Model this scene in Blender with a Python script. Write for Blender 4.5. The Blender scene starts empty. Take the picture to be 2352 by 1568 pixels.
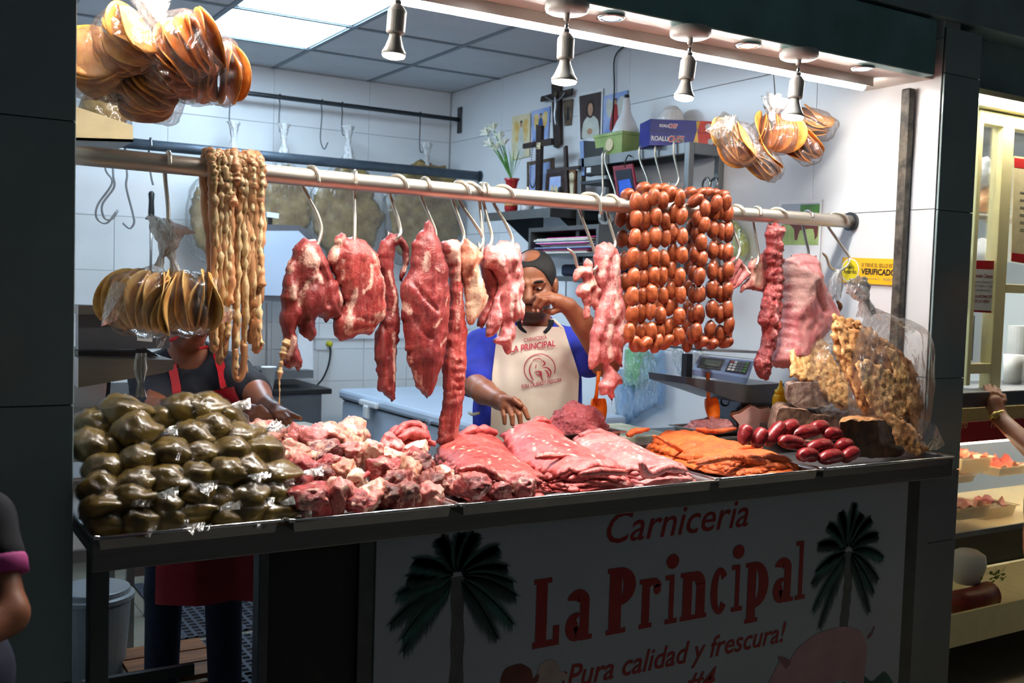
import bpy, bmesh, math, random
import numpy as np
from mathutils import Vector, Matrix
from mathutils.geometry import delaunay_2d_cdt

# ------------------------------------------------------------------ camera
FL, YAW, PITCH, ROLL = 2377.0, 0.55206, -0.05308, 0.03061
IW, IH, CZ = 2352.0, 1568.0, 1.52
cF = np.array([math.sin(YAW)*math.cos(PITCH), math.cos(YAW)*math.cos(PITCH), math.sin(PITCH)])
_r = np.array([math.cos(YAW), -math.sin(YAW), 0.0]); _u = np.cross(_r, cF)
cR = _r*math.cos(ROLL) + _u*math.sin(ROLL); cU = -_r*math.sin(ROLL) + _u*math.cos(ROLL)
CAM = np.array([0.0, 0.0, CZ])
S = bpy.context.scene
C = S.collection
cd = bpy.data.cameras.new('camera'); cam = bpy.data.objects.new('camera', cd); C.objects.link(cam)
cd.sensor_width = 36.0; cd.lens = 36.0*FL/IW; cd.clip_start = 0.05; cd.clip_end = 100
cam.matrix_world = Matrix(((cR[0], cU[0], -cF[0], 0), (cR[1], cU[1], -cF[1], 0), (cR[2], cU[2], -cF[2], CZ), (0, 0, 0, 1)))
cd.dof.use_dof = True; cd.dof.focus_distance = 3.1; cd.dof.aperture_fstop = 5.0
S.camera = cam
# ------------------------------------------------------------------ world (dim market hall) and exposure
wd = bpy.data.worlds.new('market_hall'); S.world = wd; wd.use_nodes = True
wd.node_tree.nodes['Background'].inputs[0].default_value = (0.80, 0.92, 1.0, 1)
wd.node_tree.nodes['Background'].inputs[1].default_value = 0.038
S.view_settings.view_transform = 'Standard'; S.view_settings.look = 'None'
S.cycles.transparent_max_bounces = 32; S.view_settings.exposure = 0.0; S.view_settings.gamma = 1.0; S.view_settings.use_curve_mapping = False
PANEL_E, STRIP_E, SPOT_W, DOWN_W = 24.0, 112.0, 30.0, 14.0     # ceiling panels, front tube, spot lamps, recessed lamps

# ------------------------------------------------------------------ where things stand
def ray(px, py): return cF + cR*(px-IW/2)/FL - cU*(py-IH/2)/FL
def aY(px, py, Y): d = ray(px, py); return CAM + d*(Y/d[1])
def aX(px, py, X): d = ray(px, py); return CAM + d*(X/d[0])
def aZ(px, py, Z): d = ray(px, py); return CAM + d*((Z-CZ)/d[2])
def aD(px, py, D): return CAM + ray(px, py)*D
XR, XL, YB, YF, ZC = 3.196, 0.36, 6.03, 2.35, 2.763     # right wall, left wall, back wall, shop front, ceiling
RY, RZ, RR = 2.726, 1.808, 0.0245                       # front meat rail
rng = np.random.default_rng(7); random.seed(7)

# ------------------------------------------------------------------ objects
ORG = {}
def _fin(o, label, cat, group, kind):
    if label: o['label'] = label
    if cat: o['category'] = cat
    if group: o['group'] = group
    if kind: o['kind'] = kind
    return o
def thing(name, loc, label, cat, group=None, kind=None):
    o = bpy.data.objects.new(name, None); C.objects.link(o); o.location = tuple(loc); o.empty_display_size = .05
    ORG[o.name] = np.array(loc, float)
    return _fin(o, label, cat, group, kind)
def mk(name, V, F, m, parent=None, label=None, cat=None, group=None, kind=None, smooth=False, loc=None, attrs=None, mats=None, fm=None):
    V = np.asarray(V, float).reshape(-1, 3)
    if parent is not None: org = ORG[parent.name]
    else:
        if loc is None:
            lo, hi = V.min(0), V.max(0); loc = [(lo[0]+hi[0])/2, (lo[1]+hi[1])/2, lo[2]]
        org = np.array(loc, float)
    me = bpy.data.meshes.new(name)
    me.from_pydata((V-org).tolist(), [], F if isinstance(F, list) else F.tolist())
    me.validate(); me.update()
    if mats:
        for q in mats: me.materials.append(M[q])
        me.polygons.foreach_set('material_index', np.asarray(fm, int))
    else: me.materials.append(M[m] if isinstance(m, str) else m)
    if smooth: me.polygons.foreach_set('use_smooth', [True]*len(me.polygons))
    for k, a in (attrs or {}).items():
        at = me.attributes.new(k, 'FLOAT', 'POINT'); at.data.foreach_set('value', np.asarray(a, np.float32))
    o = bpy.data.objects.new(name, me); C.objects.link(o); ORG[o.name] = org
    if parent is not None: o.parent = parent
    else: o.location = tuple(org)
    return _fin(o, label, cat, group, kind)
def copy_part(src, parent, matrix=None, name=None):
    o = src.copy(); C.objects.link(o); o.parent = parent
    if matrix is not None: o.matrix_local = matrix
    ORG[o.name] = ORG[parent.name]
    return o

class MB:
    def __init__(s): s.v = []; s.f = []
    def add(s, V, F):
        n = len(s.v); s.v += [tuple(map(float, p)) for p in V]; s.f += [tuple(n+i for i in q) for q in F]; return s
    def box(s, x0, x1, y0, y1, z0, z1):
        return s.add([(x0,y0,z0),(x1,y0,z0),(x1,y1,z0),(x0,y1,z0),(x0,y0,z1),(x1,y0,z1),(x1,y1,z1),(x0,y1,z1)],
            [(0,3,2,1),(4,5,6,7),(0,1,5,4),(1,2,6,5),(2,3,7,6),(3,0,4,7)])
    def rbox(s, x0, x1, y0, y1, z0, z1, b=.004):     # box with chamfered edges
        bm = bmesh.new(); bmesh.ops.create_cube(bm, size=1)
        for v in bm.verts: v.co = Vector(((x0+x1)/2+v.co.x*(x1-x0), (y0+y1)/2+v.co.y*(y1-y0), (z0+z1)/2+v.co.z*(z1-z0)))
        bmesh.ops.bevel(bm, geom=bm.edges[:], offset=min(b, .45*min(x1-x0, y1-y0, z1-z0)), segments=2, affect='EDGES', profile=.5)
        s.bm(bm); bm.free(); return s
    def bm(s, bm):
        bm.verts.index_update(); return s.add([v.co[:] for v in bm.verts], [tuple(v.index for v in f.verts) for f in bm.faces])
    def tube(s, path, rad, seg=10, cap=True):
        P = np.asarray(path, float); n = len(P); rad = np.broadcast_to(np.asarray(rad, float), (n,))
        T = np.gradient(P, axis=0); T /= np.linalg.norm(T, axis=1)[:, None]+1e-12
        a = np.array([0, 0, 1.]) if abs(T[0][2]) < .9 else np.array([1., 0, 0])
        N = np.cross(T[0], a); N /= np.linalg.norm(N); V = []
        for i in range(n):
            N = N-T[i]*(N@T[i]); N /= np.linalg.norm(N)+1e-12; B = np.cross(T[i], N)
            for k in range(seg):
                t = 2*math.pi*k/seg; V.append(P[i]+rad[i]*(N*math.cos(t)+B*math.sin(t)))
        F = [(i*seg+k, i*seg+(k+1) % seg, (i+1)*seg+(k+1) % seg, (i+1)*seg+k) for i in range(n-1) for k in range(seg)]
        if cap: F += [tuple(range(seg))[::-1], tuple((n-1)*seg+k for k in range(seg))]
        return s.add(V, F)
    def lathe(s, prof, c, ax=(0, 0, 1), seg=24, cap=True):   # prof: (radius, height along axis)
        ax = np.array(ax, float); ax /= np.linalg.norm(ax); a = np.array([1., 0, 0]) if abs(ax[0]) < .9 else np.array([0, 1., 0])
        N = np.cross(ax, a); N /= np.linalg.norm(N); B = np.cross(ax, N); c = np.array(c, float); V = []
        for r, h in prof:
            for k in range(seg):
                t = 2*math.pi*k/seg; V.append(c+ax*h+r*(N*math.cos(t)+B*math.sin(t)))
        n = len(prof); F = [(i*seg+k, i*seg+(k+1) % seg, (i+1)*seg+(k+1) % seg, (i+1)*seg+k) for i in range(n-1) for k in range(seg)]
        if cap: F += [tuple(range(seg))[::-1], tuple((n-1)*seg+k for k in range(seg))]
        return s.add(V, F)
    def prism(s, P, d):    # polygon points extruded by vector d
        P = [np.array(p, float) for p in P]; d = np.array(d, float); n = len(P)
        return s.add(P+[p+d for p in P], [tuple(range(n))[::-1], tuple(n+i for i in range(n))]+[(i, (i+1) % n, n+(i+1) % n, n+i) for i in range(n)])
    def build(s, name, m, parent=None, **k): return mk(name, s.v, s.f, m, parent, **k)
def box(name, m, x0, x1, y0, y1, z0, z1, parent=None, b=0, **k):
    q = MB(); (q.rbox(x0, x1, y0, y1, z0, z1, b) if b else q.box(x0, x1, y0, y1, z0, z1)); return q.build(name, m, parent, **k)
def spline(P, n=8):
    P = np.asarray(P, float); Q = np.vstack([2*P[0]-P[1], P, 2*P[-1]-P[-2]]); out = []
    for i in range(1, len(Q)-2):
        for t in np.linspace(0, 1, n, endpoint=False):
            out.append(.5*((2*Q[i])+(-Q[i-1]+Q[i+1])*t+(2*Q[i-1]-5*Q[i]+4*Q[i+1]-Q[i+2])*t*t+(-Q[i-1]+3*Q[i]-3*Q[i+1]+Q[i+2])*t**3))
    return np.array(out+[P[-1]])
def closed_spline(P, step):
    P = np.asarray(P, float); n = len(P); out = []
    for i in range(n):
        a, b, c, d = P[i-1], P[i], P[(i+1) % n], P[(i+2) % n]; m = max(1, int(round(np.linalg.norm(c-b)/step)))
        for t in np.arange(m)/m:
            out.append(.5*(2*b+(c-a)*t+(2*a-5*b+4*c-d)*t*t+(3*b-a-3*c+d)*t**3)*.6+.4*(b+(c-b)*t))
    return np.array(out)

# ------------------------------------------------------------------ numeric noise
_T = np.random.default_rng(3).random(8192).astype(np.float32)
def vn(P, s=0):
    P = np.asarray(P, float); i = np.floor(P).astype(np.int64); f = P-i; f = f*f*(3-2*f); r = 0
    for dx in (0, 1):
        for dy in (0, 1):
            for dz in (0, 1):
                h = ((i[..., 0]+dx)*73856093 ^ (i[..., 1]+dy)*19349663 ^ (i[..., 2]+dz)*83492791 ^ (s*2654435)) & 8191
                r = r+_T[h]*(f[..., 0] if dx else 1-f[..., 0])*(f[..., 1] if dy else 1-f[..., 1])*(f[..., 2] if dz else 1-f[..., 2])
    return r*2-1
def fbm(P, s=0, o=3):
    P = np.asarray(P, float); return sum(vn(P*2**k, s+k*17)*.5**k for k in range(o))

# ------------------------------------------------------------------ puffed outlines (a flat cut of meat, a sheet, a crackling)
def seg_dist(P, L):
    L = np.asarray(L, float); best = np.full(len(P), 1e9)
    for a, b in zip(L[:-1], L[1:]):
        ab = b-a; t = np.clip(((P-a)@ab)/(ab@ab+1e-12), 0, 1); best = np.minimum(best, np.linalg.norm(P-(a+t[:, None]*ab), axis=1))
    return best
def inside(P, L):
    x, y = P[:, 0], P[:, 1]; c = np.zeros(len(P), bool)
    for a, b in zip(L, np.roll(L, -1, 0)):
        k = ((a[1] > y) != (b[1] > y)) & (x < (b[0]-a[0])*(y-a[1])/(b[1]-a[1]+1e-15)+a[0]); c ^= k
    return c
def puff(out2, T, R, res, fmap, edge=.0, marks=(), rough=.0, grain=(30, 30), seed=0, back=.8, fatn=.0):
    """closed solid over a 2D outline; fmap(x,y,t,side) -> 3D; marks: (polyline2, width, height, fat)"""
    L = closed_spline(out2, res)
    if edge: L = L+edge*np.stack([fbm(np.c_[L*60, L[:, :1]*0+seed], seed), fbm(np.c_[L*60, L[:, :1]*0+seed+9], seed+1)], 1)
    lo, hi = L.min(0), L.max(0); gx = np.arange(lo[0], hi[0], res); gy = np.arange(lo[1], hi[1], res*.866); G = np.array([(x+(res/2 if j % 2 else 0), y) for j, y in enumerate(gy) for x in gx])
    G = G[inside(G, L)]; Lc = np.vstack([L, L[:1]]); G = G[seg_dist(G, Lc) > res*.55]
    n = len(L); r = delaunay_2d_cdt([Vector(p) for p in L.tolist()+G.tolist()], [], [list(range(n))], 1, 1e-6)
    V = np.array([v[:] for v in r[0]]); F = [tuple(f) for f in r[2]]
    d = seg_dist(V, Lc); q = np.clip(d/R, 0, 1); h = np.sqrt(1-(1-q)**2)
    fat = np.zeros(len(V)); t = T*h
    if rough: t = t+rough*h*fbm(np.c_[V[:, 0]*grain[0], V[:, 1]*grain[1], V[:, 0]*0+seed*3.1], seed)
    for pl, w, hh, ft in marks:
        g = np.exp(-(seg_dist(V, np.asarray(pl, float))/w)**2); t = t+hh*g*h; fat = np.maximum(fat, ft*g)
    if fatn: fat = np.maximum(fat, fatn*np.clip(fbm(np.c_[V[:, 0]*14, V[:, 1]*9, V[:, 0]*0+seed], seed+5)*1.6-.1, 0, 1))
    bnd = d < 1e-6
    A = fmap(V[:, 0], V[:, 1], t, 1); B = fmap(V[:, 0], V[:, 1], t*back, -1); idx = np.arange(len(V)); bi = np.where(bnd, idx, 0)
    keep = ~bnd; bi[keep] = len(V)+np.arange(keep.sum())
    F2 = F+[(bi[c], bi[b], bi[a]) for a, b, c in F]
    return np.vstack([A, B[keep]]), [tuple(int(i) for i in f) for f in F2], np.r_[fat, fat[keep]], np.r_[V, V[keep]]

# ------------------------------------------------------------------ signed-distance bodies (people)
import openvdb
YM = np.array([[math.cos(YAW), -math.sin(YAW), 0], [math.sin(YAW), math.cos(YAW), 0], [0, 0, 1]])   # world -> frame whose +y looks away from the camera
def tl(p): return YM @ np.asarray(p, float)
class SDF:
    def __init__(s, lo, hi, h):
        s.lo = np.array(lo, float); s.h = h; s.n = np.ceil((np.array(hi)-s.lo)/h).astype(int)+1; s.g = np.full(s.n, .06, np.float32)
    def _reg(s, a, b, pad):
        i = np.clip(np.floor((np.minimum(a, b)-pad-s.lo)/s.h).astype(int), 0, s.n-1); j = np.clip(np.ceil((np.maximum(a, b)+pad-s.lo)/s.h).astype(int)+1, 1, s.n)
        if (j <= i).any(): return None
        return tuple(slice(*q) for q in zip(i, j)), [s.lo[k]+s.h*np.arange(i[k], j[k]) for k in range(3)]
    def put(s, a, b, pad, fn, k=.0, op='+'):
        r = s._reg(np.asarray(a, float), np.asarray(b, float), pad+.03)
        if r is None: return s
        sl, ax = r; X, Y, Z = np.meshgrid(*ax, indexing='ij', sparse=False); d = fn(X, Y, Z).astype(np.float32); g = s.g[sl]
        if op == '-': d = -d; m = np.maximum(g, d); s.g[sl] = m if not k else m+np.maximum(k-np.abs(g-d), 0)**2/(4*k); return s
        m = np.minimum(g, d); s.g[sl] = m if not k else m-np.maximum(k-np.abs(g-d), 0)**2/(4*k); return s
    def cone(s, a, b, r1, r2, k=.01, op='+', sq=None):
        a = np.asarray(a, float); b = np.asarray(b, float); ab = b-a; L = ab@ab+1e-12
        def fn(X, Y, Z):
            t = np.clip(((X-a[0])*ab[0]+(Y-a[1])*ab[1]+(Z-a[2])*ab[2])/L, 0, 1)
            return np.sqrt((X-a[0]-t*ab[0])**2+(Y-a[1]-t*ab[1])**2+(Z-a[2]-t*ab[2])**2)-(r1+(r2-r1)*t)
        return s.put(a, b, max(r1, r2), fn, k, op)
    def chain(s, pts, rs, k=.01):
        for (a, b, r1, r2) in zip(pts[:-1], pts[1:], rs[:-1], rs[1:]): s.cone(a, b, r1, r2, k)
        return s
    def ell(s, c, r, k=.01, op='+', A=None):
        c = np.asarray(c, float); r = np.asarray(r, float); A = np.eye(3) if A is None else A
        def fn(X, Y, Z):
            q = [A[i][0]*(X-c[0])+A[i][1]*(Y-c[1])+A[i][2]*(Z-c[2]) for i in range(3)]
            k0 = np.sqrt(sum((q[i]/r[i])**2 for i in range(3))); k1 = np.sqrt(sum((q[i]/r[i]**2)**2 for i in range(3)))+1e-9
            return k0*(k0-1)/k1
        return s.put(c, c, r.max(), fn, k, op)
    def cutz(s, z, up=True):      # remove above / below
        Z = (s.lo[2]+s.h*np.arange(s.n[2]))[None, None, :]; s.g = np.maximum(s.g, ((Z-z) if up else (z-Z)).astype(np.float32)); return s
    def mesh(s):
        g = openvdb.FloatGrid(); g.background = .06; g.copyFromArray(np.ascontiguousarray(s.g)); P, T, Q = None, None, None
        r = g.convertToPolygons(isovalue=0.0, adaptivity=0.0); P = np.array(r[0], float)*s.h+s.lo
        F = [tuple(int(i) for i in f)[::-1] for a in r[1:] for f in a]
        return P, F
    def val(s, P):
        i = np.clip(np.round((P-s.lo)/s.h).astype(int), 0, s.n-1); return s.g[i[:, 0], i[:, 1], i[:, 2]]
def untl(P): return P @ YM       # back to world

# ------------------------------------------------------------------ lettering
def text_geo(body, bold=0.0, shear=0.0, space=1.0):
    c = bpy.data.curves.new('t', 'FONT'); c.body = body; c.offset = bold; c.shear = shear; c.space_character = space; c.resolution_u = 3; c.fill_mode = 'FRONT'
    o = bpy.data.objects.new('t', c); me = bpy.data.meshes.new_from_object(o)
    V = np.array([v.co[:] for v in me.vertices]); F = [tuple(p.vertices) for p in me.polygons]
    bpy.data.objects.remove(o); bpy.data.curves.remove(c); bpy.data.meshes.remove(me)
    return V[:, :2], F
def lettering(name, body, m, parent, fmap, x0, x1, z0, z1, **k):
    """text fitted into a 2D box and laid on a surface by fmap(x,z)"""
    V, F = text_geo(body, **k); lo, hi = V.min(0), V.max(0)
    x = x0+(V[:, 0]-lo[0])/(hi[0]-lo[0])*(x1-x0); z = z0+(V[:, 1]-lo[1])/(hi[1]-lo[1])*(z1-z0)
    return mk(name, fmap(x, z), F, m, parent)
# ------------------------------------------------------------------ materials
M = {}
def _n(nt, t, **k):
    n = nt.nodes.new('ShaderNode'+t)
    for a, b in k.items():
        if a.startswith('i_'): n.inputs[int(a[2:]) if a[2:].isdigit() else a[2:].replace('_', ' ')].default_value = b
        else: setattr(n, a, b)
    return n
def rgb(h):   # sRGB 0..255 -> linear
    return tuple((c/255/12.92 if c/255 <= .04045 else ((c/255+.055)/1.055)**2.4) for c in h)+(1,)
def mat(name, col, rough=.5, metal=0, var=.12, scale=18, bump=0, bscale=60, coat=0, sss=0, col2=None, stretch=None, spec=.5, alpha=1, obj=True, trans=0):
    m = bpy.data.materials.new(name); m.use_nodes = True; nt = m.node_tree; b = nt.nodes['Principled BSDF']; L = nt.links.new
    c = rgb(col); c2 = rgb(col2) if col2 else tuple(x*(1-var*2) for x in c[:3])+(1,)
    tc = _n(nt, 'TexCoord'); src = tc.outputs['Object' if obj else 'Generated']
    if stretch:
        mp = _n(nt, 'Mapping'); mp.inputs['Scale'].default_value = stretch; L(src, mp.inputs[0]); src = mp.outputs[0]
    nz = _n(nt, 'TexNoise'); nz.inputs['Scale'].default_value = scale; nz.inputs['Detail'].default_value = 5; L(src, nz.inputs['Vector'])
    rp = _n(nt, 'ValToRGB'); rp.color_ramp.elements[0].position = .35; rp.color_ramp.elements[1].position = .65
    rp.color_ramp.elements[0].color = c2; rp.color_ramp.elements[1].color = c; L(nz.outputs[0], rp.inputs[0]); L(rp.outputs[0], b.inputs['Base Color'])
    b.inputs['Roughness'].default_value = rough; b.inputs['Metallic'].default_value = metal; b.inputs['Specular IOR Level'].default_value = spec
    b.inputs['Coat Weight'].default_value = coat; b.inputs['Coat Roughness'].default_value = .12
    if trans: b.inputs['Transmission Weight'].default_value = trans
    if alpha < 1: b.inputs['Alpha'].default_value = alpha
    if sss: b.inputs['Subsurface Weight'].default_value = sss; b.inputs['Subsurface Radius'].default_value = (.012, .004, .003); b.inputs['Subsurface Scale'].default_value = .5
    if bump:
        n2 = _n(nt, 'TexNoise'); n2.inputs['Scale'].default_value = bscale; n2.inputs['Detail'].default_value = 4; L(src, n2.inputs['Vector'])
        bp = _n(nt, 'Bump'); bp.inputs['Strength'].default_value = bump; bp.inputs['Distance'].default_value = .004; L(n2.outputs[0], bp.inputs['Height']); L(bp.outputs[0], b.inputs['Normal'])
    M[name] = m; return m
def meat(name, red, dark, fat, rough=.33, fib=(90, 90, 14), vein=.35, bump=.5, sss=.12, streak=.5):
    """lean with darker patches and fibres; the 'fat' attribute of the mesh lays fat and sinew over it"""
    m = bpy.data.materials.new(name); m.use_nodes = True; nt = m.node_tree; b = nt.nodes['Principled BSDF']; L = nt.links.new
    tc = _n(nt, 'TexCoord'); mp = _n(nt, 'Mapping'); mp.inputs['Scale'].default_value = fib; L(tc.outputs['Object'], mp.inputs[0])
    fb = _n(nt, 'TexNoise'); fb.inputs['Scale'].default_value = 1; fb.inputs['Detail'].default_value = 5; fb.inputs['Distortion'].default_value = .6; L(mp.outputs[0], fb.inputs['Vector'])
    pt = _n(nt, 'TexNoise'); pt.inputs['Scale'].default_value = 11; pt.inputs['Detail'].default_value = 3; L(tc.outputs['Object'], pt.inputs['Vector'])
    add = _n(nt, 'MixRGB'); add.inputs[0].default_value = .45; L(pt.outputs[0], add.inputs[1]); L(fb.outputs[0], add.inputs[2])
    rp = _n(nt, 'ValToRGB'); e = rp.color_ramp.elements; e[0].position = .38; e[1].position = .60; e[0].color = rgb(dark); e[1].color = rgb(red); L(add.outputs[0], rp.inputs[0])
    vz = _n(nt, 'TexVoronoi'); vz.feature = 'DISTANCE_TO_EDGE'; vz.inputs['Scale'].default_value = 1; mp2 = _n(nt, 'Mapping'); mp2.inputs['Scale'].default_value = (fib[0]*.35, fib[1]*.35, fib[2]*.8)
    ds = _n(nt, 'MixRGB'); ds.inputs[0].default_value = .08; L(tc.outputs['Object'], ds.inputs[1]); L(pt.outputs['Color'], ds.inputs[2]); L(ds.outputs[0], mp2.inputs[0]); L(mp2.outputs[0], vz.inputs['Vector'])
    vr = _n(nt, 'ValToRGB'); ve = vr.color_ramp.elements; ve[0].position = .0; ve[0].color = (vein, vein, vein, 1); ve[1].position = .09; ve[1].color = (0, 0, 0, 1); L(vz.outputs[0], vr.inputs[0])
    at = _n(nt, 'Attribute'); at.attribute_name = 'fat'
    rn = _n(nt, 'TexNoise'); rn.inputs['Scale'].default_value = 55; rn.inputs['Detail'].default_value = 6; rn.inputs['Roughness'].default_value = .65; rn.inputs['Distortion'].default_value = 1.2; L(tc.outputs['Object'], rn.inputs['Vector'])
    mr = _n(nt, 'MixRGB'); mr.inputs[0].default_value = .4; L(rn.outputs[0], mr.inputs[1]); L(fb.outputs[0], mr.inputs[2])
    fr = _n(nt, 'Math', operation='MULTIPLY_ADD'); L(mr.outputs[0], fr.inputs[0]); fr.inputs[1].default_value = 2.6*streak*2; fr.inputs[2].default_value = -1.3*streak*2
    fs = _n(nt, 'Math', operation='ADD'); L(at.outputs['Fac'], fs.inputs[0]); L(fr.outputs[0], fs.inputs[1])
    fp = _n(nt, 'MapRange'); fp.inputs[1].default_value = .38; fp.inputs[2].default_value = .80; L(fs.outputs[0], fp.inputs[0])
    mx = _n(nt, 'Math', operation='MAXIMUM'); L(fp.outputs[0], mx.inputs[0])
    vm = _n(nt, 'Math', operation='MULTIPLY'); L(vr.outputs[0], vm.inputs[0]); L(pt.outputs[0], vm.inputs[1]); L(vm.outputs[0], mx.inputs[1])
    fc = _n(nt, 'ValToRGB'); q = fc.color_ramp.elements; f0 = rgb(fat); q[0].color = tuple(x*.72 for x in f0[:3])+(1,); q[1].color = f0; q[0].position = .3; q[1].position = .62; L(pt.outputs[0], fc.inputs[0])
    cm = _n(nt, 'MixRGB'); L(mx.outputs[0], cm.inputs[0]); L(rp.outputs[0], cm.inputs[1]); L(fc.outputs[0], cm.inputs[2]); L(cm.outputs[0], b.inputs['Base Color'])
    b.inputs['Roughness'].default_value = rough; b.inputs['Specular IOR Level'].default_value = .55
    b.inputs['Subsurface Weight'].default_value = sss; b.inputs['Subsurface Radius'].default_value = (.012, .004, .003); b.inputs['Subsurface Scale'].default_value = .4
    bp0 = _n(nt, 'Bump'); bp0.inputs['Strength'].default_value = .7*bump; bp0.inputs['Distance'].default_value = .012; L(rn.outputs[0], bp0.inputs['Height'])
    bp = _n(nt, 'Bump'); bp.inputs['Strength'].default_value = bump; bp.inputs['Distance'].default_value = .004; L(fb.outputs[0], bp.inputs['Height']); L(bp0.outputs[0], bp.inputs['Normal']); L(bp.outputs[0], b.inputs['Normal'])
    M[name] = m; return m
def emit(name, col, s):
    m = bpy.data.materials.new(name); m.use_nodes = True; b = m.node_tree.nodes['Principled BSDF']
    b.inputs['Base Color'].default_value = (.8, .8, .8, 1); b.inputs['Emission Color'].default_value = col+(1,); b.inputs['Emission Strength'].default_value = s; M[name] = m
def film(name, tint=(1, 1, 1), gloss=.16, milk=.05, scale=40, bump=1.0, st=(1, 1, .35)):
    """thin clear plastic: see-through, with glossy wrinkles and a little haze of its own"""
    m = bpy.data.materials.new(name); m.use_nodes = True; nt = m.node_tree; nt.nodes.remove(nt.nodes['Principled BSDF']); L = nt.links.new; out = nt.nodes['Material Output']
    tc = _n(nt, 'TexCoord'); nz = _n(nt, 'TexNoise'); nz.inputs['Scale'].default_value = scale; nz.inputs['Detail'].default_value = 3; nz.inputs['Distortion'].default_value = 1.5; mp = _n(nt, 'Mapping'); mp.inputs['Scale'].default_value = st; L(tc.outputs['Object'], mp.inputs[0]); L(mp.outputs[0], nz.inputs['Vector'])
    bp = _n(nt, 'Bump'); bp.inputs['Strength'].default_value = bump; bp.inputs['Distance'].default_value = .01; L(nz.outputs[0], bp.inputs['Height'])
    tr = _n(nt, 'BsdfTransparent'); tr.inputs[0].default_value = tint+(1,)
    gl = _n(nt, 'BsdfGlossy'); gl.inputs['Roughness'].default_value = .13; L(bp.outputs[0], gl.inputs['Normal'])
    df = _n(nt, 'BsdfDiffuse'); df.inputs[0].default_value = tuple(.85*t for t in tint)+(1,); L(bp.outputs[0], df.inputs['Normal'])
    fr = _n(nt, 'Fresnel'); fr.inputs[0].default_value = 1.45; L(bp.outputs[0], fr.inputs['Normal'])
    ma = _n(nt, 'Math', operation='MULTIPLY_ADD'); L(fr.outputs[0], ma.inputs[0]); ma.inputs[1].default_value = .55; ma.inputs[2].default_value = gloss*.4; ma.use_clamp = True
    cr = _n(nt, 'MapRange'); cr.inputs[1].default_value = .55; cr.inputs[2].default_value = .75; cr.inputs[3].default_value = milk; cr.inputs[4].default_value = milk*3.2; L(nz.outputs[0], cr.inputs[0])
    m1 = _n(nt, 'MixShader'); L(cr.outputs[0], m1.inputs[0]); L(tr.outputs[0], m1.inputs[1]); L(df.outputs[0], m1.inputs[2])
    m2 = _n(nt, 'MixShader'); L(ma.outputs[0], m2.inputs[0]); L(m1.outputs[0], m2.inputs[1]); L(gl.outputs[0], m2.inputs[2]); L(m2.outputs[0], out.inputs[0]); M[name] = m
# room
mat('ceiling_tile', (196, 200, 204), .85, scale=5, var=.03); mat('t_bar', (120, 132, 140), .6, var=.03)
mat('wall_tile', (226, 229, 232), .22, scale=2.5, var=.03, spec=.5); mat('floor_slab', (92, 90, 84), .6, var=.1); mat('grout', (196, 198, 198), .9); mat('wall_tile_small', (226, 228, 228), .25, scale=3, var=.03)
mat('green_tile', (150, 172, 174), .28, scale=3, var=.10); mat('green_beam', (124, 176, 178), .35, scale=5, var=.16, bump=.05); mat('green_grey', (142, 168, 172), .5, scale=6, var=.12)
mat('grey_tile', (120, 128, 134), .35, scale=3, var=.06); mat('floor_tile', (120, 118, 106), .5, scale=6, var=.1); mat('aisle_tile', (128, 124, 112), .45, scale=5, var=.08)
mat('soffit', (226, 216, 206), .5, scale=6, var=.05); mat('black_pipe', (38, 36, 34), .6, scale=30, var=.25, col2=(96, 90, 80))
mat('steel', (176, 174, 172), .30, 1, scale=8, var=.05, stretch=(1, 1, 30)); mat('steel_rail', (206, 198, 186), .46, .9, scale=30, var=.05, stretch=(.3, 3, 3))
mat('steel_dull', (138, 140, 142), .42, 1, scale=9, var=.08); mat('steel_dark', (92, 96, 100), .45, 1, scale=12, var=.10); mat('steel_hook', (220, 214, 200), .36, .9, var=.05)
mat('iron_grey', (88, 100, 112), .45, .6, scale=20, var=.12); mat('counter_steel', (128, 128, 128), .42, .85, scale=10, var=.06, stretch=(.4, 1, 12)); mat('tray', (176, 176, 176), .34, .9, var=.05)
mat('lamp_white', (206, 202, 196), .4, var=.03); mat('lamp_cup', (190, 186, 178), .3, var=.03); mat('chrome', (220, 220, 222), .1, 1, var=.02)
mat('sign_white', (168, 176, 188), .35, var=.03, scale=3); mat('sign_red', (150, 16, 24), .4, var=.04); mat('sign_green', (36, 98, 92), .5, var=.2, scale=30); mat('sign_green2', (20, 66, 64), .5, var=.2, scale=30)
mat('sign_trunk', (92, 96, 98), .5, var=.15, scale=20); mat('sign_pig', (196, 150, 160), .45, var=.10, scale=8); mat('sign_pig2', (150, 104, 116), .5); mat('sign_cow', (120, 52, 40), .5, var=.2, scale=14); mat('sign_cow2', (196, 176, 170), .5, var=.12, scale=14)
mat('black', (18, 18, 20), .5, var=.1); mat('black_soft', (30, 31, 34), .7, var=.1); mat('white_plastic', (222, 226, 230), .4, var=.03); mat('white_paper', (226, 228, 230), .8, var=.04); mat('foam', (238, 238, 236), .7, var=.02)
mat('freezer', (186, 202, 222), .35, var=.03, scale=4); mat('rubber_mat', (52, 58, 72), .7, var=.15); mat('wood', (128, 78, 34), .6, col2=(80, 44, 18), scale=4, stretch=(1, 8, 8)); mat('wood_dark', (52, 30, 24), .45, col2=(30, 16, 12), scale=5, stretch=(2, 2, 10))
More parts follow.
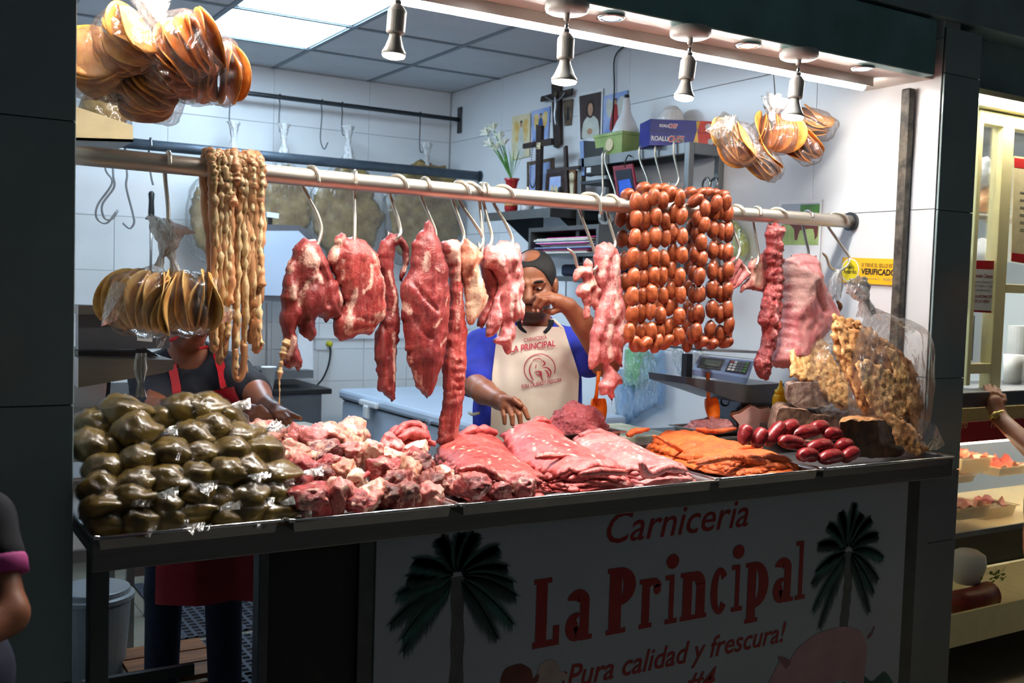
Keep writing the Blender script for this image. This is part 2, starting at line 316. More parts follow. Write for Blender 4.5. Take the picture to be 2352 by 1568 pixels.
# meats
meat('beef', (176, 72, 66), (124, 40, 40), (226, 180, 162), vein=.22); meat('beef_dark', (150, 58, 56), (98, 30, 34), (216, 170, 154), vein=.16); meat('beef_bright', (202, 88, 84), (164, 56, 58), (236, 176, 164), vein=.18, sss=.15, fib=(60, 60, 60))
meat('pork', (204, 120, 116), (166, 78, 80), (236, 192, 180), vein=.3, sss=.15); meat('pale', (206, 128, 118), (168, 76, 74), (236, 190, 168), vein=.35); meat('fatty', (214, 150, 130), (186, 96, 88), (242, 212, 186), vein=.3, sss=.12, fib=(50, 50, 50))
meat('pig_head', (208, 140, 138), (172, 84, 90), (228, 180, 172), vein=.12, fib=(25, 25, 20), sss=.2); meat('neck_bone', (170, 62, 60), (112, 28, 34), (228, 150, 146), bump=.9, vein=.6)
meat('chunk_dark', (142, 50, 48), (78, 20, 22), (216, 168, 140), fib=(50, 50, 50), bump=.8); meat('chunk_red', (192, 66, 68), (126, 30, 36), (240, 196, 176), fib=(50, 50, 50), bump=.8); meat('tan', (206, 142, 112), (168, 92, 76), (240, 204, 172), vein=.3)
meat('mince', (216, 112, 116), (170, 62, 70), (246, 204, 196), fib=(160, 160, 160), bump=1.0, vein=.2); meat('mince2', (222, 150, 150), (176, 92, 98), (248, 220, 212), fib=(160, 160, 160), bump=1.0, vein=.3)
meat('adobo', (222, 104, 36), (186, 70, 20), (236, 140, 70), fib=(70, 70, 70), vein=.0, bump=.9, rough=.42, sss=.1, streak=.2)
mat('bone', (236, 214, 190), .45, var=.08, col2=(200, 160, 140), scale=30); mat('kidney', (126, 54, 46), .22, var=.10, scale=14)
mat('gut', (204, 154, 112), .34, col2=(164, 112, 74), scale=26, bump=.4, sss=.15, stretch=(1, 1, .3)); mat('gut_fat', (226, 204, 160), .4, col2=(190, 150, 104), scale=60, bump=.6, sss=.15)
mat('chorizo', (166, 86, 50), .34, col2=(124, 58, 30), scale=60, bump=.25, bscale=140, sss=.12); mat('chorizo_dark', (148, 74, 42), .34, col2=(108, 48, 26), scale=60, bump=.25, bscale=140, sss=.12); mat('chorizo_tie', (206, 150, 96), .7); mat('red_sausage', (132, 28, 32), .34, col2=(96, 14, 20), scale=60, bump=.5, sss=.1)
mat('ham', (240, 196, 184), .4, col2=(228, 170, 160), scale=24, sss=.2); mat('ham_rind', (120, 68, 40), .5, var=.2); mat('head_cheese', (196, 172, 156), .4, col2=(120, 92, 84), scale=42, bump=.3, sss=.1); mat('head_cheese2', (150, 116, 96), .45, col2=(92, 66, 54), scale=42, bump=.4)
mat('dark_loaf', (112, 74, 44), .5, col2=(62, 38, 22), scale=30, bump=.6); mat('loaf_top', (190, 140, 92), .5, col2=(150, 100, 60), scale=40, bump=.4)
mat('tostada', (238, 168, 84), .5, col2=(206, 124, 48), scale=22, bump=.3, bscale=120); mat('tostada_pale', (232, 192, 118), .5, col2=(190, 134, 64), scale=22, bump=.3, bscale=120); mat('tostada_dark', (234, 158, 72), .5, col2=(194, 108, 38), scale=22, bump=.3, bscale=120)
mat('crackling', (216, 160, 104), .45, col2=(160, 104, 56), scale=26, bump=1.0, bscale=70); mat('crackling_pale', (160, 138, 86), .4, col2=(120, 94, 50), scale=18, bump=.7, bscale=50); mat('crackling_light', (232, 190, 130), .5, col2=(196, 136, 76), scale=60, bump=1.0, bscale=110)
mat('green_stew', (132, 108, 38), .28, col2=(80, 62, 14), scale=14, bump=.5, bscale=30, coat=.3); 
film('film', milk=.045, gloss=.12); film('glass_clear', gloss=.05, milk=.012, bump=0.0); film('film_milky', milk=.22, gloss=.3); film('film_knot', milk=.65, gloss=.3, scale=90); film('film_heavy', milk=.03, gloss=.10, scale=30, bump=.8, st=(1, 1, .16)); film('film_thin', milk=.003, gloss=.03, scale=60, bump=.7); film('film_green', (.55, .9, .6), milk=.25); film('film_yellow', (.9, .95, .45), milk=.35); film('film_blue', (.75, .88, 1.0), milk=.10)
# people
mat('skin', (158, 100, 70), .45, col2=(136, 80, 54), scale=14, bump=.08, bscale=160, sss=.12); mat('skin_dark', (146, 90, 62), .45, col2=(122, 70, 48), scale=14, bump=.08, sss=.12); mat('beard', (62, 40, 32), .6, col2=(40, 26, 22), scale=120, bump=.5, bscale=200); mat('hair', (20, 17, 17), .58, var=.3, scale=60, bump=.8, bscale=140, stretch=(6, 1, 1))
mat('eye_white', (214, 206, 198), .25, var=.02); mat('iris', (36, 22, 16), .2, var=.1); mat('lip', (150, 84, 74), .45); mat('nail', (206, 160, 140), .3, var=.03)
mat('blue_shirt', (30, 52, 190), .8, col2=(20, 34, 140), scale=10, bump=.25, bscale=30); mat('navy_shirt', (22, 28, 42), .85, col2=(14, 18, 28), scale=10, bump=.25, bscale=30); mat('jeans', (26, 34, 60), .85, var=.2, scale=30)
mat('apron_white', (226, 216, 202), .6, col2=(206, 188, 166), scale=4, bump=.15, bscale=14); mat('apron_red', (192, 40, 50), .35, col2=(166, 28, 38), scale=5, bump=.12, bscale=16); mat('apron_print', (176, 40, 62), .6, var=.05); mat('pink_trim', (196, 70, 150), .7, var=.05)
# goods
mat('orange', (240, 116, 22), .3, var=.04); mat('mustard', (242, 194, 24), .3, var=.03); mat('board', (204, 206, 188), .5, col2=(170, 176, 150), scale=9); mat('board_edge', (120, 96, 58), .6, col2=(190, 190, 160), scale=14, stretch=(1, 1, .2))
mat('scale_grey', (104, 108, 116), .35, .5, var=.05); mat('scale_blue', (120, 146, 190), .35, var=.03); mat('scale_panel', (18, 26, 48), .3, var=.05); mat('lcd', (104, 128, 124), .25, var=.04); mat('key_white', (220, 226, 230), .4, var=.02); mat('key_green', (70, 140, 70), .4, var=.02); mat('key_red', (180, 50, 60), .4, var=.02); mat('key_grey', (90, 100, 120), .4, var=.02)
mat('box_blue', (30, 44, 160), .4, col2=(24, 32, 120), scale=4); mat('box_red', (212, 52, 44), .4, var=.05, scale=4); mat('sticker_yellow', (250, 190, 30), .4, var=.04, scale=3); mat('sticker_lime', (232, 214, 30), .4, var=.03); mat('print_black', (24, 24, 22), .5); mat('print_grey', (120, 120, 118), .6)
mat('leaf', (84, 140, 50), .45, col2=(54, 100, 34), scale=20); mat('petal', (240, 240, 232), .5, col2=(220, 226, 200), scale=20, sss=.15); mat('vase_red', (160, 30, 34), .25, var=.06); mat('gold', (206, 168, 84), .35, .4, var=.1); mat('silver', (170, 172, 176), .3, 1, var=.1)
mat('candle', (232, 232, 236), .4, sss=.3, var=.02); emit('flame', (1.0, .62, .22), 14.0)
mat('tub_green', (170, 190, 120), .35, col2=(130, 160, 90), scale=12); mat('paper_cream', (226, 214, 176), .8, var=.08); mat('paper_blue', (120, 150, 210), .7, col2=(170, 186, 224), scale=9); mat('paper_dark', (66, 52, 50), .7, var=.1); mat('robe', (206, 210, 200), .7, var=.08, scale=20); mat('print_skin', (196, 150, 120), .7); mat('print_hair', (50, 34, 28), .7); mat('print_wing', (206, 160, 60), .7, col2=(226, 206, 150), scale=18); mat('print_blue', (40, 80, 150), .7); mat('print_red', (170, 40, 44), .7)
mat('frame_bronze', (120, 100, 78), .5, .3, col2=(70, 56, 44), scale=30); mat('folder_red', (150, 34, 60), .4); mat('folder_blue', (30, 70, 190), .4, col2=(40, 110, 230), scale=6); mat('paper_pink', (226, 60, 150), .6); mat('paper_yellow', (232, 214, 60), .6); mat('cardboard', (206, 190, 150), .8, var=.06)
mat('yellow_plug', (206, 196, 40), .5); mat('white_glaze', (232, 232, 228), .3, var=.02)
# neighbour
mat('cream_frame', (236, 226, 176), .4, var=.03); mat('counter_red', (190, 26, 34), .35, var=.04); mat('banner_cream', (246, 222, 150), .5, var=.03); emit('neighbour_light', (1.0, .96, .90), 110.0); mat('neighbour_wall', (200, 214, 222), .5, var=.05, scale=2); mat('tub_clear', (226, 206, 160), .35, var=.05, alpha=.75); mat('neigh_meat', (196, 84, 56), .4, col2=(140, 44, 36), scale=24, bump=.6); mat('salami', (140, 44, 34), .35, col2=(112, 30, 26), scale=30); mat('lettuce', (130, 160, 50), .5, var=.2, scale=40); mat('watch', (214, 190, 110), .3, .6)
# ------------------------------------------------------------------ room shell
def tiles(parent, m, rects, axis, at_, th, gap=.0011, name='tile'):
    """rects (u0,u1,v0,v1); axis 'x': tiles on plane x=at_ (u=y,v=z), 'y': plane y=at_ (u=x,v=z), 'z': plane z=at_ (u=x,v=y); th signed thickness"""
    cache = {}
    for u0, u1, v0, v1 in rects:
        w, h = round(u1-u0-2*gap, 4), round(v1-v0-2*gap, 4)
        c = {'x': (at_, (u0+u1)/2, (v0+v1)/2), 'y': ((u0+u1)/2, at_, (v0+v1)/2), 'z': ((u0+u1)/2, (v0+v1)/2, at_)}[axis]
        if (w, h) not in cache:
            lo, hi = sorted((0, th)); q = MB(); a, b = w/2, h/2
            q.rbox(*{'x': (lo, hi, -a, a, -b, b), 'y': (-a, a, lo, hi, -b, b), 'z': (-a, a, -b, b, lo, hi)}[axis], b=.0015)
            V = np.array(q.v)+ORG[parent.name]; o = mk(name, V, q.f, m, parent); cache[(w, h)] = o
        else: o = copy_part(cache[(w, h)], parent)
        o.location = tuple(np.array(c)-ORG[parent.name])
def grid(us, vs): return [(a, b, c, d) for a, b in zip(us[:-1], us[1:]) for c, d in zip(vs[:-1], vs[1:])]
floor = box('floor', 'floor_slab', -4, 9, -1, 8, -.06, -.008, kind='structure', label='dark floor slab under the stall and the aisle')
tiles(floor, 'floor_tile', grid(np.arange(.36, 2.5, .33), np.arange(2.45, 6.0, .33)), 'z', -.008, .008)
tiles(floor, 'aisle_tile', grid(np.arange(3.2, 5.9, .44), np.arange(.9, 3.4, .44)), 'z', -.008, .008)
wb = box('wall_back', 'grout', XL-.1, XR+.1, YB+.006, YB+.12, -.01, ZC+.2, kind='structure', label='white tiled back wall of the stall')
tiles(wb, 'wall_tile', [r for r in grid([XL, .80, 1.40, 2.01, 2.62, XR-.006], [1.84, 2.44, ZC])], 'y', YB+.006, -.006)
tiles(wb, 'wall_tile_small', grid([XL, .52, .82, 1.12, 1.42, 1.72, 2.02, 2.32, 2.62, 2.92, XR-.006], [.0, .3, .6, .9, 1.1, 1.26, 1.54, 1.84]), 'y', YB+.006, -.006)
box('wall_ledge', 'white_plastic', 2.10, XR-.01, YB-.018, YB-.001, 1.165, 1.18, parent=wb)
wr = box('wall_right', 'grout', XR+.006, XR+.09, YF+.012, YB+.12, -.01, ZC+.2, kind='structure', label='large glossy white tiles of the right-hand wall')
tiles(wr, 'wall_tile', grid([YF+.012, 2.93, 4.15, 5.38, YB], [0, .64, 1.24, 1.84, 2.44, ZC]), 'x', XR+.006, -.006)
wl = box('wall_left', 'wall_tile', XL-.12, XL, YF+.25, YB+.12, -.01, ZC+.2, kind='structure', label='plain white left-hand wall of the stall')
box('trim_1', 'black_pipe', XR-.038, XR-.006, 2.462, 2.500, .95, 2.275, kind='structure', label='dark worn vertical strip down the right-hand wall', b=.006)
# dropped ceiling
ce = box('ceiling', 'black', XL, XR, YF+.3, YB, ZC+.03, ZC+.06, kind='structure', label='dropped ceiling of pale square panels with grey bars')
GX = [XL, 1.392-.61, 1.392, 2.002, 2.612, XR-.002]; GY = [2.66, 2.986, 3.596, 4.206, 4.816, 5.426, YB-.004]
lit = [(1.392, 2.002, 4.816, 5.426), (1.392, 2.002, 4.206, 4.816)]
cl = [r for r in grid(GX, GY) if not any(abs(r[0]-q[0]) < .01 and abs(r[2]-q[2]) < .01 for q in lit)]
tiles(ce, 'ceiling_tile', cl, 'z', ZC+.003, .014, gap=.003, name='ceiling_panel')
for x in GX[1:-1]: box('ceiling_bar', 't_bar', x-.013, x+.013, 2.66, YB-.001, ZC-.003, ZC+.003, parent=ce)
for y in GY[1:-1]: box('ceiling_bar', 't_bar', XL+.001, XR-.001, y-.013, y+.013, ZC-.0035, ZC+.0025, parent=ce)
emit('panel_light', (.62, .82, 1.0), PANEL_E)
for i, (a, b, c, d) in enumerate(lit):
    t = thing('ceiling_light', ((a+b)/2, (c+d)/2, ZC-.004), ['square glowing ceiling panel light farther back in the ceiling', 'square glowing ceiling panel light nearer the shop front'][i], 'light', 'ceiling panel lights')
    box('diffuser', 'panel_light', a+.030, b-.030, c+.030, d-.030, ZC+.002, ZC+.006, parent=t); box('frame', 'white_plastic', a+.005, b-.005, c+.005, d-.005, ZC+.0062, ZC+.02, parent=t)
# ------------------------------------------------------------------ shop front: pillars, beams
wfl = box('wall_front_left', 'black_soft', -1.1, XL-.006, YF+.008, YF+.3, -.01, 2.6, kind='structure', label='dark green-grey tiled pillar filling the left side')
tiles(wfl, 'green_tile', grid([-1.1, -.26, XL-.001], [0, .64, 1.24, 1.837, 2.44, 2.6]), 'y', YF+.008, -.008, gap=.0012)
tiles(wfl, 'green_tile', grid([YF+.008, YF+.3], [0, .64, 1.24, 1.837, 2.44, 2.6]), 'x', XL-.006, .006, gap=.0012)
wfr = box('wall_front_right', 'black_soft', XR+.006, 3.392, YF+.008, YF+.3, -.01, 2.475, kind='structure', label='dark green-grey tiled pillar between this stall and the next')
tiles(wfr, 'green_tile', grid([XR, 3.398], [.90, 1.237, 1.837, 2.315, 2.475]), 'y', YF+.008, -.008, gap=.0012)
tiles(wfr, 'grey_tile', grid([XR, 3.398], [0, .64, .90]), 'y', YF+.008, -.008, gap=.0012)
tiles(wfr, 'green_tile', grid([YF+.008, YF+.3], [0, .64, 1.24, 1.837, 2.475]), 'x', 3.392, .006, gap=.0012)
box('trim_2', 'green_beam', XL, 3.143, YF, YF+.05, 2.298, 2.487, b=.004, kind='structure', label='long dark green beam over the stall opening')
box('trim_3', 'green_grey', -1.1, 6.5, YF-.01, YF+.35, 2.500, 3.3, kind='structure', label='grey-green wall band above the beam')
box('trim_4', 'soffit', XL, XR-.001, YF+.05, YF+.30, 2.2995, 2.34, kind='structure', label='pale soffit board behind the green beam')
box('trim_5', 'soffit', XL, XR-.001, YF+.30, YF+.34, 2.30, ZC+.05, kind='structure', label='pale fascia board between soffit and ceiling')
# bright tube along the front
emit('tube_light', (1.0, .95, .88), STRIP_E)
t = thing('tube_light', (1.7, YF+.2, 2.262), 'long glowing white tube light along the front beam', 'light')
box('housing', 'soffit', XL+.02, 3.02, YF+.160, YF+.220, 2.290, 2.2990, parent=t)
for y in (YF+.160, YF+.217): box('channel_side', 'soffit', XL+.02, 3.02, y, y+.003, 2.268, 2.290, parent=t)
q = MB(); q.tube([(XL+.03, YF+.19, 2.270), (3.0, YF+.19, 2.270)], .015, 12); q.build('tube', 'tube_light', t, smooth=True)
# spot lamps hanging from the soffit
emit('lamp_glow', (1.0, .95, .86), 22.0); emit('down_glow', (.92, .96, 1.0), 14.0)
def spot_lamp(x, y, zl, tilt, big, lab):
    t = thing('spot_lamp', (x, y, zl), lab, 'lamp', 'spot lamps over the counter')
    zc = 2.299; dx, dy = tilt; n = np.array([dx, dy, -1.0]); n /= np.linalg.norm(n); R_ = .036 if big else .030
    q = MB(); q.lathe([(.050, zc-.030), (.058, zc-.026), (.061, zc-.018), (.061, zc-.004), (.056, zc-.0005)], (x, y, 0), seg=32); q.build('canopy', 'lamp_white', t, smooth=True)
    L0 = zl+R_*1.15+.095; e = np.array([x, y, zl])-n*0
    J = np.array([x, y, zl+(.135 if big else .128)])
    q = MB(); q.tube([(x, y, zc-.02), (J[0], J[1], J[2]+.03)], .0085, 12); q.build('stem', 'lamp_white', t, smooth=True)
    q = MB(); q.tube([(J[0], J[1], J[2]+.034), J+n*.002], .005, 8); q.lathe([(.003, -.009), (.009, -.004), (.009, .004), (.003, .009)], J, (1, 0, 0), 10); q.build('swivel', 'chrome', t, smooth=True)
    b = J+n*.006
    q = MB(); q.lathe([(.012, 0), (.020, .010), (.0235, .016), (.0235, .066), (.021, .07)], b, n, 24); q.build('socket', 'lamp_white', t)
    q = MB(); k = (.128 if not big else .135)-.006; q.lathe([(.014, .068), (.016, .082), (R_*.78, k-.018), (R_, k-.006), (R_, k)], b, n, 28); q.build('reflector', 'lamp_cup', t, smooth=True)
    q = MB(); q.lathe([(R_*.97, k+.0005), (R_*.9, k+.006), (R_*.5, k+.010), (.002, k+.011)], b, n, 28); q.build('lens', 'lamp_glow', t, smooth=True)
    l = bpy.data.lights.new('spot_beam', 'SPOT'); l.energy = SPOT_W*(1.35 if big else 1); l.color = (1, .93, .83); l.spot_size = math.radians(105); l.spot_blend = .7; l.shadow_soft_size = .03
    o = bpy.data.objects.new('spot_beam', l); C.objects.link(o); o.parent = t; p = b+n*(k+.02)-np.array([x, y, zl]); o.location = tuple(p); o.rotation_euler = Vector(n).to_track_quat('-Z', 'Y').to_euler()
spot_lamp(1.104, 2.38, 2.085, (-.05, .03), False, 'small white spot lamp nearest the left, partly cut off at its top')
spot_lamp(1.610, 2.38, 2.086, (0, .02), True, 'largest white spot lamp, in front of the crucifix on the wall')
spot_lamp(2.052, 2.38, 2.093, (-.12, 0), False, 'small white spot lamp above the blue and red box')
spot_lamp(2.506, 2.38, 2.087, (-.10, .02), True, 'white spot lamp in front of the hanging tostada bags')
for i, (px, py) in enumerate(((1400, 38), (1722, 100), (1992, 152), (1120, -20))):
    p = aZ(px, py, 2.299); t = thing('recessed_lamp', (p[0], YF+.072, 2.287), ['recessed ceiling lamp between the two middle spot lamps', 'recessed ceiling lamp left of the rightmost spot lamp', 'recessed ceiling lamp nearest the right pillar', 'recessed ceiling lamp cut by the top edge'][i], 'lamp', 'recessed lamps in the soffit')
    q = MB(); q.lathe([(.026, 2.2988), (.040, 2.2978), (.042, 2.2925), (.034, 2.2905), (.027, 2.2935)], (p[0], YF+.072, 0), seg=28, cap=False); q.build('ring', 'chrome', t, smooth=True)
    q = MB(); q.lathe([(.026, 2.2965), (.024, 2.2915), (.012, 2.2885), (.001, 2.288)], (p[0], YF+.072, 0), seg=24); q.build('lens', 'down_glow', t, smooth=True)
    l = bpy.data.lights.new('down_beam', 'SPOT'); l.energy = DOWN_W; l.color = (.9, .95, 1); l.spot_size = math.radians(120); l.spot_blend = .8; l.shadow_soft_size = .025
    o = bpy.data.objects.new('down_beam', l); C.objects.link(o); o.parent = t; o.location = (0, 0, -.004)
# ------------------------------------------------------------------ counter
t = thing('counter', (1.8, 2.6, 0), 'long stainless steel counter with dark front edge and posts', 'counter')
box('front_edge', 'counter_steel', .380, 3.218, 2.25, 2.272, .900, .972, parent=t, b=.003)
box('worktop', 'counter_steel', .380, 3.19, 2.272, 2.95, .935, .955, parent=t)
for x0, x1, y0 in ((.385, .425, 2.30), (.752, .775, 2.30), (1.0, 1.043, 2.30), (3.040, 3.125, 2.31), (.40, .44, 2.88), (1.6, 1.64, 2.88), (3.0, 3.04, 2.88)):
    box('post', 'steel_dark', x0, x1, y0, y0+.045, 0, .935, parent=t, b=.002)
box('side_panel', 'black_soft', .775, 1.0, 2.315, 2.33, .05, .934, parent=t); box('back_brace', 'steel_dark', .46, .75, 2.84, 2.86, .42, .45, parent=t)
box('end_panel', 'grey_tile', 3.125, 3.188, 2.315, 2.345, 0, .934, parent=t)
# sign on the counter front
SY = 2.294
t = thing('shop_sign', (2.02, 2.30, .02), 'white sign board below the counter with red lettering, palms and farm animals', 'sign')
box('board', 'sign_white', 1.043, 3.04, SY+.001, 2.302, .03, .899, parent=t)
def onsign(x, z): return np.c_[x, np.full(len(x), SY), z]
lettering('lettering', 'Carniceria', 'sign_red', t, onsign, 1.745, 2.287, .806, .895, bold=.004, shear=.25)
lettering('lettering', '¡Pura calidad y frescura!', 'sign_red', t, onsign, 1.60, 2.472, .395, .482, bold=.012, shear=.25)
lettering('lettering', '#4', 'sign_red', t, onsign, 2.06, 2.18, .31, .385, bold=.012, shear=.25)
def slab_letters(body, x0, x1, z0, zb, zt, zd):
    """heavy condensed slab-serif letters: each glyph in its own cell, with slab feet"""
    W_ = {'L': .8, 'a': .78, 'P': .92, 'r': .72, 'i': .44, 'n': .86, 'c': .68, 'p': .86, 'l': .44, ' ': .28}; tot = sum(W_[c] for c in body); u = (x1-x0)/tot; x = x0; V = []; F = []
    def put(P, Q):
        n = len(V); k_ = len(F) % 9; V.extend([(a_, b_, k_) for a_, b_ in P]); F.extend([tuple(n+i for i in q) for q in Q])
    def rect(a, b, c, d): put([(a, c), (b, c), (b, d), (a, d)], [(0, 1, 2, 3)])
    def arc(cx, cz, rx, rz, tx, tz, a0, a1, n=18):
        P = []; 
        for k in range(n+1):
            t_ = math.radians(a0+(a1-a0)*k/n); P += [(cx+rx*math.cos(t_), cz+rz*math.sin(t_)), (cx+(rx-tx)*math.cos(t_), cz+(rz-tz)*math.sin(t_))]
        put(P, [(2*k, 2*k+1, 2*k+3, 2*k+2) for k in range(n)])
    H = zt-zb; h = z0-zb; sv = .027; sf = .014
    for c in body:
        w = W_[c]*u; a = x+.012; b = x+w-.008; w2 = b-a; st = min(.052, w2*.42)
        if c == 'L': rect(a+.008, a+.008+st, zb, zt); rect(a, a+st+.022, zt-sf, zt); rect(a, b, zb, zb+sf*1.3); rect(b-.020, b, zb, zb+.055)
        elif c == 'P': rect(a+.008, a+.008+st, zb, zt); rect(a, a+st+.026, zb, zb+sf); rect(a, a+st, zt-sf, zt); arc(a+st, zt-H*.29, w2-st, H*.29, .045, .022, -90, 90)
        elif c in 'rn': rect(a+.004, a+.004+st*.9, zb, z0); rect(a-.004, a+st*.9+.014, zb, zb+sf); rect(a-.006, a+st*.8, z0-sf, z0)
        if c == 'r': arc(a+st*1.3, z0-h*.22, w2-st*1.25, h*.22, .030, .02, 10, 150); put([(b-.016+.014*math.cos(k), z0-h*.24+.016*math.sin(k)) for k in np.linspace(0, 6.28, 12, endpoint=False)], [tuple(range(12))])
        if c == 'n': arc(a+w2*.55, z0-h*.28, w2*.43, h*.28, .04, .022, 0, 150); rect(b-st*.95, b-.002, zb, z0-h*.27); rect(b-st-.008, b+.006, zb, zb+sf)
        if c in 'il':
            top = zt if c == 'l' else z0; m = (a+b)/2; rect(m-st*.55, m+st*.55, zb, top); rect(m-st*.55-.014, m+st*.55+.014, zb, zb+sf); rect(m-st*.55-.016, m, top-sf, top)
            if c == 'i': put([(m+.024*math.cos(k), z0+.040+.022*math.sin(k)) for k in np.linspace(0, 6.28, 16, endpoint=False)], [tuple(range(16))])
        if c == 'c': arc(a+w2*.52, zb+h*.5, w2*.52, h*.5, st*.95, .022, 40, 320)
        if c == 'p': rect(a+.004, a+.004+st*.9, zd, z0); rect(a-.004, a+st+.012, zd, zd+sf); rect(a-.006, a+st*.8, z0-sf, z0); arc(a+st*.9, zb+h*.5, w2-st*.9, h*.5, .042, .022, -90, 90); 
        if c == 'a': rect(b-st, b-.004, zb, z0-h*.25); rect(b-st*.5, b+.008, zb, zb+sf); arc(a+w2*.5, z0-h*.25, w2*.46, h*.25, .04, .022, 0, 165); arc(a+w2*.42, zb+h*.28, w2*.42, h*.28, .042, .022, 60, 360)
        x += w
    V = np.array(V); return V, F
V, F = slab_letters('La Principal', 1.495, 2.555, .690, .545, .735, .50); P_ = onsign(V[:, 0], V[:, 1]); P_[:, 1] -= V[:, 2]*.00008; mk('lettering', P_, F, 'sign_red', t)
def palm(cx, cz, rx, rz, ztr, seed):
    r = random.Random(seed)
    V = []; F = []; zz = np.linspace(cz, ztr, 14)
    for i, z in enumerate(zz): w = .016+.004*(i % 2)+.004*i/14; V += [(cx-w+.006*math.sin(i*.4), SY-.0001, z), (cx+w+.006*math.sin(i*.4), SY-.0001, z)]
    F = [(2*i, 2*i+1, 2*i+3, 2*i+2) for i in range(13)]; tr = mk('palm_print', V, F, 'sign_trunk', t)
    for k in range(15):
        a = math.radians(222-k*264/14+r.uniform(-6, 6)); ln0 = r.uniform(.85, 1.05)
        dx, dz = math.cos(a), math.sin(a); V = []; F = []; n = 44; yk = SY-.0002-k*.00004
        def sp(s_): return (cx+rx*dx*s_*ln0, cz+rz*ln0*(dz*s_-(.22+.22*abs(dx))*s_*s_))
        for i in range(n):
            s0 = .10+.90*i/n; p = sp(s0); p2 = sp(s0+.02); tx, tz = p2[0]-p[0], p2[1]-p[1]; L_ = math.hypot(tx, tz)+1e-9; tx /= L_; tz /= L_
            ln = .060*math.sin(math.pi*min(1, .16+s0*.80))**.6*rx/.185*r.uniform(.85, 1.15)
            for sd in (-1, 1):
                q_ = (p[0]+ln*(.80*tx-sd*.50*tz), p[1]+ln*(.80*tz+sd*.50*tx)-.35*ln); m_ = len(V); V += [(p[0]-tx*.003, yk, p[1]-tz*.003), (p[0]+tx*.0045, yk, p[1]+tz*.0045), (q_[0], yk, q_[1])]; F.append((m_, m_+1, m_+2))
            m_ = len(V); V += [(p[0]-tz*.0016, yk, p[1]+tx*.0016), (p[0]+tz*.0016, yk, p[1]-tx*.0016), (p2[0]+tz*.0014, yk, p2[1]-tx*.0014), (p2[0]-tz*.0014, yk, p2[1]+tx*.0014)]; F.append((m_, m_+1, m_+2, m_+3))
        mk('frond', V, F, 'sign_green' if k % 2 else 'sign_green2', tr, kind='stuff')
palm(1.27, .772, .185, .165, .06, 1); palm(2.749, .675, .175, .205, .36, 2)
def blobprint(name, pts, m, par, off=.0003, n=6):
    P = closed_spline(np.array(pts, float), .01); return mk(name, [(p[0], SY-off, p[1]) for p in P], [tuple(range(len(P)))], m, par)
pg = blobprint('pig_print', [(2.43, .33), (2.45, .352), (2.49, .345), (2.53, .385), (2.62, .420), (2.74, .425), (2.83, .395), (2.865, .33), (2.86, .25), (2.85, .12), (2.80, .11), (2.79, .22), (2.74, .245), (2.62, .21), (2.61, .10), (2.565, .10), (2.55, .21), (2.50, .24), (2.45, .27), (2.41, .255), (2.40, .28)], 'sign_pig', t)
blobprint('ear', [(2.455, .35), (2.44, .372), (2.47, .366), (2.50, .345), (2.48, .325)], 'sign_pig2', pg, .0006); blobprint('tail', [(2.865, .375), (2.885, .385), (2.895, .405), (2.90, .40), (2.89, .375), (2.868, .362)], 'sign_pig2', pg, .0006)
cw = blobprint('cow_print', [(1.41, .48), (1.425, .507), (1.47, .512), (1.505, .49), (1.512, .45), (1.49, .38), (1.46, .33), (1.43, .36), (1.41, .42)], 'sign_cow', t); c2 = blobprint('cow_print', [(1.525, .46), (1.53, .495), (1.56, .508), (1.59, .495), (1.602, .46), (1.59, .40), (1.565, .33), (1.54, .38)], 'sign_cow2', t); blobprint('ear', [(1.595, .475), (1.625, .455), (1.63, .435), (1.60, .45)], 'sign_cow2', c2, .0006); blobprint('ear', [(1.53, .475), (1.51, .46), (1.51, .445), (1.53, .455)], 'sign_cow', c2, .0006)
blobprint('grass_print', [(2.68, .20), (2.70, .225), (2.72, .205), (2.76, .235), (2.79, .205), (2.85, .24), (2.90, .21), (2.96, .235), (3.0, .20), (3.0, .17), (2.68, .17)], 'sign_green', t, .0002)
# ------------------------------------------------------------------ trays on the counter
def tray(x0, x1, y0, y1, lab, z0=.957, h=.028, lip=.012, m='tray'):
    t = thing('steel_tray', ((x0+x1)/2, (y0+y1)/2, z0), lab, 'tray', 'steel trays along the counter'); q = MB(); e = .010
    P = lambda d, z: [(x0+d, y0+d, z), (x1-d, y0+d, z), (x1-d, y1-d, z), (x0+d, y1-d, z)]
    rings = [P(e+.006, z0), P(lip, z0+h-.003), P(lip-.002, z0+h), P(.001, z0+h), P(0, z0+h-.004)]
    V = sum(rings, []); F = [(3, 2, 1, 0)[::-1]]+[(i*4+k, i*4+(k+1) % 4, (i+1)*4+(k+1) % 4, (i+1)*4+k) for i in range(4) for k in range(4)]
    q.add(V, F); V2 = P(e+.007, z0-.0012)+P(lip+.0012, z0+h-.006); q.add(V2, [(0, 1, 2, 3)]+[(k, 4+k, 4+(k+1) % 4, (k+1) % 4) for k in range(4)]); q.build('pan', m, t)
    rp = [(x0+.012, y0, z0+h), (x1-.012, y0, z0+h), (x1, y0+.012, z0+h), (x1, y1-.012, z0+h), (x1-.012, y1, z0+h), (x0+.012, y1, z0+h), (x0, y1-.012, z0+h), (x0, y0+.012, z0+h), (x0+.012, y0, z0+h)]; q = MB(); q.tube(rp, .0042, 8); q.build('rim', 'chrome', t, smooth=True); return t
tray(.375, .775, 2.200, 2.86, 'steel tray under the pile of green stew bags')
tray(.782, 1.205, 2.185, 2.84, 'steel tray holding the chunks of bone-in meat')
tray(1.212, 2.045, 2.180, 2.84, 'wide steel tray holding the stacks of sliced raw meat')
tray(2.060, 2.490, 2.190, 2.83, 'steel tray holding the orange marinated meat')
